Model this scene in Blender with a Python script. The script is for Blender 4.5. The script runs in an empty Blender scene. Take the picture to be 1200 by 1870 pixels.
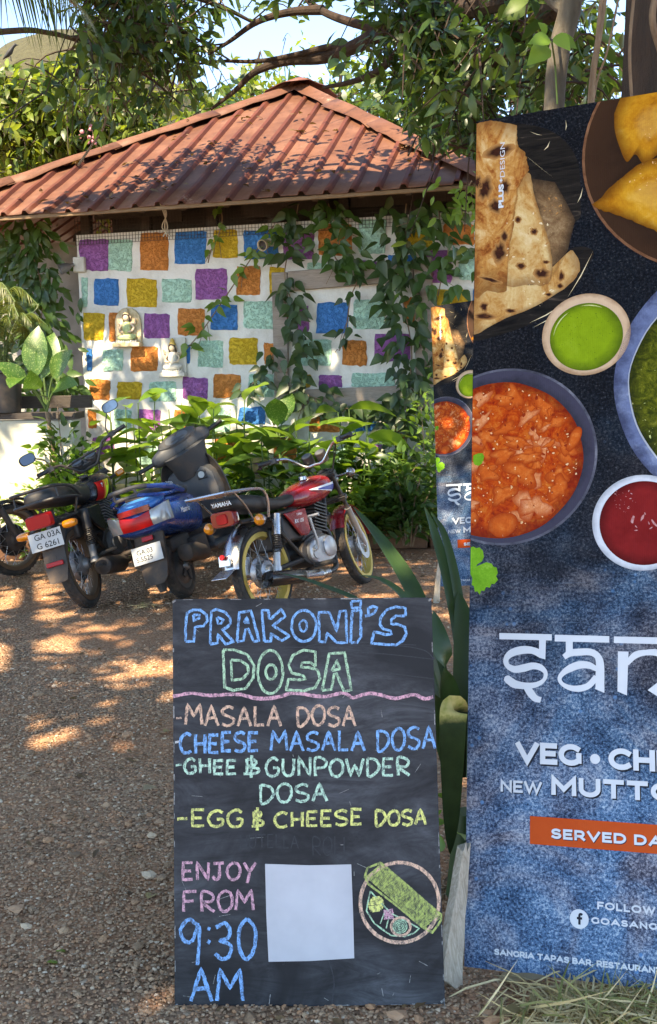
import bpy, bmesh, math, random
import numpy as np
from mathutils import Vector, Matrix
random.seed(7)
RNG = np.random.default_rng(11)
SC = bpy.context.scene
COL = SC.collection
R = math.radians

# ---------------------------------------------------------------- camera
FPX, CX, CY = 1880.0, 600.0, 935.0
PITCH, ROLL, EYE = R(7.42), R(1.2), 1.56
CAM = Vector((0, 0, EYE))
_f = Vector((0, math.cos(PITCH), -math.sin(PITCH)))
_r0 = Vector((1, 0, 0))
_u0 = Vector((0, math.sin(PITCH), math.cos(PITCH)))
_r = _r0 * math.cos(ROLL) - _u0 * math.sin(ROLL)
_u = _u0 * math.cos(ROLL) + _r0 * math.sin(ROLL)
cd = bpy.data.cameras.new('camera')
cam = bpy.data.objects.new('camera', cd)
COL.objects.link(cam)
cd.sensor_fit = 'VERTICAL'
cd.sensor_height = 36.0
cd.lens = FPX / 1870.0 * 36.0
cd.clip_start, cd.clip_end = 0.05, 500
mw = Matrix((_r, _u, -_f)).transposed().to_4x4()
mw.translation = CAM
cam.matrix_world = mw
SC.camera = cam

# ---------------------------------------------------------------- light
SUN_EL, SUN_AZ = R(50), math.atan2(-0.42, -0.78)       # azimuth: atan2(x, y) of the direction to the sun
TO_SUN = Vector((math.sin(SUN_AZ) * math.cos(SUN_EL), math.cos(SUN_AZ) * math.cos(SUN_EL), math.sin(SUN_EL)))
w = bpy.data.worlds.new('World')
SC.world = w
w.use_nodes = True
nt = w.node_tree
nt.nodes.clear()
sky = nt.nodes.new('ShaderNodeTexSky')
sky.sky_type = 'NISHITA'
sky.sun_disc = False
sky.sun_elevation = SUN_EL
sky.sun_rotation = SUN_AZ
sky.air_density, sky.dust_density, sky.ozone_density = 0.8, 0.0, 6.0
sky.altitude = 2500
bg = nt.nodes.new('ShaderNodeBackground')
bg.inputs[1].default_value = 0.15
wo = nt.nodes.new('ShaderNodeOutputWorld')
nt.links.new(sky.outputs[0], bg.inputs[0])
nt.links.new(bg.outputs[0], wo.inputs[0])
sl = bpy.data.lights.new('sun', 'SUN')
sl.energy = 2.7
sl.angle = R(0.6)
sl.color = (1.0, 0.965, 0.90)
so = bpy.data.objects.new('sun', sl)
COL.objects.link(so)
so.rotation_euler = TO_SUN.to_track_quat('Z', 'Y').to_euler()
SC.view_settings.view_transform = 'Standard'
SC.view_settings.look = 'None'
SC.view_settings.exposure = 2.5
SC.view_settings.gamma = 1.0
SC.view_settings.use_white_balance = True       # the camera's white balance, set for the shade
SC.view_settings.white_balance_temperature = 9300
SC.view_settings.white_balance_tint = 10
SC.cycles.max_bounces = 8
SC.cycles.diffuse_bounces = 4
SC.cycles.transparent_max_bounces = 8


# ---------------------------------------------------------------- pixel helpers
def ray(px, py):
    return _f + _r * ((px - CX) / FPX) - _u * ((py - CY) / FPX)


def ground(px, py, z=0.0):
    d = ray(px, py)
    return CAM + d * ((z - EYE) / d.z)


def at(px, py, y):
    """point on the line of sight at world depth y"""
    d = ray(px, py)
    return CAM + d * (y / d.y)


def project(p):
    d = Vector(p) - CAM
    z = d.dot(_f)
    return (CX + FPX * d.dot(_r) / z, CY - FPX * d.dot(_u) / z) if z > .01 else (0, -9999)


class Plane:
    """a plane with origin o, unit right e, unit up v; n looks at the viewer"""
    def __init__(s, o, e, v):
        s.o, s.e, s.v = Vector(o), Vector(e).normalized(), Vector(v).normalized()
        s.n = s.e.cross(s.v).normalized()
        if s.n.dot(CAM - s.o) < 0:
            s.n = -s.n

    def hit(s, px, py, out=0.0):
        d = ray(px, py)
        t = (s.o + s.n * out - CAM).dot(s.n) / d.dot(s.n)
        return CAM + d * t

    def uv(s, px, py):
        q = s.hit(px, py) - s.o
        return Vector((q.dot(s.e), q.dot(s.v)))

    def p(s, u, v, out=0.0):
        return s.o + s.e * u + s.v * v + s.n * out

    def matrix(s):
        m = Matrix((s.e, s.v, s.e.cross(s.v))).transposed().to_4x4()
        m.translation = s.o
        return m


# ---------------------------------------------------------------- object helpers
def tag(o, label=None, cat=None, group=None, kind=None):
    if label: o['label'] = label
    if cat: o['category'] = cat
    if group: o['group'] = group
    if kind: o['kind'] = kind
    return o


def link(name, me, parent=None):
    o = bpy.data.objects.new(name, me)
    COL.objects.link(o)
    if parent is not None:
        o.parent = parent
    return o


def thing(name, label, cat, loc=(0, 0, 0), rz=0.0, group=None):
    o = link(name, None)
    o.empty_display_size = 0.2
    o.location = loc
    o.rotation_euler = (0, 0, rz)
    return tag(o, label, cat, group)


def copy_tree(o, parent=None):
    c = o.copy()
    COL.objects.link(c)
    if parent is not None:
        c.parent = parent
    for ch in [x for x in COL.objects if x.parent == o and x != c]:
        copy_tree(ch, c)
    return c


def np_mesh(name, V, F, mats, fm=None, smooth=True):
    """V (n,3), F (m,k) arrays -> mesh"""
    me = bpy.data.meshes.new(name)
    V = np.asarray(V, np.float32)
    F = np.asarray(F, np.int32)
    m, k = F.shape
    me.vertices.add(len(V))
    me.vertices.foreach_set('co', V.ravel())
    me.loops.add(m * k)
    me.loops.foreach_set('vertex_index', F.ravel())
    me.polygons.add(m)
    me.polygons.foreach_set('loop_start', np.arange(0, m * k, k, dtype=np.int32))
    if fm is not None:
        me.polygons.foreach_set('material_index', np.asarray(fm, np.int32))
    me.polygons.foreach_set('use_smooth', np.full(m, smooth))
    for mt in (mats if isinstance(mats, (list, tuple)) else [mats]):
        me.materials.append(mt)
    me.update(calc_edges=True)
    return me


class MB:
    """collects shapes; build() links them as one mesh object"""
    def __init__(s):
        s.v, s.f, s.m = [], [], []
        s.mi = 0

    def add(s, verts, faces):
        b = len(s.v)
        s.v += [tuple(q) for q in verts]
        s.f += [tuple(i + b for i in f) for f in faces]
        s.m += [s.mi] * len(faces)
        return s

    def box(s, c, size, rot=None, taper=1.0):
        hx, hy, hz = size[0] / 2, size[1] / 2, size[2] / 2
        vs = []
        for z in (-1, 1):
            k = 1 if z < 0 else taper
            for x, y in ((-1, -1), (1, -1), (1, 1), (-1, 1)):
                q = Vector((x * hx * k, y * hy * k, z * hz))
                if rot is not None:
                    q = rot @ q
                vs.append(q + Vector(c))
        return s.add(vs, [(3, 2, 1, 0), (4, 5, 6, 7), (0, 1, 5, 4), (1, 2, 6, 5), (2, 3, 7, 6), (3, 0, 4, 7)])

    def tube(s, pts, r, n=8, caps=True, closed=False):
        pts = [Vector(p) for p in pts]
        rs = r if isinstance(r, (list, tuple)) else [r] * len(pts)
        N = len(pts)
        vs, fs = [], []
        t0 = (pts[1] - pts[0]).normalized()
        a = Vector((0, 0, 1)) if abs(t0.z) < .9 else Vector((1, 0, 0))
        x = t0.cross(a).normalized()
        for i in range(N):
            if closed:
                t = (pts[(i + 1) % N] - pts[i - 1]).normalized()
            elif i == 0: t = t0
            elif i == N - 1: t = (pts[-1] - pts[-2]).normalized()
            else: t = ((pts[i + 1] - pts[i]).normalized() + (pts[i] - pts[i - 1]).normalized())
            if t.length < 1e-6: t = t0
            t.normalize()
            x = (x - t * x.dot(t))
            if x.length < 1e-6: x = t.orthogonal()
            x.normalize()
            y = t.cross(x)
            for k in range(n):
                an = 2 * math.pi * k / n
                vs.append(pts[i] + (x * math.cos(an) + y * math.sin(an)) * rs[i])
        M = N if closed else N - 1
        for i in range(M):
            j = (i + 1) % N
            for k in range(n):
                k2 = (k + 1) % n
                fs.append((i * n + k, i * n + k2, j * n + k2, j * n + k))
        if caps and not closed:
            fs.append(tuple(range(n - 1, -1, -1)))
            fs.append(tuple((N - 1) * n + k for k in range(n)))
        return s.add(vs, fs)

    def lathe(s, prof, axis_o, axis_d, n=24, closed=False):
        """prof: list of (radius, along)"""
        d = Vector(axis_d).normalized()
        x = d.orthogonal().normalized()
        y = d.cross(x)
        o = Vector(axis_o)
        vs, fs = [], []
        P = len(prof)
        for r, h in prof:
            for k in range(n):
                an = 2 * math.pi * k / n
                vs.append(o + d * h + (x * math.cos(an) + y * math.sin(an)) * max(r, 1e-4))
        for i in range(P if closed else P - 1):
            j = (i + 1) % P
            for k in range(n):
                k2 = (k + 1) % n
                fs.append((i * n + k, i * n + k2, j * n + k2, j * n + k))
        return s.add(vs, fs)

    def ball(s, c, r, nu=12, nv=8):
        rr = r if isinstance(r, (tuple, list)) else (r, r, r)
        vs, fs = [], []
        for i in range(nv + 1):
            th = math.pi * i / nv
            for k in range(nu):
                an = 2 * math.pi * k / nu
                vs.append((c[0] + rr[0] * math.sin(th) * math.cos(an), c[1] + rr[1] * math.sin(th) * math.sin(an), c[2] + rr[2] * math.cos(th)))
        for i in range(nv):
            for k in range(nu):
                k2 = (k + 1) % nu
                fs.append((i * nu + k, (i + 1) * nu + k, (i + 1) * nu + k2, i * nu + k2))
        return s.add(vs, fs)

    def loft(s, secs, caps=True, closed_ring=True):
        """secs: list of rings with equal point counts"""
        n = len(secs[0])
        vs = [Vector(q) for sec in secs for q in sec]
        fs = []
        for i in range(len(secs) - 1):
            for k in range(n if closed_ring else n - 1):
                k2 = (k + 1) % n
                fs.append((i * n + k, i * n + k2, (i + 1) * n + k2, (i + 1) * n + k))
        if caps:
            fs.append(tuple(range(n - 1, -1, -1)))
            fs.append(tuple((len(secs) - 1) * n + k for k in range(n)))
        return s.add(vs, fs)

    def prism(s, poly, z0, z1, f):
        """poly (u,v) extruded from z0 to z1; f(u,v,w) -> point"""
        n = len(poly)
        vs = [f(u, v, z0) for u, v in poly] + [f(u, v, z1) for u, v in poly]
        fs = [tuple(range(n, 2 * n)), tuple(range(n - 1, -1, -1))]
        fs += [(k, (k + 1) % n, n + (k + 1) % n, n + k) for k in range(n)]
        return s.add(vs, fs)

    def build(s, name, mats, parent=None, smooth=35, bevel=0.0, sub=0):
        me = bpy.data.meshes.new(name)
        me.from_pydata(s.v, [], s.f)
        for mt in (mats if isinstance(mats, (list, tuple)) else [mats]):
            me.materials.append(mt)
        if max(s.m, default=0):
            me.polygons.foreach_set('material_index', s.m)
        bm = bmesh.new()
        bm.from_mesh(me)
        bmesh.ops.recalc_face_normals(bm, faces=bm.faces)
        bm.to_mesh(me)
        bm.free()
        if smooth:
            me.polygons.foreach_set('use_smooth', [True] * len(me.polygons))
            me.set_sharp_from_angle(angle=R(smooth))
        me.update()
        o = link(name, me, parent)
        if bevel:
            b = o.modifiers.new('bevel', 'BEVEL')
            b.width, b.segments, b.limit_method, b.angle_limit = bevel, 2, 'ANGLE', R(40)
        if sub:
            q = o.modifiers.new('sub', 'SUBSURF')
            q.levels = q.render_levels = sub
        return o


def ell(cx, cy, rx, ry, n=16, a0=0.0, a1=2 * math.pi):
    return [(cx + rx * math.cos(a0 + (a1 - a0) * k / n), cy + ry * math.sin(a0 + (a1 - a0) * k / n)) for k in range(n)]


def smoothline(pts, n=6):
    """Catmull-Rom through pts"""
    P = [Vector(p) for p in pts]
    P = [P[0] * 2 - P[1]] + P + [P[-1] * 2 - P[-2]]
    out = []
    for i in range(1, len(P) - 2):
        for k in range(n):
            t = k / n
            a, b, c, d = P[i - 1], P[i], P[i + 1], P[i + 2]
            out.append(0.5 * ((2 * b) + (c - a) * t + (2 * a - 5 * b + 4 * c - d) * t * t + (3 * b - a - 3 * c + d) * t ** 3))
    out.append(P[-2])
    return out


# ---------------------------------------------------------------- materials
class NT:
    def __init__(s, name):
        s.m = bpy.data.materials.new(name)
        s.m.use_nodes = True
        s.t = s.m.node_tree
        s.t.nodes.clear()
        s.out = s.t.nodes.new('ShaderNodeOutputMaterial')
        s.tc = s.t.nodes.new('ShaderNodeTexCoord')

    def n(s, typ, **kw):
        q = s.t.nodes.new('ShaderNode' + typ)
        for k, v in kw.items():
            setattr(q, k, v)
        return q

    def l(s, a, b):
        s.t.links.new(a, b)

    def noise(s, scale, detail=4, rough=.6, vec=None, dist=0.0):
        q = s.n('TexNoise')
        q.inputs['Scale'].default_value = scale
        q.inputs['Detail'].default_value = detail
        q.inputs['Roughness'].default_value = rough
        q.inputs['Distortion'].default_value = dist
        s.l(vec if vec is not None else s.tc.outputs['Object'], q.inputs['Vector'])
        return q.outputs['Fac']

    def voro(s, scale, feature='F1', out='Distance', vec=None):
        q = s.n('TexVoronoi', feature=feature)
        q.inputs['Scale'].default_value = scale
        s.l(vec if vec is not None else s.tc.outputs['Object'], q.inputs['Vector'])
        return q.outputs[out]

    def ramp(s, fac, stops):
        q = s.n('ValToRGB')
        e = q.color_ramp.elements
        while len(e) < len(stops):
            e.new(0.5)
        for el, (p, c) in zip(e, stops):
            el.position = p
            if not isinstance(c, (tuple, list)): c = (c, c, c)
            el.color = (c[0], c[1], c[2], 1)
        s.l(fac, q.inputs[0])
        return q.outputs[0]

    def mix(s, fac, a, b, mode='MIX'):
        q = s.n('Mix', data_type='RGBA', blend_type=mode)
        for sock, val in ((q.inputs[0], fac), (q.inputs[6], a), (q.inputs[7], b)):
            if isinstance(val, (int, float)): sock.default_value = val
            elif isinstance(val, (tuple, list)): sock.default_value = (val[0], val[1], val[2], 1)
            else: s.l(val, sock)
        return q.outputs[2]

    def math(s, op, a, b=0.0):
        q = s.n('Math', operation=op)
        for sock, val in ((q.inputs[0], a), (q.inputs[1], b)):
            if isinstance(val, (int, float)): sock.default_value = val
            else: s.l(val, sock)
        return q.outputs[0]

    def mapping(s, scale=(1, 1, 1), rot=(0, 0, 0), src='Object'):
        q = s.n('Mapping')
        q.inputs['Scale'].default_value = scale
        q.inputs['Rotation'].default_value = rot
        s.l(s.tc.outputs[src], q.inputs['Vector'])
        return q.outputs[0]

    def bump(s, h, strength=.5, dist=.01):
        q = s.n('Bump')
        q.inputs['Strength'].default_value = strength
        q.inputs['Distance'].default_value = dist
        s.l(h, q.inputs['Height'])
        return q.outputs[0]

    def principled(s, color, rough=.6, metal=0.0, normal=None, spec=None, coat=0.0):
        q = s.n('BsdfPrincipled')
        for key, val in (('Base Color', color), ('Roughness', rough), ('Metallic', metal), ('Coat Weight', coat)):
            sock = q.inputs[key]
            if isinstance(val, (int, float)): sock.default_value = val
            elif isinstance(val, (tuple, list)): sock.default_value = (val[0], val[1], val[2], 1)
            else: s.l(val, sock)
        if spec is not None: q.inputs['Specular IOR Level'].default_value = spec
        if normal is not None: s.l(normal, q.inputs['Normal'])
        s.l(q.outputs[0], s.out.inputs[0])
        s.p = q
        return s.m


def mat_plain(name, col, rough=.5, metal=0.0, dirt=.25, dirtcol=(.16, .10, .06), scale=9.0, spec=None, coat=0.0):
    """a painted / plastic / metal surface with dust and uneven gloss"""
    k = NT(name)
    f = k.noise(scale, 6, .65)
    f2 = k.ramp(f, [(.45, 0.0), (.75, dirt)])
    c = k.mix(f2, col, dirtcol)
    r = k.math('ADD', k.math('MULTIPLY', f, .25), rough - .1)
    return k.principled(c, r, metal, spec=spec, coat=coat)


def mat_leaf(name, dark, light, trans=.35, rough=.4, vein=None):
    k = NT(name)
    g = k.n('NewGeometry')
    rnd = g.outputs['Random Per Island']
    c = k.ramp(rnd, [(0.0, dark), (.7, [(a + b) / 2 for a, b in zip(dark, light)]), (1.0, light)])
    f = k.noise(30, 3)
    c = k.mix(k.math('MULTIPLY', f, .35), c, [x * .55 for x in dark])
    if vein:
        v = k.ramp(k.noise(70, 5, .75), [(.55, 0.0), (.62, 1.0)])
        c = k.mix(k.math('MULTIPLY', v, .8), c, vein)
    p = k.n('BsdfPrincipled')
    k.l(c, p.inputs['Base Color'])
    p.inputs['Roughness'].default_value = rough
    t = k.n('BsdfTranslucent')
    hs = k.mix(.5, c, [min(1, light[0] * 2.2), min(1, light[1] * 2.2), light[2] * .8])
    k.l(hs, t.inputs['Color'])
    m = k.n('MixShader')
    m.inputs[0].default_value = trans
    k.l(p.outputs[0], m.inputs[1])
    k.l(t.outputs[0], m.inputs[2])
    k.l(m.outputs[0], k.out.inputs[0])
    return k.m


def mat_bark(name, a, b, scale=14):
    k = NT(name)
    v = k.mapping((1, 1, .25))
    f = k.noise(scale, 8, .7, v)
    c = k.ramp(f, [(.3, a), (.7, b)])
    nrm = k.bump(k.noise(scale * 2, 8, .75, v), .9, .03)
    return k.principled(c, .9, normal=nrm)


M = {}
M['black_plastic'] = mat_plain('black_plastic', (.016, .016, .017), .45, dirt=.35)
M['dark_plastic'] = mat_plain('dark_plastic', (.05, .051, .053), .55, dirt=.4)
M['black_gloss'] = mat_plain('black_gloss', (.01, .01, .012), .22, dirt=.12)
M['black_metal'] = mat_plain('black_metal', (.02, .02, .02), .45, dirt=.45)
M['seat_vinyl'] = mat_plain('seat_vinyl', (.018, .017, .016), .5, dirt=.3)
M['rubber'] = mat_plain('rubber', (.03, .027, .024), .85, dirt=.75, dirtcol=(.15, .10, .07))
M['chrome'] = mat_plain('chrome', (.46, .46, .47), .24, 1.0, dirt=.18)
M['alloy'] = mat_plain('alloy', (.5, .5, .5), .42, .8, dirt=.3)
M['grey_metal'] = mat_plain('grey_metal', (.22, .22, .22), .5, .6, dirt=.5)
M['gold_rim'] = mat_plain('gold_rim', (.60, .40, .09), .4, .35, dirt=.2)
M['rusty_rim'] = mat_plain('rusty_rim', (.16, .10, .06), .6, .5, dirt=.6)
M['red_paint'] = mat_plain('red_paint', (.28, .008, .012), .25, dirt=.08, coat=.5)
M['blue_paint'] = mat_plain('blue_paint', (.008, .06, .26), .25, .15, dirt=.12, coat=.5)
M['bright_blue'] = mat_plain('bright_blue', (.02, .20, .52), .25, .1, dirt=.06, coat=.5)
M['red_lens'] = mat_plain('red_lens', (.40, .004, .005), .3, dirt=.04, spec=.25)
M['dark_red_lens'] = mat_plain('dark_red_lens', (.22, .008, .01), .12, dirt=.05, coat=.6)
M['amber_lens'] = mat_plain('amber_lens', (.72, .22, .01), .15, dirt=.08, coat=.6)
M['clear_lens'] = mat_plain('clear_lens', (.34, .33, .31), .15, .3, dirt=.2, coat=.6)
M['white_plate'] = mat_plain('white_plate', (.46, .46, .44), .5, dirt=.12)
M['white_mark'] = mat_plain('white_mark', (.8, .8, .8), .5, dirt=.05)
M['black_mark'] = mat_plain('black_mark', (.02, .02, .02), .6, dirt=.05)
M['yellow_band'] = mat_plain('yellow_band', (.62, .80, .02), .5, dirt=.02)
M['orange_sticker'] = mat_plain('orange_sticker', (.75, .22, .03), .4, dirt=.05)
M['blue_sticker'] = mat_plain('blue_sticker', (.02, .05, .30), .4, dirt=.05)
M['mirror_glass'] = mat_plain('mirror_glass', (.20, .21, .21), .05, 1.0, dirt=.05)
M['muffler_dirt'] = mat_plain('muffler_dirt', (.05, .04, .035), .7, .2, dirt=.7)
M['tin_grey'] = mat_plain('tin_grey', (.06, .06, .06), .5, .3, dirt=.4)
M['gauge_face'] = mat_plain('gauge_face', (.09, .095, .10), .3, dirt=.05)


# ---------------------------------------------------------------- leaves
def leaf_template(prof, fold=.25, droop=.3, curl=0.0):
    """prof: list of (t, halfwidth) with tips at both ends; x across, y along, z up. Returns verts, tris"""
    vs = [(0, 0, 0)]
    fs = []
    rows = []
    for t, wd in prof[1:-1]:
        b = len(vs)
        z = -droop * t * t
        vs += [(-wd, t, z + fold * wd), (0, t, z), (wd, t, z + fold * wd)]
        rows.append(b)
    vs.append((0, 1, -droop))
    tip = len(vs) - 1
    a = rows[0]
    fs += [(0, a + 1, a), (0, a + 2, a + 1)]
    for p, q in zip(rows[:-1], rows[1:]):
        fs += [(p, p + 1, q + 1), (p, q + 1, q), (p + 1, p + 2, q + 2), (p + 1, q + 2, q + 1)]
    a = rows[-1]
    fs += [(a, a + 1, tip), (a + 1, a + 2, tip)]
    return np.array(vs, float), np.array(fs)


OVAL = leaf_template([(0, 0), (.25, .17), (.55, .21), (.82, .11), (1, 0)])
POINTED = leaf_template([(0, 0), (.12, .20), (.3, .27), (.6, .17), (1, 0)], droop=.15)
LANCE = leaf_template([(0, 0), (.12, .07), (.3, .15), (.5, .19), (.7, .17), (.87, .10), (1, 0)], droop=.45, fold=.35)
BROAD = leaf_template([(0, 0), (.12, .12), (.3, .23), (.5, .27), (.7, .23), (.87, .13), (1, 0)], droop=.35, fold=.3)
GRASS = leaf_template([(0, 0), (.1, .03), (.5, .028), (1, 0)], droop=.5, fold=.2)
SIMPLE = (np.array([(0, 0, 0), (-.22, .5, .03), (.22, .5, .03), (0, 1, -.12)], float), np.array([(0, 2, 1), (1, 2, 3)]))


def leaf_cloud(pos, dirs, size, tmpl, up=None, wscale=1.0, rng=RNG, tilt=.5):
    """place leaves: pos (n,3), dirs (n,3) towards the tip, size (n,)"""
    tv, tf = tmpl
    n = len(pos)
    if n == 0:
        return np.zeros((0, 3)), np.zeros((0, 3), int)
    d = np.asarray(dirs, float)
    d = d / np.maximum(np.linalg.norm(d, axis=1, keepdims=True), 1e-6)
    u = np.tile([0, 0, 1.0], (n, 1)) if up is None else np.asarray(up, float)
    u = u + rng.normal(0, tilt, (n, 3))
    x = np.cross(d, u)
    x /= np.maximum(np.linalg.norm(x, axis=1, keepdims=True), 1e-6)
    z = np.cross(x, d)
    s = np.asarray(size, float).reshape(n, 1, 1)
    V = pos[:, None, :] + s * (tv[None, :, 0:1] * wscale * x[:, None, :] + tv[None, :, 1:2] * d[:, None, :] + tv[None, :, 2:3] * z[:, None, :])
    F = tf[None] + (np.arange(n) * len(tv))[:, None, None]
    return V.reshape(-1, 3), F.reshape(-1, 3)


class Foliage:
    def __init__(s):
        s.V, s.F, s.fm, s.n = [], [], [], 0

    def add(s, V, F, mi=0):
        if len(V) == 0:
            return
        s.V.append(V)
        s.F.append(F + s.n)
        s.fm.append(np.full(len(F), mi))
        s.n += len(V)

    def build(s, name, mats, parent=None, smooth=True):
        me = np_mesh(name, np.concatenate(s.V), np.concatenate(s.F), mats, np.concatenate(s.fm), smooth)
        return link(name, me, parent)
# ================================================================ ground
def make_ground():
    k = NT('laterite_ground')
    big = k.noise(.9, 5, .6)
    mid = k.noise(7, 6, .65)
    soil = k.ramp(mid, [(.3, (.33, .135, .062)), (.55, (.48, .22, .11)), (.75, (.58, .32, .18))])
    cellc = k.voro(75, out='Color')
    sep = k.n('SeparateColor')
    k.l(cellc, sep.inputs[0])
    stone = k.ramp(sep.outputs[0], [(0.0, (.12, .075, .048)), (.45, (.35, .215, .13)), (.7, (.46, .23, .13)), (.9, (.46, .29, .17)), (1.0, (.60, .45, .31))])
    fac = k.ramp(big, [(.38, .95), (.62, .35)])
    c = k.mix(fac, soil, stone)
    d = k.voro(75, 'F1')
    h = k.mix(fac, k.noise(60, 4), k.math('SUBTRACT', 1.0, d))
    nrm = k.bump(h, .85, .018)
    m = k.principled(c, .95, normal=nrm, spec=.2)
    n = 60
    g = MB()
    # one sheet, finer near the camera
    xs = [-150, -60, -25] + [-8 + i * .4 for i in range(41)] + [25, 60, 150]
    ys = [-60, -20, -6] + [i * .4 for i in range(0, 31)] + [25, 60, 160]
    vs, fs = [], []
    for y in ys:
        for x in xs:
            near = 1.0 if (abs(x) < 8.1 and -1 < y < 12.5) else 0.0
            z = near * .012 * (math.sin(x * 2.1 + y) + math.sin(y * 2.7 - x * 1.3)) - .012 * near
            vs.append((x, y, z))
    nx = len(xs)
    for j in range(len(ys) - 1):
        for i in range(nx - 1):
            fs.append((j * nx + i, j * nx + i + 1, (j + 1) * nx + i + 1, (j + 1) * nx + i))
    g.add(vs, fs)
    tag(g.build('ground', m, smooth=60), kind='structure')

    # loose gravel: real stones
    ks = NT('gravel_stone')
    ge = ks.n('NewGeometry')
    sc = ks.ramp(ge.outputs['Random Per Island'], [(0.0, (.10, .064, .045)), (.28, (.30, .195, .125)), (.48, (.45, .29, .185)), (.60, (.44, .20, .10)), (.82, (.50, .27, .16)), (.93, (.60, .42, .27)), (1.0, (.74, .62, .47))])
    sc = ks.mix(.35, sc, ks.ramp(ks.noise(40, 4), [(.3, (.33, .17, .08)), (.7, (.58, .35, .20))]))
    gm = ks.principled(sc, .9, normal=ks.bump(ks.noise(200, 3), .4, .003), spec=.25)
    ico = bmesh.new()
    bmesh.ops.create_icosphere(ico, subdivisions=1, radius=1)
    tv = np.array([v.co[:] for v in ico.verts])
    tf = np.array([[v.index for v in f.verts] for f in ico.faces])
    ico.free()
    rng = np.random.default_rng(5)
    P = []
    for (y0, y1, n, s0, s1) in ((1.9, 3.3, 30000, .0028, .0105), (3.3, 5.2, 22000, .004, .0125), (5.2, 7.6, 15000, .006, .016), (7.6, 9.6, 5000, .008, .02), (2.0, 6.5, 420, .012, .034)):
        y = rng.uniform(y0, y1, n)
        x0, x1 = -.40 * y - .1, .40 * y + .1
        x = x0 + (x1 - x0) * rng.uniform(0, 1, n)
        r = s0 + (s1 - s0) * rng.beta(1.2, 5, n)
        # leave bare soil patches
        pat = np.sin(x * 2.3 + 1.3 * np.sin(y * 1.7)) + np.sin(y * 3.1 + x * 1.1 + 2) * .8
        keep = (pat < .75 + .7 * rng.normal(size=n) * .6)
        P.append(np.stack([x, y, r], 1)[keep])
    P = np.concatenate(P)
    n = len(P)
    a = rng.uniform(0, 6.283, n)
    jit = 1 + rng.normal(0, .17, (n, len(tv), 1))
    scl = np.stack([rng.uniform(.8, 1.5, n), rng.uniform(.7, 1.1, n), rng.uniform(.4, .75, n)], 1)
    L = tv[None] * jit * scl[:, None, :] * P[:, None, 2:3]
    ca, sa = np.cos(a)[:, None], np.sin(a)[:, None]
    X = L[..., 0] * ca - L[..., 1] * sa + P[:, 0:1]
    Y = L[..., 0] * sa + L[..., 1] * ca + P[:, 1:2]
    gz = .012 * (np.sin(P[:, 0] * 2.1 + P[:, 1]) + np.sin(P[:, 1] * 2.7 - P[:, 0] * 1.3)) - .012
    Z = L[..., 2] + gz[:, None] + P[:, 2:3] * .22
    V = np.stack([X, Y, Z], -1).reshape(-1, 3)
    F = (tf[None] + (np.arange(n) * len(tv))[:, None, None]).reshape(-1, 3)
    o = link('gravel', np_mesh('gravel', V, F, gm, smooth=False))
    tag(o, 'grey and red brown loose gravel scattered over the parking ground', 'gravel', kind='stuff')


make_ground()

# ================================================================ hut
WALL = Plane((0.75, 9.80, 0), (math.cos(R(-15.2)), math.sin(R(-15.2)), 0), (0, 0, 1))
OUT = .8


def wood_mat(name, a, b, scale=(3, 3, 40), rough=.85):
    k = NT(name)
    v = k.mapping(scale)
    f = k.noise(2.2, 8, .7, v, 1.5)
    c = k.ramp(f, [(.3, a), (.7, b)])
    return k.principled(c, rough, normal=k.bump(f, .5, .01))


def block_mat(name, col):
    k = NT(name)
    pit = k.voro(26, 'F1', vec=k.mapping((1, 1, 1.2)))
    nz = k.noise(38, 6, .7)
    h = k.math('ADD', k.math('MULTIPLY', k.ramp(nz, [(.38, 0.0), (.52, 1.0)]), .7), k.math('MULTIPLY', pit, .5))
    var = k.noise(5, 4)
    c = k.mix(k.ramp(var, [(.35, 0.0), (.75, .45)]), col, [min(1, x * 1.35 + .03) for x in col])
    c = k.mix(k.ramp(nz, [(.30, .55), (.40, 0.0)]), c, [x * .35 for x in col])
    return k.principled(c, .85, normal=k.bump(h, .9, .014), spec=.2)


k = NT('white_plaster')
f = k.noise(3.0, 7, .65)
c = k.ramp(f, [(.3, (.48, .455, .40)), (.5, (.67, .65, .60)), (.8, (.75, .73, .69))])
sp = k.noise(45, 4, .7)
c = k.mix(k.ramp(sp, [(.64, 0.0), (.72, .6)]), c, (.22, .20, .16))
c = k.mix(k.ramp(k.noise(2.6, 7, .7, k.mapping((1.6, 1.6, .3))), [(.52, 0.0), (.72, .45)]), c, (.36, .31, .23))
M['white_plaster'] = k.principled(c, .85, normal=k.bump(k.noise(22, 5), .45, .015), spec=.2)
M['b_orange'] = block_mat('orange_block', (.56, .19, .045))
M['b_blue'] = block_mat('blue_block', (.028, .18, .46))
M['b_yellow'] = block_mat('yellow_block', (.57, .36, .03))
M['b_mint'] = block_mat('mint_block', (.35, .58, .46))
M['b_purple'] = block_mat('purple_block', (.28, .095, .29))
M['grey_wood'] = wood_mat('grey_wood', (.20, .155, .125), (.36, .30, .25))
M['pale_wood'] = wood_mat('pale_wood', (.40, .33, .25), (.72, .66, .56), (22, 22, 2))
M['dark_wood'] = wood_mat('dark_wood', (.035, .026, .02), (.09, .07, .055))
M['fascia'] = wood_mat('fascia_wood', (.13, .08, .045), (.25, .165, .09))
k = NT('eave_shade_dark')
M['eave_shade'] = k.principled(k.ramp(k.noise(4), [(.3, (.03, .027, .024)), (.7, (.07, .06, .05))]), .9)  # dark colour stands in for the deep shade under the eave
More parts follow.
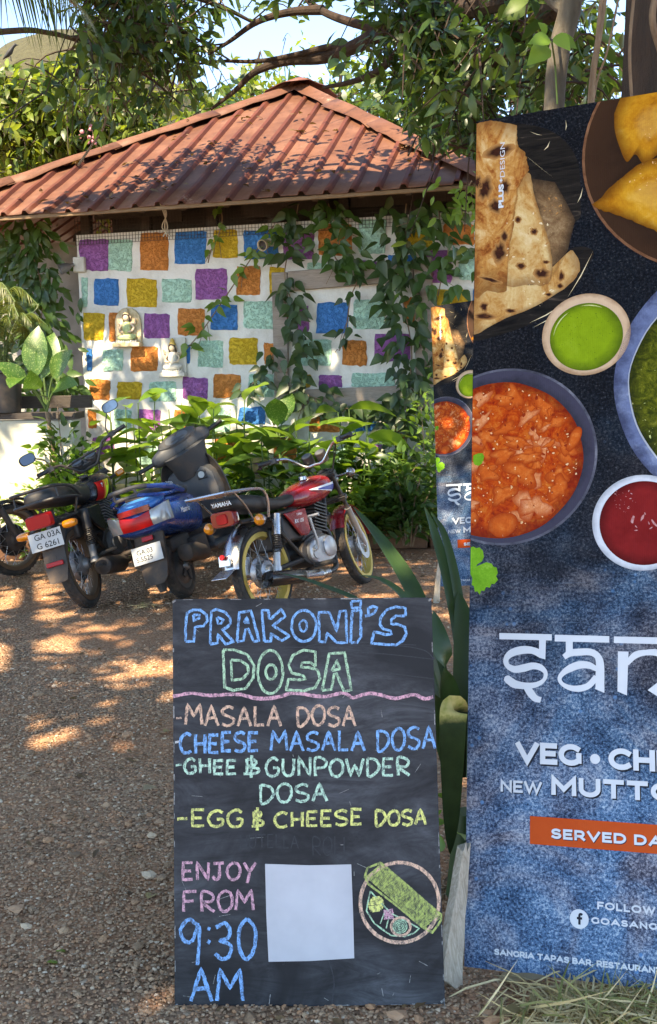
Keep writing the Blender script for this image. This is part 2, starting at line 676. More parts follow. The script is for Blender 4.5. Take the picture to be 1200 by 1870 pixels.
def tin(name, a, b, c_):
    k = NT(name)
    f = k.noise(2.2, 7, .7)
    c = k.ramp(f, [(.25, a), (.5, b), (.78, c_)])
    wd = k.ramp(k.noise(3.2, 8, .78), [(.62, 0.0), (.68, .55)])
    c = k.mix(wd, c, (.40, .27, .21))
    dk = k.ramp(k.noise(9, 6, .7), [(.54, 0.0), (.70, .7)])
    c = k.mix(dk, c, (.055, .026, .018))
    return k.principled(c, .6, .0, normal=k.bump(k.noise(14, 3), .12, .02), spec=.3)


M['red_tin'] = tin('red_tin', (.085, .032, .018), (.145, .060, .034), (.22, .108, .068))       # dust lies in the pans
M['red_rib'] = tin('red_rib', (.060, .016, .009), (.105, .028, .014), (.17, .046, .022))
k = NT('dark_cap')
f = k.noise(6, 6, .7)
M['dark_tin'] = k.principled(k.ramp(f, [(.3, (.06, .025, .02)), (.55, (.17, .06, .045)), (.8, (.34, .13, .09))]), .6, spec=.4)
k = NT('rusty_netting')
M['netting'] = k.principled((.055, .045, .035), .8, .2)

hut = thing('restaurant_hut', 'low white hut with colourful painted stone blocks under a red tin roof', 'building', WALL.p(0, 0))
hut.rotation_euler = (0, 0, R(-15.2))
HI = hut.matrix_basis.inverted()          # build children in hut-local coordinates: x along wall, y into the hut, z up


def W(px, py, out=0.0):
    """pixel -> hut-local point on the wall (out = distance in front of it)"""
    return HI @ WALL.hit(px, py, out)


wl = (W(130, 440).x + W(165, 740).x) / 2
wr = W(1040, 600).x
E_L, E_R = W(-200, 419, OUT), W(912, 306, OUT)
ez = (W(0, 404, OUT).z + W(780, 327, OUT).z) / 2
print('WALL extents', wl, wr, 'eave', E_L, E_R, 'z0', W(0, 404, OUT).z, 'z780', W(780, 327, OUT).z)
wtop = W(600, 401).z
DEPTH = E_R.x - E_L.x - 2 * OUT

# front wall with its painted stone blocks
wallb = MB()
wallb.box(((wl + wr) / 2, .1, wtop / 2), (wr - wl, .2, wtop))
rr = random.Random(3)
Z2 = lambda x, y: (120 + x / 3.158, 390 + y / 3.158)
Z3 = lambda x, y: (480 + x / 3.077, 380 + y / 3.077)
BL = []
for col, x0, y0, x1, y1 in [
    ('purple', 60, 150, 248, 330), ('mint', 250, 150, 387, 328), ('orange', 428, 110, 592, 333), ('blue', 628, 105, 812, 290), ('yellow', 852, 95, 992, 258), ('blue', 1028, 95, 1225, 260),
    ('mint', 85, 365, 128, 540), ('blue', 168, 378, 307, 530), ('yellow', 355, 376, 528, 540), ('mint', 556, 380, 727, 512), ('purple', 750, 320, 932, 495), ('orange', 985, 302, 1118, 470),
    ('yellow', 92, 575, 222, 728), ('orange', 252, 572, 340, 732), ('purple', 450, 575, 600, 720), ('orange', 645, 545, 802, 700), ('blue', 842, 528, 990, 675), ('mint', 1030, 505, 1205, 665),
    ('blue', 122, 780, 150, 905), ('mint', 218, 785, 332, 910), ('orange', 378, 766, 530, 910), ('blue', 686, 755, 718, 860), ('mint', 762, 730, 910, 885), ('yellow', 946, 718, 1105, 868),
    ('orange', 137, 955, 255, 1072), ('yellow', 298, 968, 440, 1072), ('mint', 486, 970, 640, 1085), ('purple', 678, 945, 822, 1072), ('orange', 853, 925, 1008, 1060), ('mint', 1055, 925, 1205, 1060),
    ('mint', 280, 1130, 380, 1250), ('purple', 420, 1130, 545, 1260), ('orange', 630, 1128, 757, 1250), ('mint', 850, 1120, 950, 1260), ('blue', 1000, 1115, 1155, 1215),
    ('purple', 150, 1290, 280, 1410), ('orange', 60, 1130, 180, 1240), ('orange', 860, 1290, 1000, 1430), ('purple', 1040, 1400, 1140, 1500), ('yellow', 640, 1310, 760, 1440), ('mint', 420, 1320, 560, 1450)]:
    BL.append((col, Z2(x0, y0) + Z2(x1, y1)))
for col, x0, y0, x1, y1 in [
    ('purple', 115, 110, 287, 290), ('orange', 315, 85, 500, 270), ('mint', 540, 65, 690, 255), ('yellow', 790, 70, 955, 240), ('orange', 1015, 90, 1187, 207),
    ('yellow', 38, 335, 125, 500), ('mint', 250, 310, 402, 352), ('purple', 465, 298, 636, 345), ('blue', 700, 262, 860, 345), ('purple', 905, 240, 1060, 420), ('mint', 1105, 238, 1215, 408),
    ('purple', 190, 550, 257, 702), ('blue', 302, 530, 480, 703), ('mint', 512, 510, 687, 682), ('orange', 790, 500, 850, 645), ('yellow', 962, 455, 1156, 547),
    ('orange', 10, 757, 75, 882), ('mint', 213, 740, 385, 882), ('orange', 445, 742, 585, 887), ('purple', 627, 708, 832, 860),
    ('yellow', 230, 935, 272, 1010), ('purple', 317, 938, 447, 1010), ('mint', 498, 928, 742, 1010),
    ('orange', 262, 1130, 432, 1260), ('blue', 498, 1128, 637, 1260), ('orange', 680, 1145, 800, 1300), ('purple', 590, 1330, 680, 1400), ('orange', 60, 1290, 190, 1430), ('mint', 400, 1340, 520, 1440), ('blue', 1180, 450, 1400, 600), ('mint', 1230, 700, 1400, 860)]:
    BL.append((col, Z3(x0, y0) + Z3(x1, y1)))
order = ['purple', 'mint', 'orange', 'blue', 'yellow']
for col, (x0, y0, x1, y1) in BL:
    cs = [(x0, y1), (x1, y1), (x1, y0), (x0, y0)]
    q = [W(a + rr.uniform(-1.5, 1.5), b + rr.uniform(-1.5, 1.5)) for a, b in cs]
    q = [Vector((p.x, min(p.z, wtop - .01))) for p in q]
    if q[0].x < wl + .03: q[0].x = wl + .03
    if q[3].x < wl + .03: q[3].x = wl + .03
    ring = []
    for i in range(4):
        a, b = q[i], q[(i + 1) % 4]
        nrm = Vector((-(b - a).y, (b - a).x)).normalized()
        for s_ in range(7):
            p = a.lerp(b, s_ / 7)
            ring.append(p + nrm * (rr.gauss(0, .0035) if s_ else rr.uniform(.004, .012)))
    cen = sum(ring, Vector((0, 0))) / len(ring)
    wallb.mi = 1 + order.index(col)
    n = len(ring)
    d = rr.uniform(.006, .014)
    vs = [(p.x, .01, p.y) for p in ring] + [(p.x, -d * .6, p.y) for p in ring]
    ins = [cen + (p - cen) * (1 - .012 / max((p - cen).length, .02)) for p in ring]
    vs += [(p.x, -d, p.y) for p in ins] + [(cen.x, -d - .004, cen.y)]
    fs = [(i, (i + 1) % n, n + (i + 1) % n, n + i) for i in range(n)] + [(n + i, n + (i + 1) % n, 2 * n + (i + 1) % n, 2 * n + i) for i in range(n)]
    fs += [(2 * n + i, 2 * n + (i + 1) % n, 3 * n) for i in range(n)]
    wallb.add(vs, fs)
wallb.build('front_wall', [M['white_plaster']] + [M['b_' + o_] for o_ in order], hut, smooth=30)

sb = MB()
sb.box((wl + .1, (DEPTH + .2) / 2, wtop / 2), (.199, DEPTH - .2, wtop - .002))
sb.box((wr - .1, (DEPTH + .2) / 2, wtop / 2), (.199, DEPTH - .2, wtop - .002))
sb.box(((wl + wr) / 2, DEPTH + .1, wtop / 2), (wr - wl - .4, .19, wtop - .003))
sb.build('side_wall', M['white_plaster'], hut)
# the open strip above the wall: back board coloured as shade, posts, netting
ib = MB()
ib.box(((wl + wr) / 2, 1.6, (wtop + ez) / 2 + .2), (wr - wl - .5, .05, ez - wtop + .6))
ib.box(((wl + wr) / 2, .9, wtop - .06), (wr - wl - .45, 1.35, .05))
ib.build('ceiling_board', M['eave_shade'], hut)
pb = MB()
for i, t in enumerate((0.0, .14, .29, .42, .57, .72, .86, 1.0)):
    x = wl + .06 + (wr - wl - .12) * t
    pb = MB()
    pb.box((x, .12, (wtop + ez) / 2 + .03), (.09, .09, ez - wtop + .15))
    pb.build('post', M['dark_wood'], hut)
for x in np.linspace(E_L.x + .4, E_R.x - .4, 13):
    pb = MB()
    pb.box((x, -OUT / 2 + .22, ez + .16), (.05, OUT - .1, .07), Matrix.Rotation(R(24), 3, 'X'))
    pb.build('rafter', M['dark_wood'], hut)
nb = MB()
z0n, z1n = wtop - .10, ez + .06
for x in np.arange(wl, wr, .033):
    nb.box((x, -.022, (z0n + z1n) / 2), (.0035, .0035, z1n - z0n))
for z in np.arange(z0n, z1n, .033):
    nb.box(((wl + wr) / 2, -.026, z), (wr - wl, .0035, .0035))
nb.build('wire_netting', M['netting'], hut, smooth=0)
# dark sheet added for the shade behind the netting, then hanging boards
hb = MB()
hb.box(((wl + wr) / 2, .32, (wtop + ez) / 2 + .12), (wr - wl - .5, .03, ez - wtop + .5))
hb.build('shade_board', M['eave_shade'], hut)
for x0, x1, z0 in ((170, 300, .10), (300, 330, .03), (440, 600, .02), (640, 860, .05)):
    a, b = W(x0, 420).x, W(x1, 420).x
    hb = MB()
    hb.box(((a + b) / 2, .05, (wtop + ez) / 2 + .1 + z0), (b - a, .02, ez - wtop + .1))
    hb.build('shutter_board', M['eave_shade'], hut)

# roof
roofC = [Vector((E_L.x, -OUT, ez)), Vector((E_R.x, -OUT, ez)), Vector((E_R.x, DEPTH + OUT, ez)), Vector((E_L.x, DEPTH + OUT, ez))]
midx = (E_L.x + E_R.x) / 2
ap = HI @ at(553, 166, (hut.matrix_basis @ Vector((midx, DEPTH / 2, 3))).y)
APX = Vector((ap.x, DEPTH / 2, ap.z))
print('apex', APX, 'eave z', ez, 'depth', DEPTH)
root_roof = MB()
PITCHR, RH = .225, .033
prof = [(0, 0), (.42, 0), (.50, 1), (.66, 1), (.74, 0)]
rg = random.Random(8)
for fi in range(4):
    A, B = roofC[fi], roofC[(fi + 1) % 4]
    e = (B - A).normalized()
    Lw = (B - A).length
    ua = (APX - A).dot(e)
    foot = A + e * ua
    up = APX - foot
    n_ = e.cross(up).normalized()
    if n_.z < 0: n_ = -n_
    us = []
    i = 0
    while i * PITCHR < Lw:
        for q, h in prof:
            u_ = (i + q) * PITCHR
            if u_ < Lw: us.append((u_, h))
        i += 1
    us.append((Lw, 0))
    vs, fs = [], []
    K = 7
    for u_, h in us:
        hf = u_ / ua if u_ < ua else (Lw - u_) / (Lw - ua)
        for j in range(K):
            t = hf * j / (K - 1)
            wob = .006 * math.sin(u_ * 5.1 + t * 9) + .004 * math.sin(t * 31 + u_ * 2)
            sag = -.012 * math.sin(math.pi * min(1, u_ / Lw)) * (1 - t)
            vs.append(A + e * u_ + up * t + n_ * (h * RH + wob) + Vector((0, 0, sag)))
    for a in range(len(us) - 1):
        for j in range(K - 1):
            fs.append((a * K + j, (a + 1) * K + j, (a + 1) * K + j + 1, a * K + j + 1))
    root_roof.add(vs, fs)
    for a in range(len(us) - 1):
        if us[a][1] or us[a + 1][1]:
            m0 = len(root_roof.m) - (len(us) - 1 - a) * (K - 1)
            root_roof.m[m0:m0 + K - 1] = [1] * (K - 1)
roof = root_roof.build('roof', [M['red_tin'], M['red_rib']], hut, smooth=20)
sm = roof.modifiers.new('thick', 'SOLIDIFY')
sm.thickness = .004
# ridge caps: overlapping folded sheets on each hip
for fi in range(4):
    A = roofC[fi]
    cb = MB()
    d = (APX - A)
    L_ = d.length
    d.normalize()
    s1 = (roofC[(fi + 1) % 4] - A).normalized()
    s2 = (roofC[(fi + 3) % 4] - A).normalized()
    s1 = (s1 - d * s1.dot(d)).normalized()
    s2 = (s2 - d * s2.dot(d)).normalized()
    nseg = 4
    for j in range(nseg):
        t0, t1 = L_ * j / nseg - .03, L_ * (j + 1) / nseg + .05
        vs = []
        for q in range(6):
            t = t0 + (t1 - t0) * q / 5
            lift = .048 + .012 * (q / 5) + rg.gauss(0, .004)
            o_ = A + d * t + Vector((0, 0, lift))
            wv = .17 + rg.gauss(0, .012)
            vs += [o_ + s1 * wv + Vector((0, 0, rg.gauss(.0, .008))), o_ + Vector((0, 0, .02)), o_ + s2 * wv + Vector((0, 0, rg.gauss(.0, .008)))]
        fs = []
        for q in range(5):
            fs += [(q * 3, q * 3 + 1, q * 3 + 4, q * 3 + 3), (q * 3 + 1, q * 3 + 2, q * 3 + 5, q * 3 + 4)]
        cb.add(vs, fs)
    o = cb.build('ridge_cap', M['red_tin'], roof, smooth=40)
    sm = o.modifiers.new('thick', 'SOLIDIFY')
    sm.thickness = .004
cb = MB()   # crumpled sheet on the apex
ring = []
vs = [APX + Vector((0, 0, .13))]
for kq in range(14):
    an = 2 * math.pi * kq / 14
    rad = .38 + rg.uniform(-.1, .12)
    vs.append(APX + Vector((math.cos(an) * rad, math.sin(an) * rad, -rad * .36 + .10 + rg.uniform(-.03, .03))))
fs = [(0, 1 + i, 1 + (i + 1) % 14) for i in range(14)]
cb.add(vs, fs)
o = cb.build('apex_cap', M['dark_tin'], roof, smooth=10)
sm = o.modifiers.new('thick', 'SOLIDIFY')
sm.thickness = .006
fb = MB()
fb.box(((E_L.x + E_R.x) / 2, -OUT + .035, ez - .028), (E_R.x - E_L.x - .06, .03, .034))
for xx in (E_L.x + .05, E_R.x - .05):
    fb.box((xx, DEPTH / 2, ez - .035), (.03, DEPTH + 2 * OUT - .14, .055))
fb.build('fascia', M['fascia'], roof, bevel=.004)
# dead leaves lying on the roof
lf = Foliage()
A, B = roofC[0], roofC[1]
up0 = APX - (A + (B - A).normalized() * (APX - A).dot((B - A).normalized()))
pos, dr = [], []
for i in range(90):
    t = rg.betavariate(1.2, 1.6)
    u_ = rg.uniform(.08, .92)
    lim = 1 - abs(2 * u_ - 1)
    if t > lim: continue
    p = A + (B - A) * u_ + up0 * t + Vector((0, -.02, .03))
    for j in range(rg.choice((1, 1, 2, 4))):
        pos.append(hut.matrix_basis @ (p + Vector((rg.gauss(0, .05), rg.gauss(0, .03), .01))))
        dr.append((rg.gauss(0, 1), rg.gauss(0, 1), .1))
M['dead_leaf'] = mat_leaf('dead_leaf', (.10, .05, .02), (.26, .15, .06), .1, .7)
V, F = leaf_cloud(np.array(pos), np.array(dr), RG if False else np.array([rg.uniform(.05, .11) for _ in pos]), OVAL, tilt=.4)
lf.add(V, F)
o = lf.build('leaf_litter', M['dead_leaf'])
tag(o, 'dry brown leaves lying between the ribs of the red tin roof', 'leaf litter', kind='stuff')

# recessed grey side wall left of the hut, under the roof
gw = MB()
gl = W(-260, 600).x
gw.box(((wl + gl) / 2 - .02, 1.0, ez / 2), (wl - gl - .05, .12, ez - .05))
k = NT('grey_plaster')
k.principled(k.ramp(k.noise(3, 6), [(.3, (.16, .17, .16)), (.7, (.36, .36, .33))]), .9)
gw.build('rear_wall', k.m, hut)

# ---------------------------------------------------------------- wooden frame on the wall
fr = link('window_frame', None, hut)
fr.location = W(640, 730)
FI = (hut.matrix_basis @ Matrix.Translation(fr.location)).inverted()


def beam(name, pts, y0, y1, seed):
    """pts: 4 pixels, clockwise from top-left"""
    q = [FI @ WALL.hit(*p) for p in pts]
    b = MB()
    vs = [(p.x, -y0, p.z) for p in q] + [(p.x, -y1, p.z) for p in q]
    b.add(vs, [(0, 1, 2, 3), (7, 6, 5, 4), (0, 4, 5, 1), (1, 5, 6, 2), (2, 6, 7, 3), (3, 7, 4, 0)])
    return b.build(name, M['grey_wood'], fr, bevel=.006)


beam('top_rail', [(529, 497), (757, 478), (757, 514), (529, 532)], .02, .07, 1)
beam('stile', [(500, 499), (528, 498), (530, 742), (506, 744)], .02, .075, 2)
beam('stile', [(758, 474), (790, 470), (795, 742), (762, 744)], .02, .075, 3)
beam('bottom_rail', [(531, 712), (761, 703), (761, 740), (531, 748)], .02, .07, 4)

# ---------------------------------------------------------------- curb, garden wall
k = NT('laterite_curb')
cc = k.ramp(k.noise(6, 7, .7), [(.3, (.10, .045, .025)), (.7, (.20, .095, .05))])
k.principled(cc, .95, normal=k.bump(k.noise(25, 6), .7, .02))
cu = MB()
c0, c1 = ground(-40, 1022), ground(1010, 990)
d = (c1 - c0).normalized()
nb_ = Vector((d.y, -d.x, 0))
for i in range(9):
    a = c0.lerp(c1, i / 9) + d * .012
    b = c0.lerp(c1, (i + 1) / 9) - d * .012
    m_ = (a + b) / 2
    cu.box((m_.x, m_.y + .08, .075), ((b - a).length, .17, .19), Matrix.Rotation(math.atan2(d.y, d.x), 3, 'Z'))
o = cu.build('bed_kerb', k.m, bevel=.015)
tag(o, 'low red laterite kerb of the planting bed behind the motorbikes', 'kerb')
k = NT('bed_soil')
k.principled(k.ramp(k.noise(12, 6), [(.3, (.035, .02, .013)), (.7, (.10, .06, .035))]), .95, normal=k.bump(k.noise(30, 5), .8, .03))
sbm = MB()
q = [c0 + Vector((0, .15, .12)), c1 + Vector((0, .15, .12)), c1 + Vector((.4, 1.2, .14)), c0 + Vector((.3, 2.4, .14))]
sbm.add(q, [(0, 1, 2, 3)])
tag(sbm.build('bed_soil', k.m), kind='structure')

k = NT('cream_wall')
cc = k.ramp(k.noise(2.5, 6), [(.3, (.40, .39, .29)), (.7, (.58, .56, .46))])
k.principled(cc, .85, normal=k.bump(k.noise(20), .2, .01))
GWP = Plane(ground(60, 1004), (math.cos(R(-15.2)), math.sin(R(-15.2)), 0), (0, 0, 1))
gwt = thing('garden_wall', 'low cream garden wall at the left, behind the motorbikes', 'wall', GWP.o)
gwt.rotation_euler = (0, 0, R(-15.2))
GI = gwt.matrix_basis.inverted()
a, b = GI @ GWP.hit(-160, 770), GI @ GWP.hit(132, 768)
g_ = MB()
g_.box(((a.x + b.x) / 2, .08, a.z / 2 + .0), (b.x - a.x, .16, a.z))
g_.build('masonry', k.m, gwt, bevel=.01)
g_ = MB()
for j in range(3):
    g_.box(((a.x + b.x) / 2 - .02 * j, .02 + .13 * j, a.z + .04), (b.x - a.x + .1 - .06 * j, .11, .06))
g_.box(((a.x + b.x) / 2, .38, a.z + .16), (b.x - a.x, .05, .12))
g_.build('plank_shelf', M['dark_wood'], gwt, bevel=.006)
GWZ = a.z
# ================================================================ chalkboard
b0, b1 = ground(319, 1842), ground(813, 1834)
be = (b1 - b0).normalized()
bh = Vector((-be.y, be.x, 0))
lean = R(12)
BRD = Plane(b0, be, bh * math.sin(lean) + Vector((0, 0, math.cos(lean))))
BW, BH = (b1 - b0).length, BRD.uv(315, 1094).y
brd = thing('chalkboard', 'leaning black chalkboard with a handwritten dosa menu in coloured chalk', 'chalkboard')
brd.matrix_basis = BRD.matrix()
BRD_F = lambda u, v, w_: (u, v, w_)          # local: x right, y up the board, z towards viewer
sgn = 1.0 if brd.matrix_basis.to_3x3().col[2].dot(BRD.n) > 0 else -1.0
k = NT('blackboard_paint')
f1 = k.noise(3.2, 6, .6, k.mapping((1, 1.3, 1)), .8)
f2 = k.noise(5, 8, .75, k.mapping((.7, 2.6, 1), (0, 0, R(14))), 2.2)
f3 = k.noise(60, 3)
sm_ = k.math('MULTIPLY', k.ramp(f1, [(.38, 0.05), (.66, 1.0)]), k.ramp(f2, [(.38, .2), (.66, 1.0)]))
sm_ = k.math('ADD', k.math('MULTIPLY', sm_, .95), k.math('MULTIPLY', k.ramp(f3, [(.66, 0.0), (.76, 1.0)]), .10))
c = k.mix(sm_, (.011, .011, .013), (.115, .12, .13))
r_ = k.math('ADD', .52, k.math('MULTIPLY', sm_, .4))
k.principled(c, r_, spec=.22, normal=k.bump(k.noise(70, 4), .05, .002))
p_ = MB()
tl, tr = BRD.uv(315, 1094), BRD.uv(788, 1091)
pol = [(0, 0), (BW, 0), (tr.x, tr.y - .008), (tr.x - .008, tr.y), (tl.x + .008, tl.y), (tl.x, tl.y - .008)]
p_.prism(pol, -.012 * sgn, 0, BRD_F)
p_.build('panel', k.m, brd, bevel=.0012)
k = NT('worn_wood_edge')
k.principled(k.ramp(k.noise(40, 4), [(.4, (.05, .05, .05)), (.7, (.5, .47, .42))]), .8)


def chalk(name, col):
    k = NT('chalk_' + name)
    a = k.noise(140, 3, .7, k.mapping((1, .45, 1), (0, 0, R(35))))
    b = k.noise(420, 2)
    t = k.math('ADD', k.math('MULTIPLY', a, .6), k.math('MULTIPLY', b, .4))
    return k.principled(k.mix(k.ramp(t, [(.40, .15), (.55, 1.0)]), (.06, .063, .07), col), .95, spec=.1)


CH = dict(blue=chalk('blue', (.19, .45, .80)), green=chalk('green', (.44, .68, .44)), pink=chalk('pink', (.74, .38, .45)), peach=chalk('peach', (.78, .49, .34)),
          yellow=chalk('yellow', (.80, .78, .24)), mint=chalk('mint', (.50, .75, .57)), white=chalk('white', (.60, .62, .62)), lime=chalk('lime', (.46, .52, .15)), grey=chalk('grey', (.045, .047, .05)))

CR = random.Random(4)


class Strokes:
    def __init__(s):
        s.b = MB()
        s.k = 0

    def line(s, pxs, wpx, closed=False, smooth=False, out=.0008):
        """pxs: photo pixels; wpx: stroke width in photo pixels"""
        P = [BRD.uv(*p) for p in pxs]
        if closed: P.append(P[0].copy())
        if smooth and len(P) > 2:
            P = [Vector((q.x, q.y)) for q in smoothline([Vector((q.x, q.y, 0)) for q in P], 5)]
        # resample, with a shaky hand
        Q = [P[0]]
        for a, b in zip(P[:-1], P[1:]):
            n = max(1, int((b - a).length / .006))
            Q += [a.lerp(b, (i + 1) / n) for i in range(n)]
        hw = wpx / 720 / 2
        s.k += 1
        o = out + (s.k % 6) * .00006
        vs, fs = [], []
        N = len(Q)
        for i, q in enumerate(Q):
            d = (Q[min(i + 1, N - 1)] - Q[max(i - 1, 0)])
            if d.length < 1e-9: d = Vector((1, 0))
            d.normalize()
            nn = Vector((-d.y, d.x))
            a, b = hw * CR.uniform(.72, 1.15), hw * CR.uniform(.72, 1.15)
            l_, r2 = q + nn * a, q - nn * b
            vs += [(l_.x, l_.y, o * sgn), (r2.x, r2.y, o * sgn)]
        for i in range(N - 1):
            fs.append((2 * i, 2 * i + 1, 2 * i + 3, 2 * i + 2))
        s.b.add(vs, fs)
        return s

    def build(s, name, mat):
        return s.b.build(name, mat, brd, smooth=0)


def z6(pts): return [(310 + x / 4.8, 1080 + y / 4.8) for x, y in pts]
def z7(pts): return [(550 + x / 4.8, 1080 + y / 4.8) for x, y in pts]
def z5(pts): return [(310 + x / 2.449, 1080 + y / 2.449) for x, y in pts]
def zb(pts): return [(310 + x / 2.353, 1370 + y / 2.353) for x, y in pts]


s = Strokes()
WT = 5.2
for q in ([(140, 438), (140, 300), (152, 192), (205, 162), (270, 165), (322, 205), (330, 260), (295, 303), (222, 312), (212, 438)], [(208, 205), (262, 205), (258, 235), (212, 258)],
          [(355, 462), (360, 300), (365, 175), (410, 158), (480, 178), (530, 230), (535, 280), (500, 315), (460, 335), (562, 442), (490, 460), (425, 375), (420, 450)], [(418, 228), (470, 248), (455, 280), (422, 285)],
          [(590, 440), (612, 185), (712, 168), (785, 432), (738, 438), (690, 328), (664, 335), (648, 432)], [(655, 275), (675, 225), (692, 275)],
          [(830, 438), (808, 165), (866, 165), (870, 238), (890, 238), (975, 155), (1015, 218), (905, 300), (1052, 390), (985, 435), (885, 368), (890, 436)]):
    s.line(z6(q), WT, True)
s.line([(555 + 22.5 * math.cos(a), 1143 + 28.5 * math.sin(a)) for a in np.linspace(0, 6.283, 24)], WT)
s.line([(554 + 6.8 * math.cos(a), 1143 + 10.5 * math.sin(a)) for a in np.linspace(0, 6.283, 14)], WT * .8)
for q in ([(158, 438), (155, 182), (248, 182), (312, 350), (338, 175), (392, 168), (402, 450), (310, 448), (228, 362), (212, 444)], [(435, 450), (447, 170), (525, 165), (522, 400), (490, 450)],
          [(440, 90), (525, 80), (520, 145), (445, 145)], [(560, 215), (590, 205), (588, 150), (630, 130), (668, 142), (640, 190), (600, 212)],
          [(912, 215), (918, 148), (830, 135), (750, 160), (698, 225), (690, 290), (722, 330), (785, 345), (795, 375), (740, 378), (640, 355), (615, 455), (830, 470), (890, 432), (922, 370), (908, 312), (850, 288), (788, 286), (792, 248), (832, 214)]):
    s.line(z7(q), WT, True)
s.build('title_lettering', CH['blue'])
s = Strokes()
s.line(z6([(470, 512), (570, 512), (680, 555), (740, 650), (732, 760), (665, 850), (560, 867), (480, 840)]), WT, True)
s.line(z6([(540, 600), (620, 605), (685, 650), (690, 712), (640, 765), (545, 780)]), WT, True)
for rx, ry, cx_ in ((110, 190, 882), (46, 64, 888)):
    s.line(z6([(cx_ + rx * math.cos(a), 706 + ry * math.sin(a)) for a in np.linspace(0, 6.283, 24)]), WT)
s.line(z5([(652, 335), (652, 270), (600, 262), (552, 285), (532, 330), (547, 365), (600, 378), (606, 393), (570, 396), (530, 392), (522, 440), (600, 445), (650, 430), (672, 390), (660, 350), (620, 340), (587, 340), (592, 318), (630, 318)]), WT, True)
s.line(z7([(185, 868), (245, 545), (380, 537), (440, 865), (375, 875), (312, 720), (290, 725), (265, 860)]), WT, True)
s.line(z7([(270, 695), (315, 600), (340, 680)]), WT, True)
s.build('subtitle_lettering', CH['green'])
s = Strokes()
wl_ = z5([(15, 470), (100, 455), (180, 465), (300, 460), (390, 478), (470, 475), (560, 455), (680, 470), (780, 455), (820, 475), (900, 455), (1010, 478), (1090, 462), (1140, 480), (1178, 472)])
s.line(wl_, 6.5, smooth=True)
s.build('wavy_rule', CH['pink'])

# single-stroke capitals, unit box, y down
G = {
    'A': [[(0, 1), (.48, 0), (1, 1)], [(.2, .62), (.8, .60)]], 'B': [[(.1, 0), (.1, 1)], [(.1, 0), (.75, .08), (.75, .4), (.1, .48), (.9, .6), (.85, .92), (.1, 1)]],
    'C': [[(.95, .12), (.6, 0), (.15, .2), (0, .55), (.2, .9), (.6, 1), (.95, .88)]], 'D': [[(.08, 0), (.12, 1), (.6, .92), (.98, .5), (.7, .1), (.08, .02)]],
    'E': [[(.95, .02), (.08, .02), (.06, .98), (.95, .96)], [(.08, .5), (.8, .48)]], 'F': [[(.95, .02), (.08, .03), (.06, 1)], [(.08, .5), (.75, .48)]],
    'G': [[(.92, .15), (.6, 0), (.15, .2), (0, .55), (.2, .92), (.55, 1), (.9, .85), (.92, .55), (.55, .55)]], 'H': [[(.08, 0), (.1, 1)], [(.9, 0), (.9, 1)], [(.1, .52), (.9, .48)]],
    'I': [[(.5, 0), (.5, 1)]], 'J': [[(.1, .03), (.98, 0)], [(.6, .02), (.58, .85), (.3, 1), (.02, .8)]], 'L': [[(.1, 0), (.1, .97), (.95, .95)]],
    'M': [[(.0, 1), (.12, 0), (.5, .6), (.88, 0), (1, 1)]], 'N': [[(.08, 1), (.06, 0), (.92, .98), (.95, 0)]],
    'O': [[(.5, 0), (.12, .2), (0, .55), (.2, .92), (.55, 1), (.9, .8), (1, .45), (.85, .12), (.5, 0)]], 'P': [[(.12, 1), (.1, 0), (.7, .02), (.95, .25), (.75, .5), (.12, .56)]],
    'R': [[(.12, 1), (.1, 0), (.7, .02), (.92, .25), (.7, .48), (.14, .52), (.98, 1)]], 'S': [[(.92, .1), (.55, 0), (.12, .15), (.15, .4), (.85, .6), (.9, .85), (.5, 1), (.05, .9)]],
    'T': [[(0, .02), (1, 0)], [(.5, .02), (.5, 1)]], 'U': [[(.06, 0), (.1, .75), (.45, 1), (.85, .8), (.92, 0)]], 'W': [[(0, 0), (.25, 1), (.5, .35), (.75, 1), (1, 0)]],
    'Y': [[(.05, 0), (.5, .5)], [(.98, 0), (.5, .5), (.3, 1.15)]], '0': [[(.5, 0), (.1, .2), (0, .6), (.25, .97), (.6, 1), (.95, .7), (.95, .25), (.5, 0)]],
    '3': [[(.05, .12), (.6, 0), (.9, .2), (.75, .42), (.3, .48), (.95, .62), (.85, .92), (.4, 1), (0, .85)]], '9': [[(.9, .15), (.4, 0), (0, .25), (.2, .52), (.6, .5), (.9, .15), (.95, .5), (.85, 1.1)]],
    '&': [[(.2, .12), (.22, .92)], [(.2, .12), (.75, .2), (.7, .42), (.22, .5), (.9, .62), (.85, .84), (.0, .9)], [(.52, -.08), (.48, 1.1)]], '-': [[(0, .55), (1, .5)]],
    ':': [[(.35, .22), (.6, .27)], [(.35, .74), (.6, .8)]],
}
CURVED = set('CGOSJU093')


def word(s, txt, x0, x1, y0, y1, dy=0.0, wpx=5.5, gap=.24, widths=None):
    """letters between x0 and x1; dy = rise of the baseline over the word (pixels, down is +)"""
    wd = [{'I': .3, '-': .5, ':': .4, 'M': 1.25, 'W': 1.35, 'E': .85, 'L': .8, 'J': .9}.get(c, 1.0) for c in txt]
    tot = sum(wd) + gap * (len(txt) - 1)
    u = (x1 - x0) / tot
    x = x0
    for i, c in enumerate(txt):
        oy = dy * (x - x0) / max(1, x1 - x0) + CR.uniform(-1.2, 1.2)
        sy = CR.uniform(.94, 1.04)
        for st in G[c]:
            pts = [(x + q * wd[i] * u, y0 + oy + (y1 - y0) * (1 - (1 - t) * sy)) for q, t in st]
            s.line(pts, wpx, smooth=(c in CURVED or (c in 'BDPR9&' and len(st) > 3)))
        x += (wd[i] + gap) * u


def chalk_line(col, words, name='menu_lettering'):
    s = Strokes()
    for w_ in words: word(s, *w_[:5], **(w_[5] if len(w_) > 5 else {}))
    return s.build(name, CH[col])


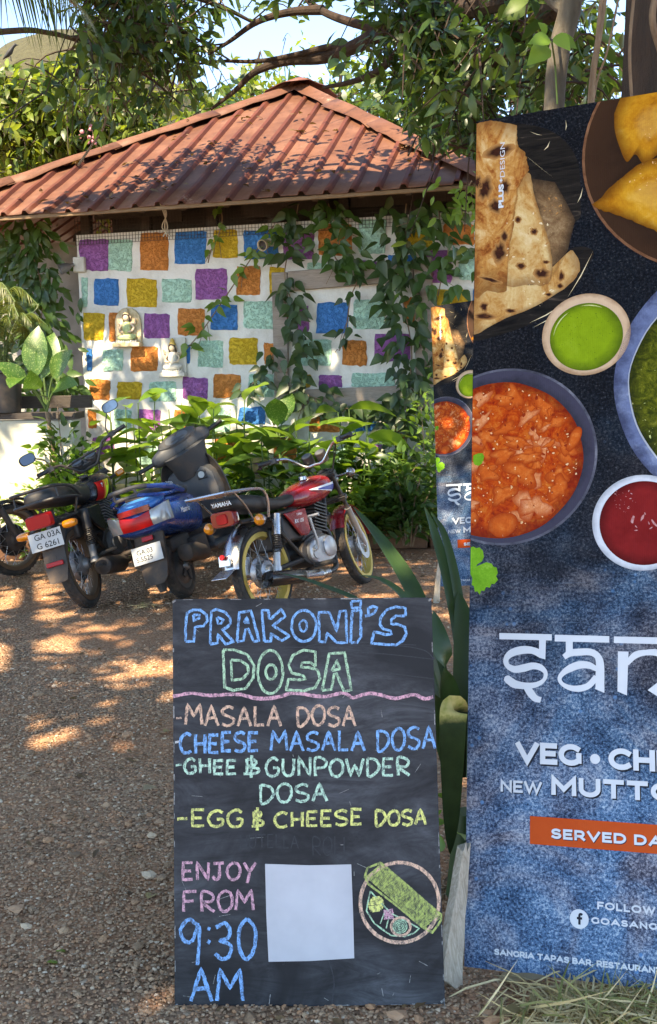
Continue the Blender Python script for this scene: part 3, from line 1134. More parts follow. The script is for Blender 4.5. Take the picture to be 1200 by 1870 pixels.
chalk_line('peach', [('-', 322, 332, 1296, 1324, dict(wpx=4)), ('MASALA', 339, 513, 1288, 1324, dict(dy=3)), ('DOSA', 542, 649, 1289, 1325)])
chalk_line('white', [('-', 320, 331, 1340, 1370, dict(wpx=4))])
chalk_line('blue', [('CHEESE', 329, 472, 1341, 1376, dict(dy=-5, wpx=6.2)), ('MASALA', 495, 666, 1335, 1371), ('DOSA', 688, 795, 1332, 1371, dict(dy=-5))])
chalk_line('mint', [('-', 321, 332, 1383, 1412, dict(wpx=4)), ('GHEE', 337, 432, 1386, 1413), ('&', 445, 474, 1384, 1418), ('GUNPOWDER', 486, 748, 1384, 1417)])
chalk_line('mint', [('DOSA', 474, 597, 1433, 1466, dict(dy=-3))])
chalk_line('yellow', [('-', 324, 342, 1479, 1509), ('EGG', 350, 444, 1479, 1510), ('&', 460, 481, 1476, 1512), ('CHEESE', 502, 661, 1482, 1510, dict(dy=-4)), ('DOSA', 685, 778, 1480, 1508, dict(dy=-3))])
chalk_line('pink', [('ENJOY', 333, 468, 1575, 1607)])
chalk_line('pink', [('FROM', 334, 463, 1628, 1665, dict(dy=-3))])
chalk_line('blue', [('9', 330, 366, 1682, 1755, dict(wpx=7)), (':', 372, 392, 1686, 1730, dict(wpx=7)), ('3', 393, 423, 1682, 1750, dict(wpx=7)), ('0', 436, 467, 1678, 1750, dict(wpx=7))], 'time_lettering')
chalk_line('blue', [('AM', 349, 444, 1770, 1828, dict(wpx=7))], 'time_lettering')
chalk_line('grey', [('NUTELLA', 438, 545, 1524, 1548, dict(wpx=2.2)), ('ROLL', 570, 640, 1528, 1562, dict(wpx=2.2))], 'faded_lettering')
# swipe marks
s = Strokes()
for q in ([(330, 1250), (322, 1215), (345, 1188), (400, 1181), (560, 1182), (700, 1178), (770, 1186), (794, 1204)], [(600, 1190), (700, 1194), (792, 1204)], [(640, 1220), (700, 1228), (794, 1240)], [(598, 1746), (610, 1790), (606, 1836)], [(560, 1180), (620, 1172), (760, 1178)]):
    s.line(q, 2.0, smooth=True, out=.0005)
s.build('swipe_mark', CH['grey'])
# worn, chipped edges
s = Strokes()
for i in range(46):
    side = CR.choice('LRTB')
    t = CR.random()
    ln = CR.uniform(3, 22)
    if side == 'L': q = [(316.5 + 4 * t, 1096 + 745 * t), (316.5 + 4 * t, 1096 + 745 * t + ln)]
    elif side == 'R': q = [(786.5 + 25 * t, 1096 + 735 * t), (786.5 + 25 * (t + ln / 735), 1096 + 735 * t + ln)]
    elif side == 'T': q = [(320 + 455 * t, 1095.2 - 3 * t), (320 + 455 * t + ln, 1095.2 - 3 * t)]
    else: q = [(325 + 470 * t, 1840 - 7 * t), (325 + 470 * t + ln, 1840 - 7 * t)]
    s.line(q, CR.uniform(1.0, 2.6), out=.0005)
for x, y in ((318, 1098), (785, 1095), (808, 1828), (322, 1836)):
    s.line([(x - 3, y + 2), (x + 3, y - 2)], 4, out=.0005)
for i in range(34):
    x, y, a = CR.uniform(325, 780), CR.uniform(1100, 1825), CR.uniform(0, 3.14)
    ln = CR.uniform(4, 26)
    s.line([(x, y), (x + ln * math.cos(a), y + ln * math.sin(a))], CR.uniform(.7, 1.5), out=.0005)
s.build('edge_wear', chalk('wear', (.30, .29, .27)))
# white paper sheet with a painted edge
k = NT('white_paper')
k.principled(k.ramp(k.noise(6), [(.3, (.44, .44, .46)), (.7, (.54, .54, .56))]), .7)
pp = MB()
q = [BRD.uv(*p) for p in zb([(410, 488), (600, 494), (780, 490), (788, 700), (793, 893), (600, 905), (425, 908), (415, 700)])]
pp.prism([(a.x, a.y) for a in q], .0008 * sgn, .0016 * sgn, BRD_F)
pp.build('paper_sheet', k.m, brd, smooth=0)
# the drawing: a rolled dosa on a round plate
s = Strokes()
for a in range(3):
    s.line(zb([(988 + (174 - a * 5) * math.cos(t), 654 + (177 - a * 5) * math.sin(t)) for t in np.linspace(a, a + 6.283, 40)]), 2.6)
for rad in (44, 38):
    s.line(zb([(993 + rad * math.cos(t), 757 + rad * .95 * math.sin(t)) for t in np.linspace(0, 6.283, 20)]), 2.4)
s.build('plate_drawing', CH['peach'])
s = Strokes()
s.line(zb([(862, 605), (850, 660), (846, 690), (880, 745), (950, 795), (1010, 800), (1050, 785), (1072, 765), (1000, 725), (950, 700), (862, 605)]), 2.8)
s.line(zb([(905, 745), (925, 690)]), 2.2)
s.line(zb([(930, 765), (942, 715)]), 2.2)
for rad in (30, 22, 14, 6):
    s.line(zb([(990 + rad * math.cos(t), 757 + rad * .95 * math.sin(t)) for t in np.linspace(0, 6.283, 18)]), 2.2)
s.build('bowl_drawing', CH['green'])
s = Strokes()
for i in range(11):
    y = 635 + i * 6
    hw_ = math.sqrt(max(0, 34 ** 2 - (y - 665) ** 2))
    s.line(zb([(887 - hw_, y + CR.uniform(-3, 3)), (887 + hw_, y - 6)]), 3.0)
s.build('egg_drawing', CH['yellow'])
s = Strokes()
for i in range(6):
    s.line(zb([(920 + CR.uniform(-3, 3), 690 + i * 7), (960 + CR.uniform(-3, 3), 682 + i * 8)]), 1.8)
    s.line(zb([(922 + i * 7, 685), (925 + i * 7, 725)]), 1.8)
s.build('garnish_drawing', CH['pink'])
s = Strokes()
c4 = [(842, 545), (905, 485), (1168, 712), (1128, 782)]
for kq in range(3):
    s.line(zb([(x + CR.uniform(-3, 3), y + CR.uniform(-3, 3)) for x, y in [(840, 540), (850, 505), (905, 484), (1020, 580), (1165, 705), (1168, 730), (1130, 783), (1095, 765), (960, 655), (850, 572)]]), 3.4, True)
ax, ay = Vector((c4[2][0] - c4[1][0], c4[2][1] - c4[1][1])), Vector((c4[0][0] - c4[1][0], c4[0][1] - c4[1][1]))
for i in range(58):
    t = i / 57
    p = Vector(c4[1]) + ax * t
    t2 = min(1, max(0, t + CR.uniform(-.09, .09)))
    q = Vector(c4[1]) + ax * t2 + ay
    s.line(zb([tuple(p), tuple(q)]), 1.7)
for i in range(16):
    t = (i + .5) / 16
    p = Vector(c4[1]) + ay * t + ax * CR.uniform(0, .05)
    q = p + ax * CR.uniform(.9, .97)
    s.line(zb([tuple(p), tuple(q)]), 1.5)
s.build('dosa_drawing', CH['lime'])
# ================================================================ printed banners
def pline(a, b): return Vector((a[0], a[1], 1)).cross(Vector((b[0], b[1], 1)))


vp = pline((870, 222), (1200, 168)).cross(pline((848, 1765), (1200, 1808)))
vp = vp / vp.z
be_ = -ray(vp.x, vp.y).normalized()
bup = be_.cross(ray(870, 222).cross(ray(848, 1765))).normalized()
if bup.z < 0: bup = -bup
BAN = Plane(ground(848, 1765), be_, bup)
BNH = BAN.uv(870, 222).y
BNW = 1.30
ban = thing('food_banner', 'tall blue printed food banner leaning at the right front, with plates of curry and bread', 'banner', group='printed food banners')
ban.matrix_basis = BAN.matrix()


def circ3(a, b, c):
    A, B, C = (BAN.uv(*q) for q in (a, b, c))
    d = 2 * (A.x * (B.y - C.y) + B.x * (C.y - A.y) + C.x * (A.y - B.y))
    ux = ((A.length_squared) * (B.y - C.y) + B.length_squared * (C.y - A.y) + C.length_squared * (A.y - B.y)) / d
    uy = ((A.length_squared) * (C.x - B.x) + B.length_squared * (A.x - C.x) + C.length_squared * (B.x - A.x)) / d
    o = Vector((ux, uy))
    return o, (A - o).length


def clip(poly, axis, val, keep_gt):
    out = []
    n = len(poly)
    for i in range(n):
        a, b = poly[i], poly[(i + 1) % n]
        ia, ib = (a[axis] >= val) == keep_gt, (b[axis] >= val) == keep_gt
        if ia: out.append(a)
        if ia != ib:
            t = (val - a[axis]) / (b[axis] - a[axis])
            out.append(tuple(p_ + (q_ - p_) * t for p_, q_ in zip(a, b)))
    return out


class Art:
    """flat printed shapes on the banner; every vertex carries edge = 0 in a shape's middle .. 1 on its outline"""
    def __init__(s):
        s.b = MB()
        s.e = []

    def _put(s, P, lvl, mi):
        for ax, v, g in ((0, .0015, True), (0, BNW - .0015, False), (1, .0015, True), (1, BNH - .0015, False)):
            P = clip(P, ax, v, g)
            if len(P) < 3: return
        s.b.mi = mi
        s.b.add([(q[0], q[1], .0004 * lvl) for q in P], [tuple(range(len(P)))])
        s.e += [q[2] for q in P]

    def poly(s, uv, lvl, mi=0, rings=None, mid=None):
        uv = [(q[0], q[1]) for q in uv]
        if not rings:
            s._put([q + (1.0,) for q in uv], lvl, mi)
            return s
        c = mid or (sum(q[0] for q in uv) / len(uv), sum(q[1] for q in uv) / len(uv))
        R_ = [[(c[0] + (x - c[0]) * t, c[1] + (y - c[1]) * t, t) for x, y in uv] for t in rings]
        n = len(uv)
        s._put(R_[0], lvl, mi)
        for A, B in zip(R_[:-1], R_[1:]):
            for i in range(n):
                j = (i + 1) % n
                s._put([A[i], B[i], B[j], A[j]], lvl, mi)
        return s

    def px(s, pts, lvl, mi=0, smooth=False, jag=0.0, seed=1, rings=None, mid=None):
        uv = [BAN.uv(*p) for p in pts]
        if smooth:
            q = [Vector((p.x, p.y, 0)) for p in uv]
            q = smoothline(q + [q[0]], 5)[:-1]
            uv = [(p.x, p.y) for p in q]
        if jag:
            rr_ = random.Random(seed)
            uv = [(p[0] + rr_.gauss(0, jag), p[1] + rr_.gauss(0, jag)) for p in uv]
        if mid: mid = tuple(BAN.uv(*mid))
        return s.poly([(p[0], p[1]) for p in uv], lvl, mi, rings, mid)

    def disc(s, o, r, lvl, mi=0, n=64, wob=0.0, seed=0, rings=None, off=(0, 0)):
        rr_ = random.Random(seed)
        ph = [rr_.uniform(0, 6) for _ in range(4)]
        P = []
        for i in range(n):
            a = 2 * math.pi * i / n
            q = r * (1 + wob * (math.sin(3 * a + ph[0]) + .6 * math.sin(7 * a + ph[1]) + .4 * math.sin(13 * a + ph[2])))
            P.append((o.x + q * math.cos(a), o.y + q * math.sin(a)))
        return s.poly(P, lvl, mi, rings, (o.x + off[0] * r, o.y + off[1] * r) if rings else None)

    def glints(s, o, r, n, lvl, mi, s0, s1, seed, asp=.45):
        rr_ = random.Random(seed)
        for i in range(n):
            an, d_ = rr_.uniform(0, 6.283), r * math.sqrt(rr_.random())
            cx_, cy_ = o[0] + d_ * math.cos(an), o[1] + d_ * math.sin(an)
            q, ro = s0 + (s1 - s0) * rr_.random() ** 2.5, rr_.uniform(0, 3.14)
            P = []
            for k_ in range(7):
                t = 6.283 * k_ / 7
                x, y = q * rr_.uniform(.5, 1.2) * math.cos(t), q * asp * rr_.uniform(.5, 1.2) * math.sin(t)
                P.append((cx_ + x * math.cos(ro) - y * math.sin(ro), cy_ + x * math.sin(ro) + y * math.cos(ro)))
            s.poly(P, lvl + (i % 9) * .03, mi)
        return s

    def build(s, name, mats):
        o = s.b.build(name, mats, ban, smooth=0)
        at_ = o.data.attributes.new('edge', 'FLOAT', 'POINT')
        at_.data.foreach_set('value', s.e)
        return o


RG = (.25, .5, .7, .84, .93, 1.0)


def flute(k, strength=.12):
    wv = k.n('TexWave', wave_type='BANDS', bands_direction='X')
    wv.inputs['Scale'].default_value = 55
    k.l(k.tc.outputs['Object'], wv.inputs['Vector'])
    return k.bump(wv.outputs['Fac'], strength, .001)


def print_mat(name, stops, scale=30, dist=1.2, rough=.45, sp=None, mscale=(1, 1, 1), edge=None, fine=0.0):
    """edge = list of (edge value, tint, amount) stops mixed in towards a printed shape's outline"""
    k = NT('print_' + name)
    f = k.noise(scale, 8, .68, k.mapping(mscale), dist)
    if fine:
        f = k.math('ADD', k.math('MULTIPLY', f, 1 - fine), k.math('MULTIPLY', k.noise(scale * 6, 6, .75, None, 1.0), fine))
    c = k.ramp(f, stops)
    if edge:
        at_ = k.n('Attribute', attribute_name='edge')
        e_ = k.math('ADD', at_.outputs['Fac'], k.math('MULTIPLY', k.math('SUBTRACT', k.noise(scale * 1.7, 5, .7), .5), .35))
        for lo_, hi_, tint, amt in edge:
            c = k.mix(k.ramp(e_, [(lo_, 0.0), (hi_, amt)]) if lo_ < hi_ else k.ramp(e_, [(hi_, amt), (lo_, 0.0)]), c, tint)
    if sp:
        g = k.ramp(k.noise(sp[0], 6, .7, None, .8), [(sp[1], 0.0), (sp[1] + .06, 1.0)])
        c = k.mix(g, c, sp[2])
    return k.principled(c, rough, normal=flute(k), spec=.07)


k = NT('print_blue_grunge')
sx = k.n('SeparateXYZ')
k.l(k.tc.outputs['Object'], sx.inputs[0])
lo = k.noise(2.2, 4, .6)
hv = k.math('ADD', k.math('MULTIPLY', sx.outputs[1], -.62), k.math('MULTIPLY', lo, .9))       # printed picture: dark slate at the top, blue below
bl = k.ramp(hv, [(-0.0, .10), (.02, .45), (.14, .8), (.40, 1.0)])
hvn = k.math('ADD', hv, 1.0)
bl = k.ramp(k.math('MULTIPLY', hvn, .5), [(.22, .02), (.36, .10), (.47, .62), (.60, .95)])
gr = k.noise(130, 3, .85)
gr2 = k.noise(9, 6, .7)
spk = k.ramp(gr, [(.40, 0.0), (.62, 1.0)])
blue = k.ramp(k.math('ADD', k.math('MULTIPLY', gr2, .38), k.math('MULTIPLY', gr, .62)), [(.37, (.005, .011, .026)), (.45, (.026, .070, .140)), (.53, (.090, .20, .335)), (.62, (.42, .52, .58))])
grey = k.ramp(k.math('ADD', k.math('MULTIPLY', gr2, .4), k.math('MULTIPLY', gr, .6)), [(.38, (.014, .014, .022)), (.47, (.085, .080, .105)), (.58, (.40, .36, .37))])
gm = k.ramp(k.noise(2.6, 5, .6, k.mapping((1, 1, 1), (0, 0, 0)), 1.0), [(.42, 0.0), (.58, .85)])
mixb = k.mix(gm, blue, grey)
dark = k.ramp(gr, [(.45, (.003, .003, .004)), (.60, (.010, .010, .012)), (.72, (.08, .08, .088))])
c = k.mix(bl, dark, mixb)
str_ = k.ramp(k.noise(5, 6, .8, k.mapping((.5, 40, 1))), [(.62, 0.0), (.68, .6)])
c = k.mix(k.math('MULTIPLY', str_, bl), c, (.26, .42, .58))
drop = k.ramp(k.voro(26, 'F1'), [(.10, .85), (.17, 0.0)])
c = k.mix(k.math('MULTIPLY', k.math('MULTIPLY', drop, bl), k.ramp(k.noise(3), [(.5, 0.0), (.56, 1.0)])), c, (.08, .24, .45))
M['grunge'] = k.principled(c, .45, normal=flute(k), spec=.07)
k = NT('white_foam_edge')
M['foam'] = k.principled((.72, .72, .72), .6)
PM = dict(
    naan=print_mat('naan', [(.34, (.05, .012, .005)), (.43, (.30, .085, .018)), (.51, (.50, .23, .06)), (.64, (.66, .46, .22))], 6.5, 1.8, sp=(24, .64, (.16, .05, .015)), mscale=(1.3, .7, 1), edge=[(.72, 1.0, (.20, .085, .025), .8)], fine=.3),
    naan_pale=print_mat('naan_pale', [(.33, (.22, .065, .018)), (.43, (.46, .22, .06)), (.55, (.60, .40, .17)), (.72, (.72, .58, .36))], 8, 1.5, sp=(26, .66, (.20, .07, .02)), mscale=(1.5, .6, 1), edge=[(.75, 1.0, (.22, .10, .035), .75)], fine=.3),
    naan_brown=print_mat('naan_brown', [(.3, (.07, .035, .015)), (.5, (.20, .11, .05)), (.7, (.38, .25, .13))], 20, 1.0, edge=[(.5, 1.0, (.025, .015, .01), .9)], fine=.4),
    char=print_mat('char', [(.3, (.008, .004, .004)), (.55, (.05, .015, .008)), (.75, (.20, .07, .02))], 34, 1.4, edge=[(.45, .95, (.42, .19, .06), 1.0)], fine=.3),
    dark_plate=print_mat('dark_plate', [(.35, (.006, .005, .005)), (.6, (.02, .016, .013)), (.75, (.10, .07, .05))], 7, 1.5, mscale=(1, 6, 1)),
    brown_bowl=print_mat('brown_bowl', [(.3, (.010, .006, .004)), (.7, (.034, .016, .009))], 5, edge=[(.6, 1.0, (.05, .022, .011), .8)]),
    copper=print_mat('copper', [(.3, (.10, .035, .016)), (.7, (.24, .11, .055))], 20),
    samosa=print_mat('samosa', [(.32, (.20, .06, .005)), (.43, (.42, .155, .010)), (.57, (.56, .265, .022)), (.75, (.70, .43, .11))], 6, .9, sp=(46, .70, (.70, .52, .24)), edge=[(.62, .98, (.14, .045, .005), .92), (.45, .02, (.80, .56, .18), .35)], fine=.35),
    cream=print_mat('cream', [(.3, (.50, .31, .18)), (.7, (.62, .44, .29))], 5, edge=[(.90, 1.0, (.30, .17, .09), .8)]),
    green=print_mat('green', [(.3, (.15, .235, .008)), (.55, (.205, .31, .012)), (.75, (.27, .38, .03))], 9, sp=(120, .64, (.07, .13, .008)), edge=[(.72, 1.0, (.055, .095, .006), .85)], fine=.3),
    bowl_dark=print_mat('bowl_dark', [(.3, (.008, .008, .010)), (.7, (.030, .029, .038))], 6, edge=[(.80, .96, (.06, .055, .085), .7)]),
    bowl_edge=print_mat('bowl_edge', [(.3, (.03, .03, .04)), (.55, (.10, .10, .125)), (.75, (.26, .26, .29))], 9),
    curry=print_mat('curry', [(.30, (.10, .006, .003)), (.42, (.34, .024, .004)), (.52, (.50, .065, .007)), (.64, (.60, .16, .022)), (.80, (.72, .36, .12))], 12, 2.6, rough=.4, sp=(56, .70, (.78, .45, .24)), edge=[(.80, 1.0, (.14, .010, .004), .8)], fine=.35),
    chunk=print_mat('chunk', [(.28, (.42, .045, .006)), (.5, (.58, .105, .014)), (.72, (.70, .23, .055))], 15, 1.8, sp=(50, .66, (.80, .50, .28)), edge=[(.50, 1.0, (.34, .035, .005), .95)], fine=.4),
    chunk_pale=print_mat('chunk_pale', [(.3, (.50, .09, .022)), (.5, (.64, .21, .075)), (.7, (.78, .42, .23))], 19, 2.0, edge=[(.50, 1.0, (.40, .05, .007), .95)], fine=.4),
    blue_bowl=print_mat('blue_bowl', [(.3, (.06, .08, .16)), (.55, (.13, .17, .29)), (.75, (.30, .36, .48))], 8, edge=[(.90, 1.0, (.03, .035, .07), .8)], fine=.3),
    palak=print_mat('palak', [(.30, (.006, .011, .002)), (.45, (.045, .056, .004)), (.58, (.13, .135, .010)), (.72, (.34, .30, .05))], 20, 2.8, rough=.4, sp=(60, .69, (.50, .46, .20)), edge=[(.85, 1.0, (.012, .016, .003), .8)], fine=.35),
    white_bowl=print_mat('white_bowl', [(.3, (.52, .54, .57)), (.7, (.62, .64, .66))], 5, edge=[(.90, 1.0, (.26, .28, .31), .7)]),
    ketchup=print_mat('ketchup', [(.3, (.15, .006, .006)), (.6, (.23, .013, .012)), (.8, (.30, .03, .025))], 6, sp=(22, .74, (.46, .20, .19)), edge=[(.75, 1.0, (.075, .004, .004), .8)], fine=.2),
    herb=print_mat('herb', [(.3, (.07, .21, .008)), (.55, (.15, .35, .02)), (.75, (.32, .49, .08))], 26, 1, fine=.4),
    glint=print_mat('glint', [(.3, (.70, .34, .12)), (.7, (.80, .54, .30))], 60),
    curry_dark=print_mat('curry_dark', [(.3, (.20, .014, .004)), (.7, (.34, .035, .007))], 60),
    glint_green=print_mat('glint_green', [(.3, (.30, .34, .06)), (.7, (.62, .62, .28))], 60),
    glint_pink=print_mat('glint_pink', [(.3, (.40, .12, .11)), (.7, (.62, .36, .34))], 60),
    herb_dark=print_mat('herb_dark', [(.3, (.05, .09, .006)), (.7, (.10, .16, .012))], 60),
    crumb=print_mat('crumb', [(.3, (.62, .46, .24)), (.7, (.78, .66, .44))], 60),
    white=print_mat('white', [(.3, (.56, .58, .60)), (.7, (.63, .65, .66))], 4),
    grey=print_mat('grey', [(.3, (.010, .012, .016)), (.7, (.024, .028, .04))], 30),
    orange=print_mat('orange', [(.3, (.52, .060, .010)), (.7, (.60, .085, .014))], 4),
)
# panel
b = MB()
b.prism([(0, 0), (BNW, 0), (BNW, BNH), (0, BNH)], -.006, 0, lambda u, v, w_: (u, v, w_))
o = b.build('printed_panel', [M['foam'], M['grunge']], ban, smooth=0)
for p in o.data.polygons:
    if p.normal.z > .9: p.material_index = 1


def q1(pts): return [(850 + x / 3.4286, 170 + y / 3.4286) for x, y in pts]
def q2(pts): return [(850 + x / 3.117, 520 + y / 3.117) for x, y in pts]
def q8(pts): return [(860 + x / 3.529, 1130 + y / 3.529) for x, y in pts]


a = Art()
a.px(q1([(40, 1560), (40, 1300), (300, 1200), (640, 980), (800, 985), (760, 1100), (690, 1220), (600, 1320), (420, 1440), (200, 1520)]), 1, 0, True)
a.px(q1([(40, 190), (330, 190), (560, 250), (700, 420), (720, 700), (700, 800), (500, 900), (300, 700), (40, 700)]), 1, 0, True)
a.px(q1([(400, 540), (560, 555), (640, 690), (692, 790), (640, 985), (580, 1085), (545, 1150), (480, 1000), (430, 760)]), 2, 3, False, .002, rings=RG)
a.px(q1([(35, 1255), (255, 1190), (420, 1200), (545, 1150), (655, 985), (718, 1090), (650, 1200), (450, 1330), (220, 1425), (35, 1510)]), 3, 2, True, .001, rings=RG)
a.px(q1([(300, 560), (400, 500), (430, 640), (480, 790), (525, 940), (545, 1080), (530, 1180), (470, 1210), (420, 1195), (240, 1190), (260, 850)]), 4, 2, True, .001, rings=RG)
a.px(q1([(30, 205), (110, 182), (190, 178), (260, 192), (318, 205), (322, 265), (330, 330), (362, 362), (385, 400), (388, 440), (396, 485), (362, 540), (330, 600), (326, 660), (312, 720), (306, 810), (290, 900), (272, 1010), (262, 1180), (240, 1250), (140, 1240), (35, 1200)]), 5, 1, True, .0012, rings=RG)
rr_ = random.Random(2)
for x, y, rx, ry, rot in ((210, 370, 105, 48, -18), (120, 600, 60, 90, 20), (190, 710, 60, 55, 0), (250, 590, 40, 60, 0), (215, 1000, 52, 80, 10), (245, 900, 25, 45, 0), (80, 560, 30, 60, 0), (150, 1170, 90, 16, 15)):
    pts = [(x + rx * rr_.uniform(.7, 1.1) * math.cos(t) * math.cos(R(rot)) - ry * rr_.uniform(.7, 1.1) * math.sin(t) * math.sin(R(rot)),
            y + rx * rr_.uniform(.7, 1.1) * math.cos(t) * math.sin(R(rot)) + ry * rr_.uniform(.7, 1.1) * math.sin(t) * math.cos(R(rot))) for t in np.linspace(0, 6.283, 19)[:-1]]
    a.px(q1(pts), 6, 4, True, rings=RG)
for x, y, rx, ry in ((432, 868, 26, 28), (330, 795, 22, 26), (350, 1085, 35, 28), (478, 1135, 58, 40), (505, 1060, 28, 14), (600, 1150, 22, 40), (118, 1340, 28, 38), (115, 1400, 85, 26), (520, 1263, 24, 14), (285, 1365, 40, 16), (595, 1210, 22, 20)):
    pts = [(x + rx * rr_.uniform(.7, 1.15) * math.cos(t), y + ry * rr_.uniform(.7, 1.15) * math.sin(t)) for t in np.linspace(0, 6.283, 15)[:-1]]
    a.px(q1(pts), 6, 4, True, rings=RG)
for c_, r_, n_, mi_ in (((380, 900), .08, 24, 5), ((450, 1250), .05, 16, 5), ((330, 1000), .10, 40, 4), ((540, 720), .04, 26, 4)):
    q_ = BAN.uv(*q1([c_])[0])
    a.glints(q_, r_, n_, 6.6, mi_, .001, .008, n_, .5)
for p0, p1 in (((700, 690), (735, 590)), ((490, 360), (530, 300)), ((627, 165), (627, 235)), ((640, 1280), (800, 990)), ((400, 1440), (600, 1330)), ((420, 1470), (640, 1340)), ((350, 370), (550, 530)), ((400, 240), (480, 265))):
    ribbon_ = q1([p0, ((p0[0] + p1[0]) / 2 + 8, (p0[1] + p1[1]) / 2 + 8), p1, ((p0[0] + p1[0]) / 2 + 3, (p0[1] + p1[1]) / 2 + 3)])
    a.px(ribbon_, 1.5, 5)
a.build('bread_picture', [PM['dark_plate'], PM['naan'], PM['naan_pale'], PM['naan_brown'], PM['char'], PM['crumb']])

a = Art()
o1, r1 = circ3(*q1([(830, 55), (735, 500), (1010, 960)]))
a.disc(o1, r1, 2, 1)
a.disc(o1, r1 - .008, 3, 0, rings=RG)
a.px(q1([(932, 130), (975, 30), (1060, -60), (1300, -120), (1420, 100), (1300, 330), (1200, 390), (1120, 447), (1065, 385), (1010, 432), (962, 330), (935, 230)]), 4, 2, True, rings=RG, mid=q1([(1150, 210)])[0])
a.px(q1([(788, 702), (850, 655), (930, 570), (985, 530), (1100, 440), (1300, 400), (1450, 560), (1430, 850), (1260, 885), (1160, 850), (1040, 800), (930, 758), (850, 735)]), 5, 2, True, .0012, rings=RG, mid=q1([(1130, 640)])[0])
for c_, r_, n_ in (((1130, 520), .05, 22), ((1180, 230), .04, 10)):
    a.glints(BAN.uv(*q1([c_])[0]), r_, n_, 6, 3, .001, .006, n_)
a.build('samosa_picture', [PM['brown_bowl'], PM['copper'], PM['samosa'], PM['glint']])

a = Art()
o1, r1 = circ3(*q2([(440, 265), (650, 57), (640, 515)]))
a.disc(o1, r1, 2, 0, rings=RG)
o2, r2 = circ3(*q2([(482, 330), (690, 105), (640, 487)]))
a.disc(o2, r2, 3, 1, rings=RG, off=(-.25, .15))
a.glints(o2, r2 * .93, 160, 4, 2, .0008, .003, 9)
for dr_, a0_, a1_ in ((.90, 120, 175), (.93, 60, 100)):
    a.poly([(o2.x + r2 * (dr_ + .015 * math.sin(math.pi * i / 10)) * math.cos(R(a0_ + (a1_ - a0_) * i / 10)), o2.y + r2 * (dr_ + .015 * math.sin(math.pi * i / 10)) * math.sin(R(a0_ + (a1_ - a0_) * i / 10))) for i in range(11)] + [(o2.x + r2 * (dr_ - .02 * math.sin(math.pi * i / 10)) * math.cos(R(a0_ + (a1_ - a0_) * i / 10)), o2.y + r2 * (dr_ - .02 * math.sin(math.pi * i / 10)) * math.sin(R(a0_ + (a1_ - a0_) * i / 10))) for i in range(10, -1, -1)], 5, 3)
a.build('chutney_picture', [PM['cream'], PM['green'], PM['herb_dark'], PM['glint_green']])

a = Art()
o1, r1 = circ3(*q2([(300, 478), (752, 960), (250, 1482)]))
a.disc(o1, r1, 2, 1)
a.disc(o1, r1 - .007, 3, 0, 96, rings=RG)
o2, r2 = circ3(*q2([(300, 560), (668, 950), (240, 1442)]))
a.disc(o2, r2, 4, 2, 90, .006, 3, rings=RG)
cr_ = random.Random(6)
for i in range(64):
    an, d_ = cr_.uniform(0, 6.283), r2 * math.sqrt(cr_.uniform(0, .72))
    c_ = o2 + Vector((math.cos(an), math.sin(an))) * d_
    s_ = cr_.uniform(.014, .046)
    el = cr_.uniform(.3, .85)
    ro = cr_.uniform(0, 3.14)
    P = []
    ph = [cr_.uniform(0, 6.283) for _ in range(3)]
    for t in np.linspace(0, 6.283, 17)[:-1]:
        w_ = 1 + .28 * math.sin(2 * t + ph[0]) + .22 * math.sin(3 * t + ph[1]) + .16 * math.sin(5 * t + ph[2]) + cr_.uniform(-.12, .12)
        x, y = s_ * math.cos(t) * w_, s_ * el * math.sin(t) * w_
        P.append((c_.x + x * math.cos(ro) - y * math.sin(ro), c_.y + x * math.sin(ro) + y * math.cos(ro)))
    P = [(p.x, p.y) for p in smoothline([Vector((x, y, 0)) for x, y in P + [P[0]]], 2)[:-1]]
    a.poly(P, 5 + (i % 16) * .2, 3 if i % 3 else 4, RG, (c_.x + s_ * .15, c_.y + s_ * .2))
a.px(q2([(570, 940), (600, 850), (640, 810), (665, 830), (650, 890), (600, 950)]), 9, 3, True, rings=RG)
a.px(q2([(130, 1400), (140, 1340), (210, 1300), (280, 1310), (300, 1360), (260, 1420), (190, 1440)]), 9, 3, True, rings=RG)
a.px(q2([(45, 975), (80, 960), (105, 975), (95, 1020), (65, 1030), (48, 1015)]), 9, 5, True, .001)
a.glints(o2, r2 * .95, 230, 8.6, 6, .0008, .0055, 4, .7)
a.glints(o2, r2 * .97, 90, 8.4, 7, .002, .010, 5, .6)
a.build('curry_picture', [PM['bowl_dark'], PM['bowl_edge'], PM['curry'], PM['chunk'], PM['chunk_pale'], PM['herb'], PM['glint'], PM['curry_dark']])

a = Art()
o1, r1 = circ3(*q2([(845, 560), (1091, 40), (1091, 1105)]))
a.disc(o1, r1, 2, 0, 80, .004, 1, rings=RG)
o2, r2 = circ3(*q2([(938, 600), (1091, 195), (1091, 985)]))
a.disc(o2, r2 + .004, 3, 1, 80, .006, 2)
a.disc(o2, r2, 4, 2, 80, .008, 2, rings=RG)
a.glints(o2, r2 * .95, 420, 5, 3, .001, .007, 8)
a.build('spinach_picture', [PM['blue_bowl'], PM['white_bowl'], PM['palak'], PM['glint_green']])

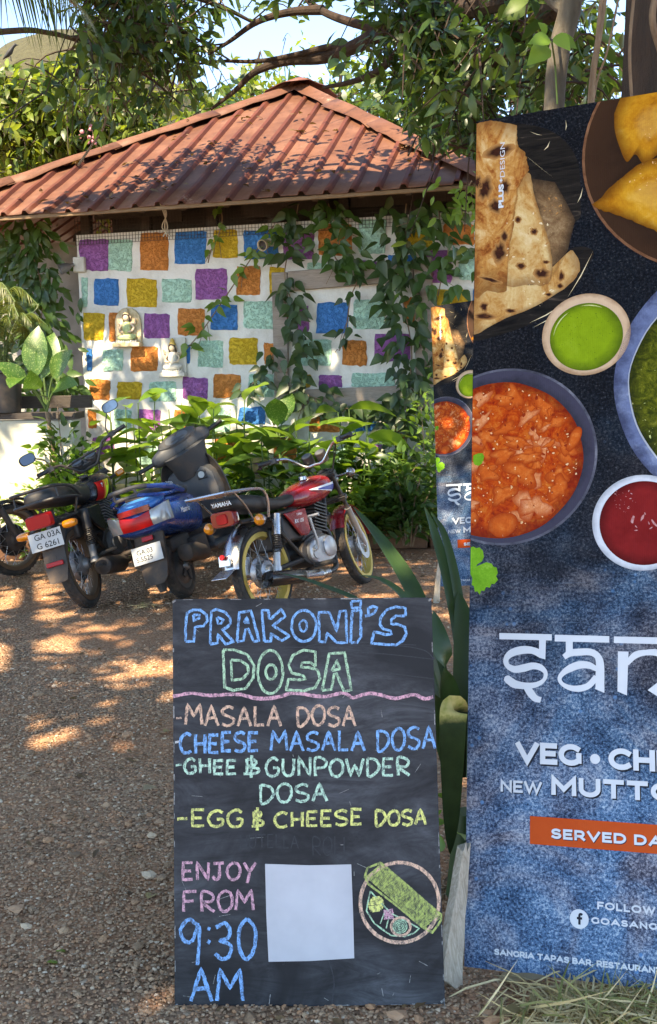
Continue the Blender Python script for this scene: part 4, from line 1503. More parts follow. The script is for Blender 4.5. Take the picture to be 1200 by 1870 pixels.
a = Art()
o1, r1 = circ3(*q2([(722, 1360), (1000, 1083), (1000, 1628)]))
a.disc(o1, r1, 5, 0, rings=RG)
o2, r2 = circ3(*q2([(770, 1350), (1000, 1125), (1000, 1590)]))
a.disc(o2, r2 + .003, 6, 1)
a.disc(o2, r2, 7, 1, rings=RG, off=(-.1, .1))
a.glints((o2.x - r2 * .45, o2.y + r2 * .55), r2 * .30, 26, 8, 2, .001, .005, 10)
a.glints((o2.x - r2 * .05, o2.y), r2 * .28, 8, 8, 2, .006, .018, 11, .3)
a.build('sauce_picture', [PM['white_bowl'], PM['ketchup'], PM['glint_pink']])

a = Art()
lobes = [(22, 1610), (10, 1560), (20, 1500), (45, 1490), (62, 1500), (80, 1495), (100, 1515), (106, 1550), (95, 1575), (70, 1590), (60, 1605), (95, 1590), (120, 1580), (150, 1588), (160, 1605), (178, 1610), (185, 1640), (175, 1660), (186, 1680), (165, 1705), (150, 1702), (140, 1725), (118, 1720), (108, 1745), (92, 1740), (82, 1765), (68, 1745), (55, 1750), (48, 1715), (36, 1710), (40, 1670), (25, 1640)]
a.px(q2(lobes), 3, 0, False)
a.build('coriander_picture', [PM['herb']])

a = Art()
# logo lettering, an invented brush face hung from a top bar
for q in ([(184, 92), (522, 100), (522, 140), (184, 132)], [(541, 103), (892, 112), (892, 154), (541, 146)], [(922, 114), (1290, 122), (1290, 166), (922, 156)], [(1310, 122), (1700, 131), (1700, 176), (1310, 166)], [(1720, 132), (1960, 138), (1960, 184), (1720, 177)]):
    a.px(q8(q), 3)


def ribbon(a, pts, ws, lvl):
    """brush stroke: centre line pts and widths in zoomed pixels"""
    P = smoothline([Vector((x, y, 0)) for x, y in pts], 6)
    n = len(P)
    Wd = np.interp(np.linspace(0, 1, n), np.linspace(0, 1, len(ws)), ws)
    L_, R_ = [], []
    for i, p in enumerate(P):
        d = (P[min(i + 1, n - 1)] - P[max(i - 1, 0)]).normalized()
        nn = Vector((-d.y, d.x, 0)) * Wd[i] / 2
        L_.append((p.x + nn.x, p.y + nn.y))
        R_.append((p.x - nn.x, p.y - nn.y))
    for i in range(n - 1):
        a.px(q8([L_[i], L_[i + 1], R_[i + 1], R_[i]]), lvl + .0)


def letter_s(dx, dy):
    S = lambda P: [(x + dx, y + dy) for x, y in P]
    a.px(q8(S([(440, 138), (484, 139), (480, 262), (440, 250)])), 3)
    ribbon(a, S([(460, 232), (400, 205), (330, 202), (262, 222), (228, 260), (235, 300), (280, 325), (340, 318), (400, 304), (450, 315), (482, 350), (470, 395), (420, 425), (350, 432), (280, 420), (235, 390)]), [50, 44, 52, 48, 34, 32, 44, 50, 44, 40, 26, 24, 34, 42, 52, 44], 4)
    a.px(q8(S([(212, 395), (222, 372), (245, 366), (262, 378), (290, 400), (270, 430), (235, 420)])), 5, 0, True)
    ribbon(a, S([(360, 440), (385, 478), (415, 512), (452, 524)]), [44, 50, 44, 36], 5)


def letter_a(dx, dy):
    S = lambda P: [(x + dx, y + dy) for x, y in P]
    a.px(q8(S([(612, 146), (657, 147), (657, 205), (612, 240)])), 3)
    ribbon(a, S([(600, 248), (640, 222), (700, 215), (770, 215), (815, 240), (832, 290), (832, 380), (832, 455)]), [34, 44, 46, 44, 42, 52, 58, 56], 4)
    ribbon(a, S([(812, 325), (760, 300), (700, 298), (640, 320), (595, 350), (572, 385), (590, 420), (640, 445), (700, 450), (760, 430), (810, 375)]), [30, 44, 50, 48, 34, 26, 24, 34, 42, 40, 40], 5)
    a.px(q8(S([(806, 430), (861, 440), (861, 478), (800, 452)])), 5)


letter_s(0, 0)
letter_a(0, 0)
a.px(q8([(948, 210), (1016, 212), (1006, 494), (945, 468)]), 3)
ribbon(a, [(1005, 290), (1060, 235), (1130, 218), (1210, 222), (1260, 270), (1268, 360), (1262, 470)], [30, 44, 36, 46, 52, 58, 60], 4)
a.px(q8([(1140, 460), (1210, 405), (1260, 440), (1262, 495), (1210, 505)]), 5)
letter_a(770, 18)
letter_a(1130, 26)
a.build('logo_lettering', [PM['white']])

_TXT = {}


def text_shape(txt, off):
    if (txt, off) not in _TXT:
        cu_ = bpy.data.curves.new('t', 'FONT')
        cu_.body = txt
        cu_.offset = off
        cu_.resolution_u = 4
        ob = bpy.data.objects.new('t', cu_)
        COL.objects.link(ob)
        bpy.context.view_layer.update()
        me = bpy.data.meshes.new_from_object(ob.evaluated_get(bpy.context.evaluated_depsgraph_get()))
        vs = np.array([v.co[:2] for v in me.vertices])
        fs = [tuple(p.vertices) for p in me.polygons]
        bpy.data.objects.remove(ob)
        bpy.data.curves.remove(cu_)
        bpy.data.meshes.remove(me)
        mn, mx = vs.min(0), vs.max(0)
        _TXT[(txt, off)] = ((vs - mn) / (mx - mn), fs)
    return _TXT[(txt, off)]


def arc(cx, cy, rx, ry, a0, a1, n=12):
    return [(cx + rx * math.cos(R(a0 + (a1 - a0) * i / n)), cy + ry * math.sin(R(a0 + (a1 - a0) * i / n))) for i in range(n + 1)]


SANS = {   # centre lines of wide geometric capitals: (advance, strokes), y up, strokes run inside 0..1
    'A': (1.0, [[(0, 0), (.5, 1), (1, 0)], [(.22, .28), (.78, .28)]]), 'B': (.72, [[(.0, 0), (.0, 1)], [(0, 1), (.42, 1)] + arc(.42, .76, .24, .24, 90, -90) + [(0, .52)], [(.42, .52)] + arc(.46, .26, .27, .26, 90, -90) + [(0, 0)]]),
    'C': (.86, [arc(.5, .5, .5, .5, 48, 312, 18)]), 'D': (.86, [[(0, 0), (0, 1), (.38, 1)] + arc(.38, .5, .48, .5, 90, -90, 14) + [(0, 0)]]), 'E': (.62, [[(.62, 1), (0, 1), (0, 0), (.64, 0)], [(0, .51), (.55, .51)]]),
    'F': (.60, [[(.62, 1), (0, 1), (0, 0)], [(0, .48), (.55, .48)]]), 'G': (.90, [arc(.5, .5, .5, .5, 48, 318, 18) + [(.90, .16), (.90, .48)]]), 'H': (.78, [[(0, 0), (0, 1)], [(.78, 0), (.78, 1)], [(0, .51), (.78, .51)]]),
    'I': (.02, [[(0, 0), (0, 1)]]), 'K': (.76, [[(0, 0), (0, 1)], [(.72, 1), (.0, .36)], [(.24, .56), (.76, 0)]]), 'L': (.58, [[(0, 1), (0, 0), (.58, 0)]]), 'M': (.98, [[(0, 0), (0, 1), (.49, .28), (.98, 1), (.98, 0)]]),
    'N': (.80, [[(0, 0), (0, 1), (.80, 0), (.80, 1)]]), 'O': (1.02, [arc(.51, .5, .51, .5, 90, 450, 26)]), 'P': (.70, [[(0, 0), (0, 1), (.40, 1)] + arc(.40, .68, .30, .32, 90, -90) + [(0, .36)]]),
    'R': (.74, [[(0, 0), (0, 1), (.40, 1)] + arc(.40, .69, .30, .31, 90, -90) + [(0, .38)], [(.42, .36), (.74, 0)]]), 'S': (.68, [[(.62, .90)] + arc(.34, .75, .32, .25, 60, 260, 10) + arc(.36, .25, .33, .26, 80, -120, 10) + [(.02, .12)]]),
    'T': (.76, [[(0, 1), (.76, 1)], [(.38, 1), (.38, 0)]]), 'U': (.80, [[(0, 1)] + arc(.40, .40, .40, .40, 180, 360, 12) + [(.80, 1)]]), 'V': (.94, [[(0, 1), (.47, 0), (.94, 1)]]), 'W': (1.36, [[(0, 1), (.36, 0), (.68, .96), (1.0, 0), (1.36, 1)]]),
    'Y': (.86, [[(0, 1), (.43, .46), (.86, 1)], [(.43, .46), (.43, 0)]]), ',': (.02, [[(.02, .06), (-.06, -.2)]]), ' ': (.12, []), 'f': (.5, [arc(.5, .78, .22, .22, 60, 180, 6) + [(.28, 0)], [(.05, .55), (.55, .55)]])}


def sans_line(b, txt, A, h, w, th, z, gap=.34, count=None):
    """lay txt from A (lower left), cap height h; w = width of its first `count` letters; th = stroke / cap height"""
    def adv(t): return sum(SANS[c][0] for c in t) + gap * (len(t) - 1)
    sx = (w - th * h) / adv(txt[:count] if count else txt)
    sy = h * (1 - th)
    x = A[0] + th * h / 2
    y0 = A[1] + th * h / 2
    lv = 0
    for c in txt:
        for st in SANS[c][1]:
            P = [Vector((x + px_ * sx, y0 + py_ * sy)) for px_, py_ in st]
            P = [p for i, p in enumerate(P) if i == 0 or (p - P[i - 1]).length > 1e-6]
            n = len(P)
            closed = (P[0] - P[-1]).length < 1e-5
            hw = th * h / 2
            vs = []
            for i, p in enumerate(P):
                d0 = (p - P[i - 1]).normalized() if i else ((P[0] - P[-2]).normalized() if closed else (P[1] - P[0]).normalized())
                d1 = (P[i + 1] - p).normalized() if i < n - 1 else ((P[1] - P[0]).normalized() if closed else d0)
                n0, n1 = Vector((-d0.y, d0.x)), Vector((-d1.y, d1.x))
                m = (n0 + n1)
                m = m / max(m.length, 1e-6)
                m = m * (hw / max(.45, m.dot(n0)))
                e = Vector((0, 0))
                if not closed and i == 0: e = -d1 * hw * .9
                if not closed and i == n - 1: e = d0 * hw * .9
                vs += [p + m + e, p - m + e]
            lv += 1
            zz = z + (lv % 7) * .00003
            F_ = [(2 * i, 2 * i + 1, 2 * i + 3, 2 * i + 2) for i in range(n - 1)]
            F_ = [f for f in F_ if all(vs[i].x < BNW - .004 for i in f)]
            if F_: b.add([(q.x, q.y, zz) for q in vs], F_)
        x += (SANS[c][0] + gap) * sx
    return b


def print_text(name, txt, pa, pb, mat, th=.2, full=None, lvl=6, shadow=False, gap=.34):
    A, B = BAN.uv(*pa), BAN.uv(*pb)
    b = MB()
    z = .0004 * lvl
    line = full or txt
    sans_line(b, line, A, B.y - A.y, B.x - A.x, th, z, gap, len(txt))
    if shadow:
        b.mi = 1
        h = B.y - A.y
        sans_line(b, line, (A.x + h * .06, A.y - h * .08), h, B.x - A.x, th, z - .0006, gap, len(txt))
    return b.build(name, [mat, PM['grey']], ban, smooth=0)


print_text('slogan_lettering', 'VEG', (942, 1393), (1062, 1359.5), PM['white'], .25, shadow=True)
print_text('slogan_lettering', 'CH', (1111.5, 1405), (1196, 1369.5), PM['white'], .25, 'CHICKEN', shadow=True)
a = Art()
o1 = BAN.uv(1087, 1386)
a.disc(o1, .013, 6, 0, 24)
a.build('slogan_dot', [PM['white']])
print_text('slogan_lettering', 'NEW', (914.4, 1445.6), (990, 1428), PM['white'], .21, shadow=True)
print_text('slogan_lettering', 'MUTT', (1007, 1451.6), (1183.5, 1427), PM['white'], .25, 'MUTTON', shadow=True)
A, B = BAN.uv(968, 1541), BAN.uv(968, 1490)
a = Art()
a.poly([(A.x, A.y), (BNW - A.x, A.y), (BNW - A.x, B.y), (A.x, B.y)], 4)
a.build('orange_strip', [PM['orange']])
print_text('slogan_lettering', 'SERVED D', (1007, 1531), (1181, 1525), PM['white'], .25, 'SERVED DAILY', gap=.40, lvl=7, shadow=True)
print_text('contact_lettering', 'FOLLOW', (1091, 1660), (1197, 1656), PM['white'], .24, 'FOLLOW US', gap=.40)
print_text('contact_lettering', 'GOASANG', (1080, 1686), (1200, 1686), PM['white'], .26, 'GOASANGRIA', gap=.44)
a = Art()
o1 = BAN.uv(1058, 1678)
a.disc(o1, .024, 5, 0, 32)
a.build('badge_disc', [PM['white']])
print_text('badge_letter', 'f', (1053, 1688), (1063, 1667), PM['grey'], .2, lvl=6)
print_text('address_lettering', 'SANGRIA TAPAS BAR, ', (903, 1743), (1089, 1753), PM['white'], .26, 'SANGRIA TAPAS BAR, RESTAURANT', gap=.36)
# maker's mark, reading upwards
for txt, pa, pb, off in (('PLUS', (920, 380), (911, 338), .05), ('+', (918, 334), (913, 327), .05), ('DESIGN', (922, 324), (914, 262), .0)):
    A, B = BAN.uv(*pa), BAN.uv(*pb)
    vs, fs = text_shape(txt, off)
    b = MB()
    b.add([(A.x - y * (A.x - B.x), A.y + x * (B.y - A.y), .0036) for x, y in vs], fs)
    b.build('credit_lettering', PM['white'], ban, smooth=0)

# the second banner, further back
B2 = ground(803, 1071)
s2 = .86
dd = ray(787, 560)
L2 = BNH * s2
# point on the line of sight at distance L2 from B2, the nearer-to-upright solution
oc = CAM - B2
qa, qb, qc = dd.dot(dd), 2 * dd.dot(oc), oc.dot(oc) - L2 * L2
disc = qb * qb - 4 * qa * qc
t2 = (-qb + math.sqrt(max(disc, 0))) / (2 * qa)
T2 = CAM + dd * t2
up2 = (T2 - B2).normalized()
print('banner2', B2, T2, 'disc', disc, 'lean', math.degrees(math.acos(up2.z)), 'banner1 lean', math.degrees(math.acos(bup.z)), 'H', BNH)
e2 = Vector((math.cos(R(-24)), math.sin(R(-24)), 0))
e2 = (e2 - up2 * e2.dot(up2)).normalized()
m2 = Matrix((e2, up2, e2.cross(up2))).transposed().to_4x4() @ Matrix.Scale(s2, 4)
m2.translation = B2
ban2 = copy_tree(ban)
ban2.matrix_basis = m2
ban2['label'] = 'second, smaller looking food banner standing behind the chalkboard, half hidden by the front banner'

# ---------------------------------------------------------------- wooden stakes
M['pale_wood'] = wood_mat('weathered_pale_wood', (.30, .225, .15), (.66, .56, .43), (30, 30, 2.5))


def plank(label, bot, top, w0, w1, t, px_dir, seed):
    th = thing('wooden_stake', label, 'stake', bot)
    rr_ = random.Random(seed)
    d = (top - bot)
    z = d.normalized()
    x = (px_dir - z * px_dir.dot(z)).normalized()
    y = z.cross(x)
    secs = []
    for i in range(7):
        q = i / 6
        w_ = w0 + (w1 - w0) * q
        c_ = d * q
        secs.append([c_ + x * (sx * w_ / 2 + rr_.gauss(0, .0015)) + y * (sy * t / 2) + z * (rr_.gauss(0, .012) if i in (0, 6) else 0) for sx, sy in ((-1, -1), (-.3, -1), (.4, -1), (1, -1), (1, 1), (0, 1), (-1, 1))])
    b = MB()
    b.loft(secs)
    b.build('board', M['pale_wood'], th, smooth=30, bevel=.0015)
    return th


pb_ = ground(818, 1800)
plank('split white painted wooden plank propping the front banner beside the chalkboard', pb_, at(847, 1550, pb_.y + .14), .085, .026, .024, Vector((.8, .75, 0)), 3)
pb_ = ground(797, 1098)
plank('thin white wooden stake standing beside the rear banner', pb_, at(803, 1020, pb_.y + .03), .045, .02, .015, Vector((1, .2, 0)), 5)
# ================================================================ plaques and lamps on the wall
k = NT('painted_plaster_figure')
fz = k.noise(14, 5, .65)
M['fig_cream'] = k.principled(k.ramp(fz, [(.35, (.42, .31, .16)), (.6, (.60, .50, .33))]), .7)
M['fig_green'] = mat_plain('fig_green', (.42, .50, .24), .6, dirt=.35)
M['fig_skin'] = mat_plain('fig_skin', (.60, .46, .33), .6, dirt=.3)
M['fig_gold'] = mat_plain('fig_gold', (.55, .36, .08), .5, dirt=.2)
M['fig_white'] = mat_plain('fig_white', (.56, .54, .48), .6, dirt=.35)
M['fig_dark'] = mat_plain('fig_dark', (.04, .03, .03), .6, dirt=.1)


def figure(parent, s, robe, skin, crown):
    """a small seated relief figure; local x right, z up, -y towards the viewer; s = scale"""
    def P(x, y, z): return (x * s, y * s, z * s)
    b = MB()
    b.ball(P(0, -.05, .33), (.105 * s, .07 * s, .15 * s), 14, 10)
    b.tube([P(-.20, -.06, .13), P(-.10, -.10, .12), P(.05, -.11, .11), P(.17, -.09, .12)], [.05 * s, .065 * s, .06 * s, .045 * s], 10)
    b.tube([P(.20, -.06, .14), P(.10, -.11, .15), P(-.05, -.12, .14)], [.05 * s, .06 * s, .05 * s], 10)
    b.build('robe', robe, parent, smooth=80)
    b = MB()
    b.ball(P(0, -.07, .545), (.068 * s, .06 * s, .082 * s), 14, 10)
    for sd in (-1, 1):
        b.tube([P(sd * .10, -.05, .42), P(sd * .17, -.07, .33), P(sd * .14, -.12, .25), P(sd * .05, -.14, .24)], [.035 * s, .03 * s, .026 * s, .02 * s], 8)
        b.tube([P(sd * .09, -.03, .43), P(sd * .19, -.03, .42), P(sd * .21, -.06, .52)], [.03 * s, .026 * s, .02 * s], 8)
        b.ball(P(sd * .075, -.05, .55), (.03 * s, .015 * s, .045 * s), 8, 6)
    b.build('body', skin, parent, smooth=80)
    b = MB()
    b.tube([P(0, -.05, .60), P(0, -.05, .63), P(0, -.05, .66), P(0, -.05, .72), P(0, -.05, .76)], [.07 * s, .075 * s, .055 * s, .045 * s, .008 * s], 12)
    b.build('crown', crown, parent, smooth=60)
    b = MB()
    b.tube([P(-.06, -.09, .60), P(-.075, -.06, .52), P(-.07, -.03, .46)], .018 * s, 6)
    b.tube([P(.06, -.09, .60), P(.075, -.06, .52), P(.07, -.03, .46)], .018 * s, 6)
    b.tube([P(-.055, -.105, .60), P(0, -.12, .62), P(.055, -.105, .60)], .014 * s, 6)
    b.build('hair', M['fig_dark'], parent)


def plaque(label, px, py, w_px, h_px, arch, robe, crown, back):
    o = WALL.hit(px, py)
    t = thing('wall_plaque', label, 'plaque', o, R(-15.2), group='small painted deity plaques on the wall')
    I_ = t.matrix_basis.inverted()
    a, c = I_ @ WALL.hit(px - w_px / 2, py), I_ @ WALL.hit(px + w_px / 2, py - h_px)
    w_, h_ = c.x - a.x, c.z - a.z
    pol = [(-w_ / 2, 0), (w_ / 2, 0), (w_ / 2, h_ * .62)] + ([(w_ / 2 * math.cos(x), h_ * .62 + h_ * .38 * math.sin(x)) for x in np.linspace(.15, math.pi - .15, 9)] if arch else [(w_ / 2, h_), (-w_ / 2, h_)]) + [(-w_ / 2, h_ * .62)]
    b = MB()
    b.prism(pol, .012, .035, lambda u, v, q: (u, -q, v))
    b.box((0, -.06, .022), (w_ * 1.04, .09, .044))
    b.build('back_slab', back, t, bevel=.006)
    s = h_ / .84
    e = link('seated_figure', None, t)
    e.location = (0, -.03, .035)
    e.empty_display_size = .05
    figure(e, s, robe, M['fig_skin'], crown)
    b = MB()
    rr_ = random.Random(5)
    for i in range(9):
        x = -w_ * .36 + w_ * .72 * i / 8
        b.ball((x, -.085, .05), (.014, .012, .02), 8, 6)
    b.build('lotus_base', M['fig_white'], t, smooth=80)


plaque('small arched plaque of a cream and green seated deity on the colourful wall', 238, 634, 44, 74, True, M['fig_green'], M['fig_cream'], M['fig_cream'])
plaque('small square white plaque of a seated deity with four arms on the wall', 321, 688, 42, 72, False, M['fig_white'], M['fig_gold'], M['fig_white'])


def wall_lamp(label, px, py, box):
    o = WALL.hit(px, py)
    t = thing('wall_lamp', label, 'lamp', o, R(-15.2), group='spot lamps on the colourful wall')
    b = MB()
    b.box((.0, -.03, 0), (.13, .05, .15) if box else (.08, .04, .08))
    b.build('socket_box', M['fig_white'], t, bevel=.01)
    b = MB()
    d = Vector((-.7, -.6, -.35)).normalized() if box else Vector((-.3, -.9, -.3)).normalized()
    p = Vector((-.05, -.06, 0)) if box else Vector((0, -.04, 0))
    b.tube([p, p + d * .06], .018, 10)
    b.lathe([(.02, .03), (.04, .06), (.055, .15), (.05, .15), (.03, .07)], p, d, 18)
    b.build('spot_head', M['fig_cream'] if not box else M['grey_metal'], t)
    b = MB()
    b.lathe([(.045, .135), (.03, .12), (.002, .115)], p, d, 16)
    b.build('bulb', M['fig_dark'], t)


wall_lamp('dark spot lamp on a cream socket box at the upper left corner of the wall', 148, 484, True)
wall_lamp('small cream spot lamp between vines above the diagonal creeper', 497, 443, False)
# bare cables hanging from the eave
b = MB()
o = WALL.hit(292, 372, .25)
for i in range(3):
    q = [WALL.hit(292 + i * 3, 370, .25), WALL.hit(300 + i * 2, 392, .15), WALL.hit(306 - i * 5, 415, .05), WALL.hit(298 + i * 7, 432, .03)]
    b.tube(smoothline(q, 5), .006, 5)
tag(b.build('hanging_cable', M['fig_white']), 'bare pale cables hanging from the eave above the orange block', 'cable')
# ================================================================ two-wheelers (local axes: x forward, y left, z up, origin at the rear contact point)
def sring(x, hw, zb, zt, n=16, p=2.6, yc=0.0):
    """super-ellipse cross-section at x"""
    P = []
    zc, hz = (zb + zt) / 2, (zt - zb) / 2
    for k_ in range(n):
        a = 2 * math.pi * k_ / n
        c_, s_ = math.cos(a), math.sin(a)
        P.append((x, yc + hw * math.copysign(abs(c_) ** (2 / p), c_), zc + hz * math.copysign(abs(s_) ** (2 / p), s_)))
    return P


def xform(mb, m):
    mb.v = [tuple(m @ Vector(q)) for q in mb.v]
    return mb


def steer_matrix(p, rake, ang):
    ax = Vector((-math.sin(rake), 0, math.cos(rake)))
    return Matrix.Translation(p) @ Matrix.Rotation(ang, 4, ax) @ Matrix.Translation(-Vector(p))


def wheel(parent, cx, r, tw, rim_m, hub_m, spokes=32, hub_r=.055, X=None, drum=.09, disc=False, rim_frac=.78):
    X = X or Matrix()
    o = (cx, 0, r)
    rr_ = r * rim_frac
    b = MB()
    b.lathe([(rr_ + .022, -.038), (rr_ + .022, .038), (rr_ - .008, .038), (rr_ - .022, .014), (rr_ - .022, -.014), (rr_ - .008, -.038)], o, (0, 1, 0), 40, closed=True)
    b.mi = 1
    if spokes:
        for i in range(spokes):
            a = 2 * math.pi * i / spokes
            side = 1 if i % 2 else -1
            off = (.55 if (i // 2) % 2 else -.55)
            h = (cx + hub_r * 1.25 * math.cos(a + off), side * .035, r + hub_r * 1.25 * math.sin(a + off))
            e = (cx + (rr_ - .006) * math.cos(a), 0, r + (rr_ - .006) * math.sin(a))
            b.tube([h, e], .0019, 4, caps=False)
    else:
        b.mi = 0
        b.lathe([(rr_, -.03), (rr_ * .75, -.055), (rr_ * .35, -.06), (.02, -.065)], o, (0, 1, 0), 32)
        b.lathe([(rr_, .03), (rr_ * .75, .05), (.02, .05)], o, (0, 1, 0), 32)
        for i in range(5):
            a = 2 * math.pi * i / 5
            b.box((cx + rr_ * .55 * math.cos(a), -.066, r + rr_ * .55 * math.sin(a)), (rr_ * .5, .012, .03), Matrix.Rotation(-a, 3, 'Y'))
    w_ = xform(b, X).build('wheel', [rim_m, M['alloy']], parent, smooth=40)
    t = MB()
    prof = []
    for i in range(15):
        a = math.pi * (i / 14) - math.pi / 2          # across the tread
        prof.append((rr_ + .024 + (r - rr_ - .024) * (max(0, math.cos(a)) ** .6), tw / 2 * math.sin(a) * (.80 if i in (0, 14) else 1)))
    prof = [(rr_ + .012, -.026)] + prof + [(rr_ + .012, .026)]
    t.lathe(prof, o, (0, 1, 0), 48, closed=True)
    # tread blocks
    for i in range(44):
        a = 2 * math.pi * i / 44
        for sy in (-1, 1):
            t.box((cx + (r - .001) * math.cos(a), sy * tw * .17, r + (r - .001) * math.sin(a)), (.007, tw * .2, r * .085), Matrix.Rotation(-a, 3, 'Y') @ Matrix.Rotation(sy * .4, 3, 'X'))
    xform(t, X).build('tyre', M['rubber'], w_, smooth=50)
    h = MB()
    h.lathe([(.012, -drum), (hub_r * .6, -drum + .005), (hub_r * .8, -.055), (hub_r * 1.25, -.045), (hub_r * 1.3, .045), (hub_r * 1.1, .055), (.02, drum), (.012, drum + .02)], o, (0, 1, 0), 24)
    h.lathe([(hub_r * 1.75, -.02), (hub_r * 1.8, 0), (hub_r * 1.75, .02), (hub_r * 1.2, .03), (hub_r * 1.2, -.03)], o, (0, 1, 0), 24)
    xform(h, X).build('hub', hub_m, w_, smooth=40)
    if disc:
        d = MB()
        d.lathe([(.115, -.074), (.115, -.070), (.07, -.070), (.07, -.074)], o, (0, 1, 0), 36, closed=True)
        for i in range(5):
            a = 2 * math.pi * i / 5
            d.tube([(cx + .03 * math.cos(a), -.07, r + .03 * math.sin(a)), (cx + .075 * math.cos(a + .3), -.072, r + .075 * math.sin(a + .3))], .007, 5)
        xform(d, X).build('brake_disc', M['alloy'], w_, smooth=30)
    return w_


def arc_fender(name, cx, cz, r, a0, a1, hw, mat, parent, X=None, drop=.025, n=18, th=.003):
    b = MB()
    secs = []
    for i in range(n + 1):
        a = a0 + (a1 - a0) * i / n
        ring = []
        for j in range(9):
            q = -1 + j / 4
            rr_ = r - drop * abs(q) ** 2.2
            ring.append((cx + rr_ * math.cos(a), q * hw, cz + rr_ * math.sin(a)))
        for j in range(9):
            q = 1 - j / 4
            rr_ = r - th - drop * abs(q) ** 2.2
            ring.append((cx + rr_ * math.cos(a), q * (hw - th), cz + rr_ * math.sin(a)))
        secs.append(ring)
    b.loft(secs)
    return xform(b, X or Matrix()).build(name, mat, parent, smooth=40)


def flat_text(name, txt, mat, parent, o, right, up, size, off=.0, X=None, italic=0.0):
    """txt of cap height `size`, lower left corner at o, as thin raised letters"""
    vs, fs = text_shape(txt, off)
    cu_ = bpy.data.curves.new('t', 'FONT')
    cu_.body = txt
    ob = bpy.data.objects.new('t', cu_)
    COL.objects.link(ob)
    bpy.context.view_layer.update()
    asp = ob.dimensions.x / max(ob.dimensions.y, 1e-4)
    bpy.data.objects.remove(ob)
    bpy.data.curves.remove(cu_)
    o, rg_, up_ = Vector(o), Vector(right).normalized(), Vector(up).normalized()
    b = MB()
    b.add([o + rg_ * (x * asp * size + italic * y * size) + up_ * (y * size) for x, y in vs], fs)
    return xform(b, X or Matrix()).build(name, mat, parent, smooth=0)


def spring_shock(parent, p0, p1, top_m, spring_m, low_m, r=.03):
    p0, p1 = Vector(p0), Vector(p1)
    d = p1 - p0
    b = MB()
    b.tube([p0, p0 + d * .34], r * .72, 12)
    b.tube([p0 - d.normalized() * .012, p0 + d * .05], r * .95, 12)
    b.tube([p0 + d * .5, p0 + d * .66], r * .3, 8)
    s_ = b.build('shock_absorber', low_m, parent)
    c = MB()
    c.tube([p0 + d * .62, p1], r, 14)
    c.build('shock_cover', top_m, s_)
    c = MB()
    x = d.orthogonal().normalized()
    y = d.normalized().cross(x)
    pts = []
    for i in range(0, 85):
        a = i / 84 * 2 * math.pi * 9
        pts.append(p0 + d * (.30 + .34 * i / 84) + (x * math.cos(a) + y * math.sin(a)) * r * .85)
    c.tube(pts, .0055, 6)
    c.build('shock_spring', spring_m, s_)
    return s_


def indicator_ball(parent, stem0, c, dirv, r=.036, X=None, body='chrome'):
    X = X or Matrix()
    c, dirv = Vector(c), Vector(dirv).normalized()
    b = MB()
    b.tube([stem0, c - dirv * .0], .008, 8)
    b.lathe([(.004, -r * 1.15), (r * .6, -r * .95), (r * .95, -r * .3), (r, 0), (r * .98, .006)], c, dirv, 18)
    p = xform(b, X).build('indicator', M[body], parent)
    l_ = MB()
    l_.lathe([(r * .96, .004), (r * .93, r * .35), (r * .6, r * .75), (.002, r * .9)], c, dirv, 18)
    xform(l_, X).build('amber_lens', M['amber_lens'], p)
    return p


def mirror(parent, stem, c, nrm, X, w_=.13, h_=.075):
    c, nrm = Vector(c), Vector(nrm).normalized()
    b = MB()
    b.tube(stem, .005, 8)
    x = Vector((0, 0, 1)).cross(nrm).normalized()
    y = nrm.cross(x)
    secs = []
    for t, k_ in ((0, .82), (.006, 1.0), (-.012, .96), (-.03, .6), (-.034, .2)):
        secs.append([c + nrm * (t if t >= 0 else t) + x * (w_ / 2 * k_ * math.copysign(abs(math.cos(a)) ** .7, math.cos(a))) + y * (h_ / 2 * k_ * math.copysign(abs(math.sin(a)) ** .7, math.sin(a))) for a in np.linspace(0, 2 * math.pi, 21)[:-1]])
    b.loft(secs[1:], caps=True)
    p = xform(b, X).build('mirror', M['black_plastic'], parent)
    g = MB()
    ring = [c + nrm * .008 + x * (w_ / 2 * .9 * math.copysign(abs(math.cos(a)) ** .7, math.cos(a))) + y * (h_ / 2 * .88 * math.copysign(abs(math.sin(a)) ** .7, math.sin(a))) for a in np.linspace(0, 2 * math.pi, 21)[:-1]]
    g.add(ring, [tuple(range(20))])
    xform(g, X).build('mirror_glass', M['mirror_glass'], p)
    return p


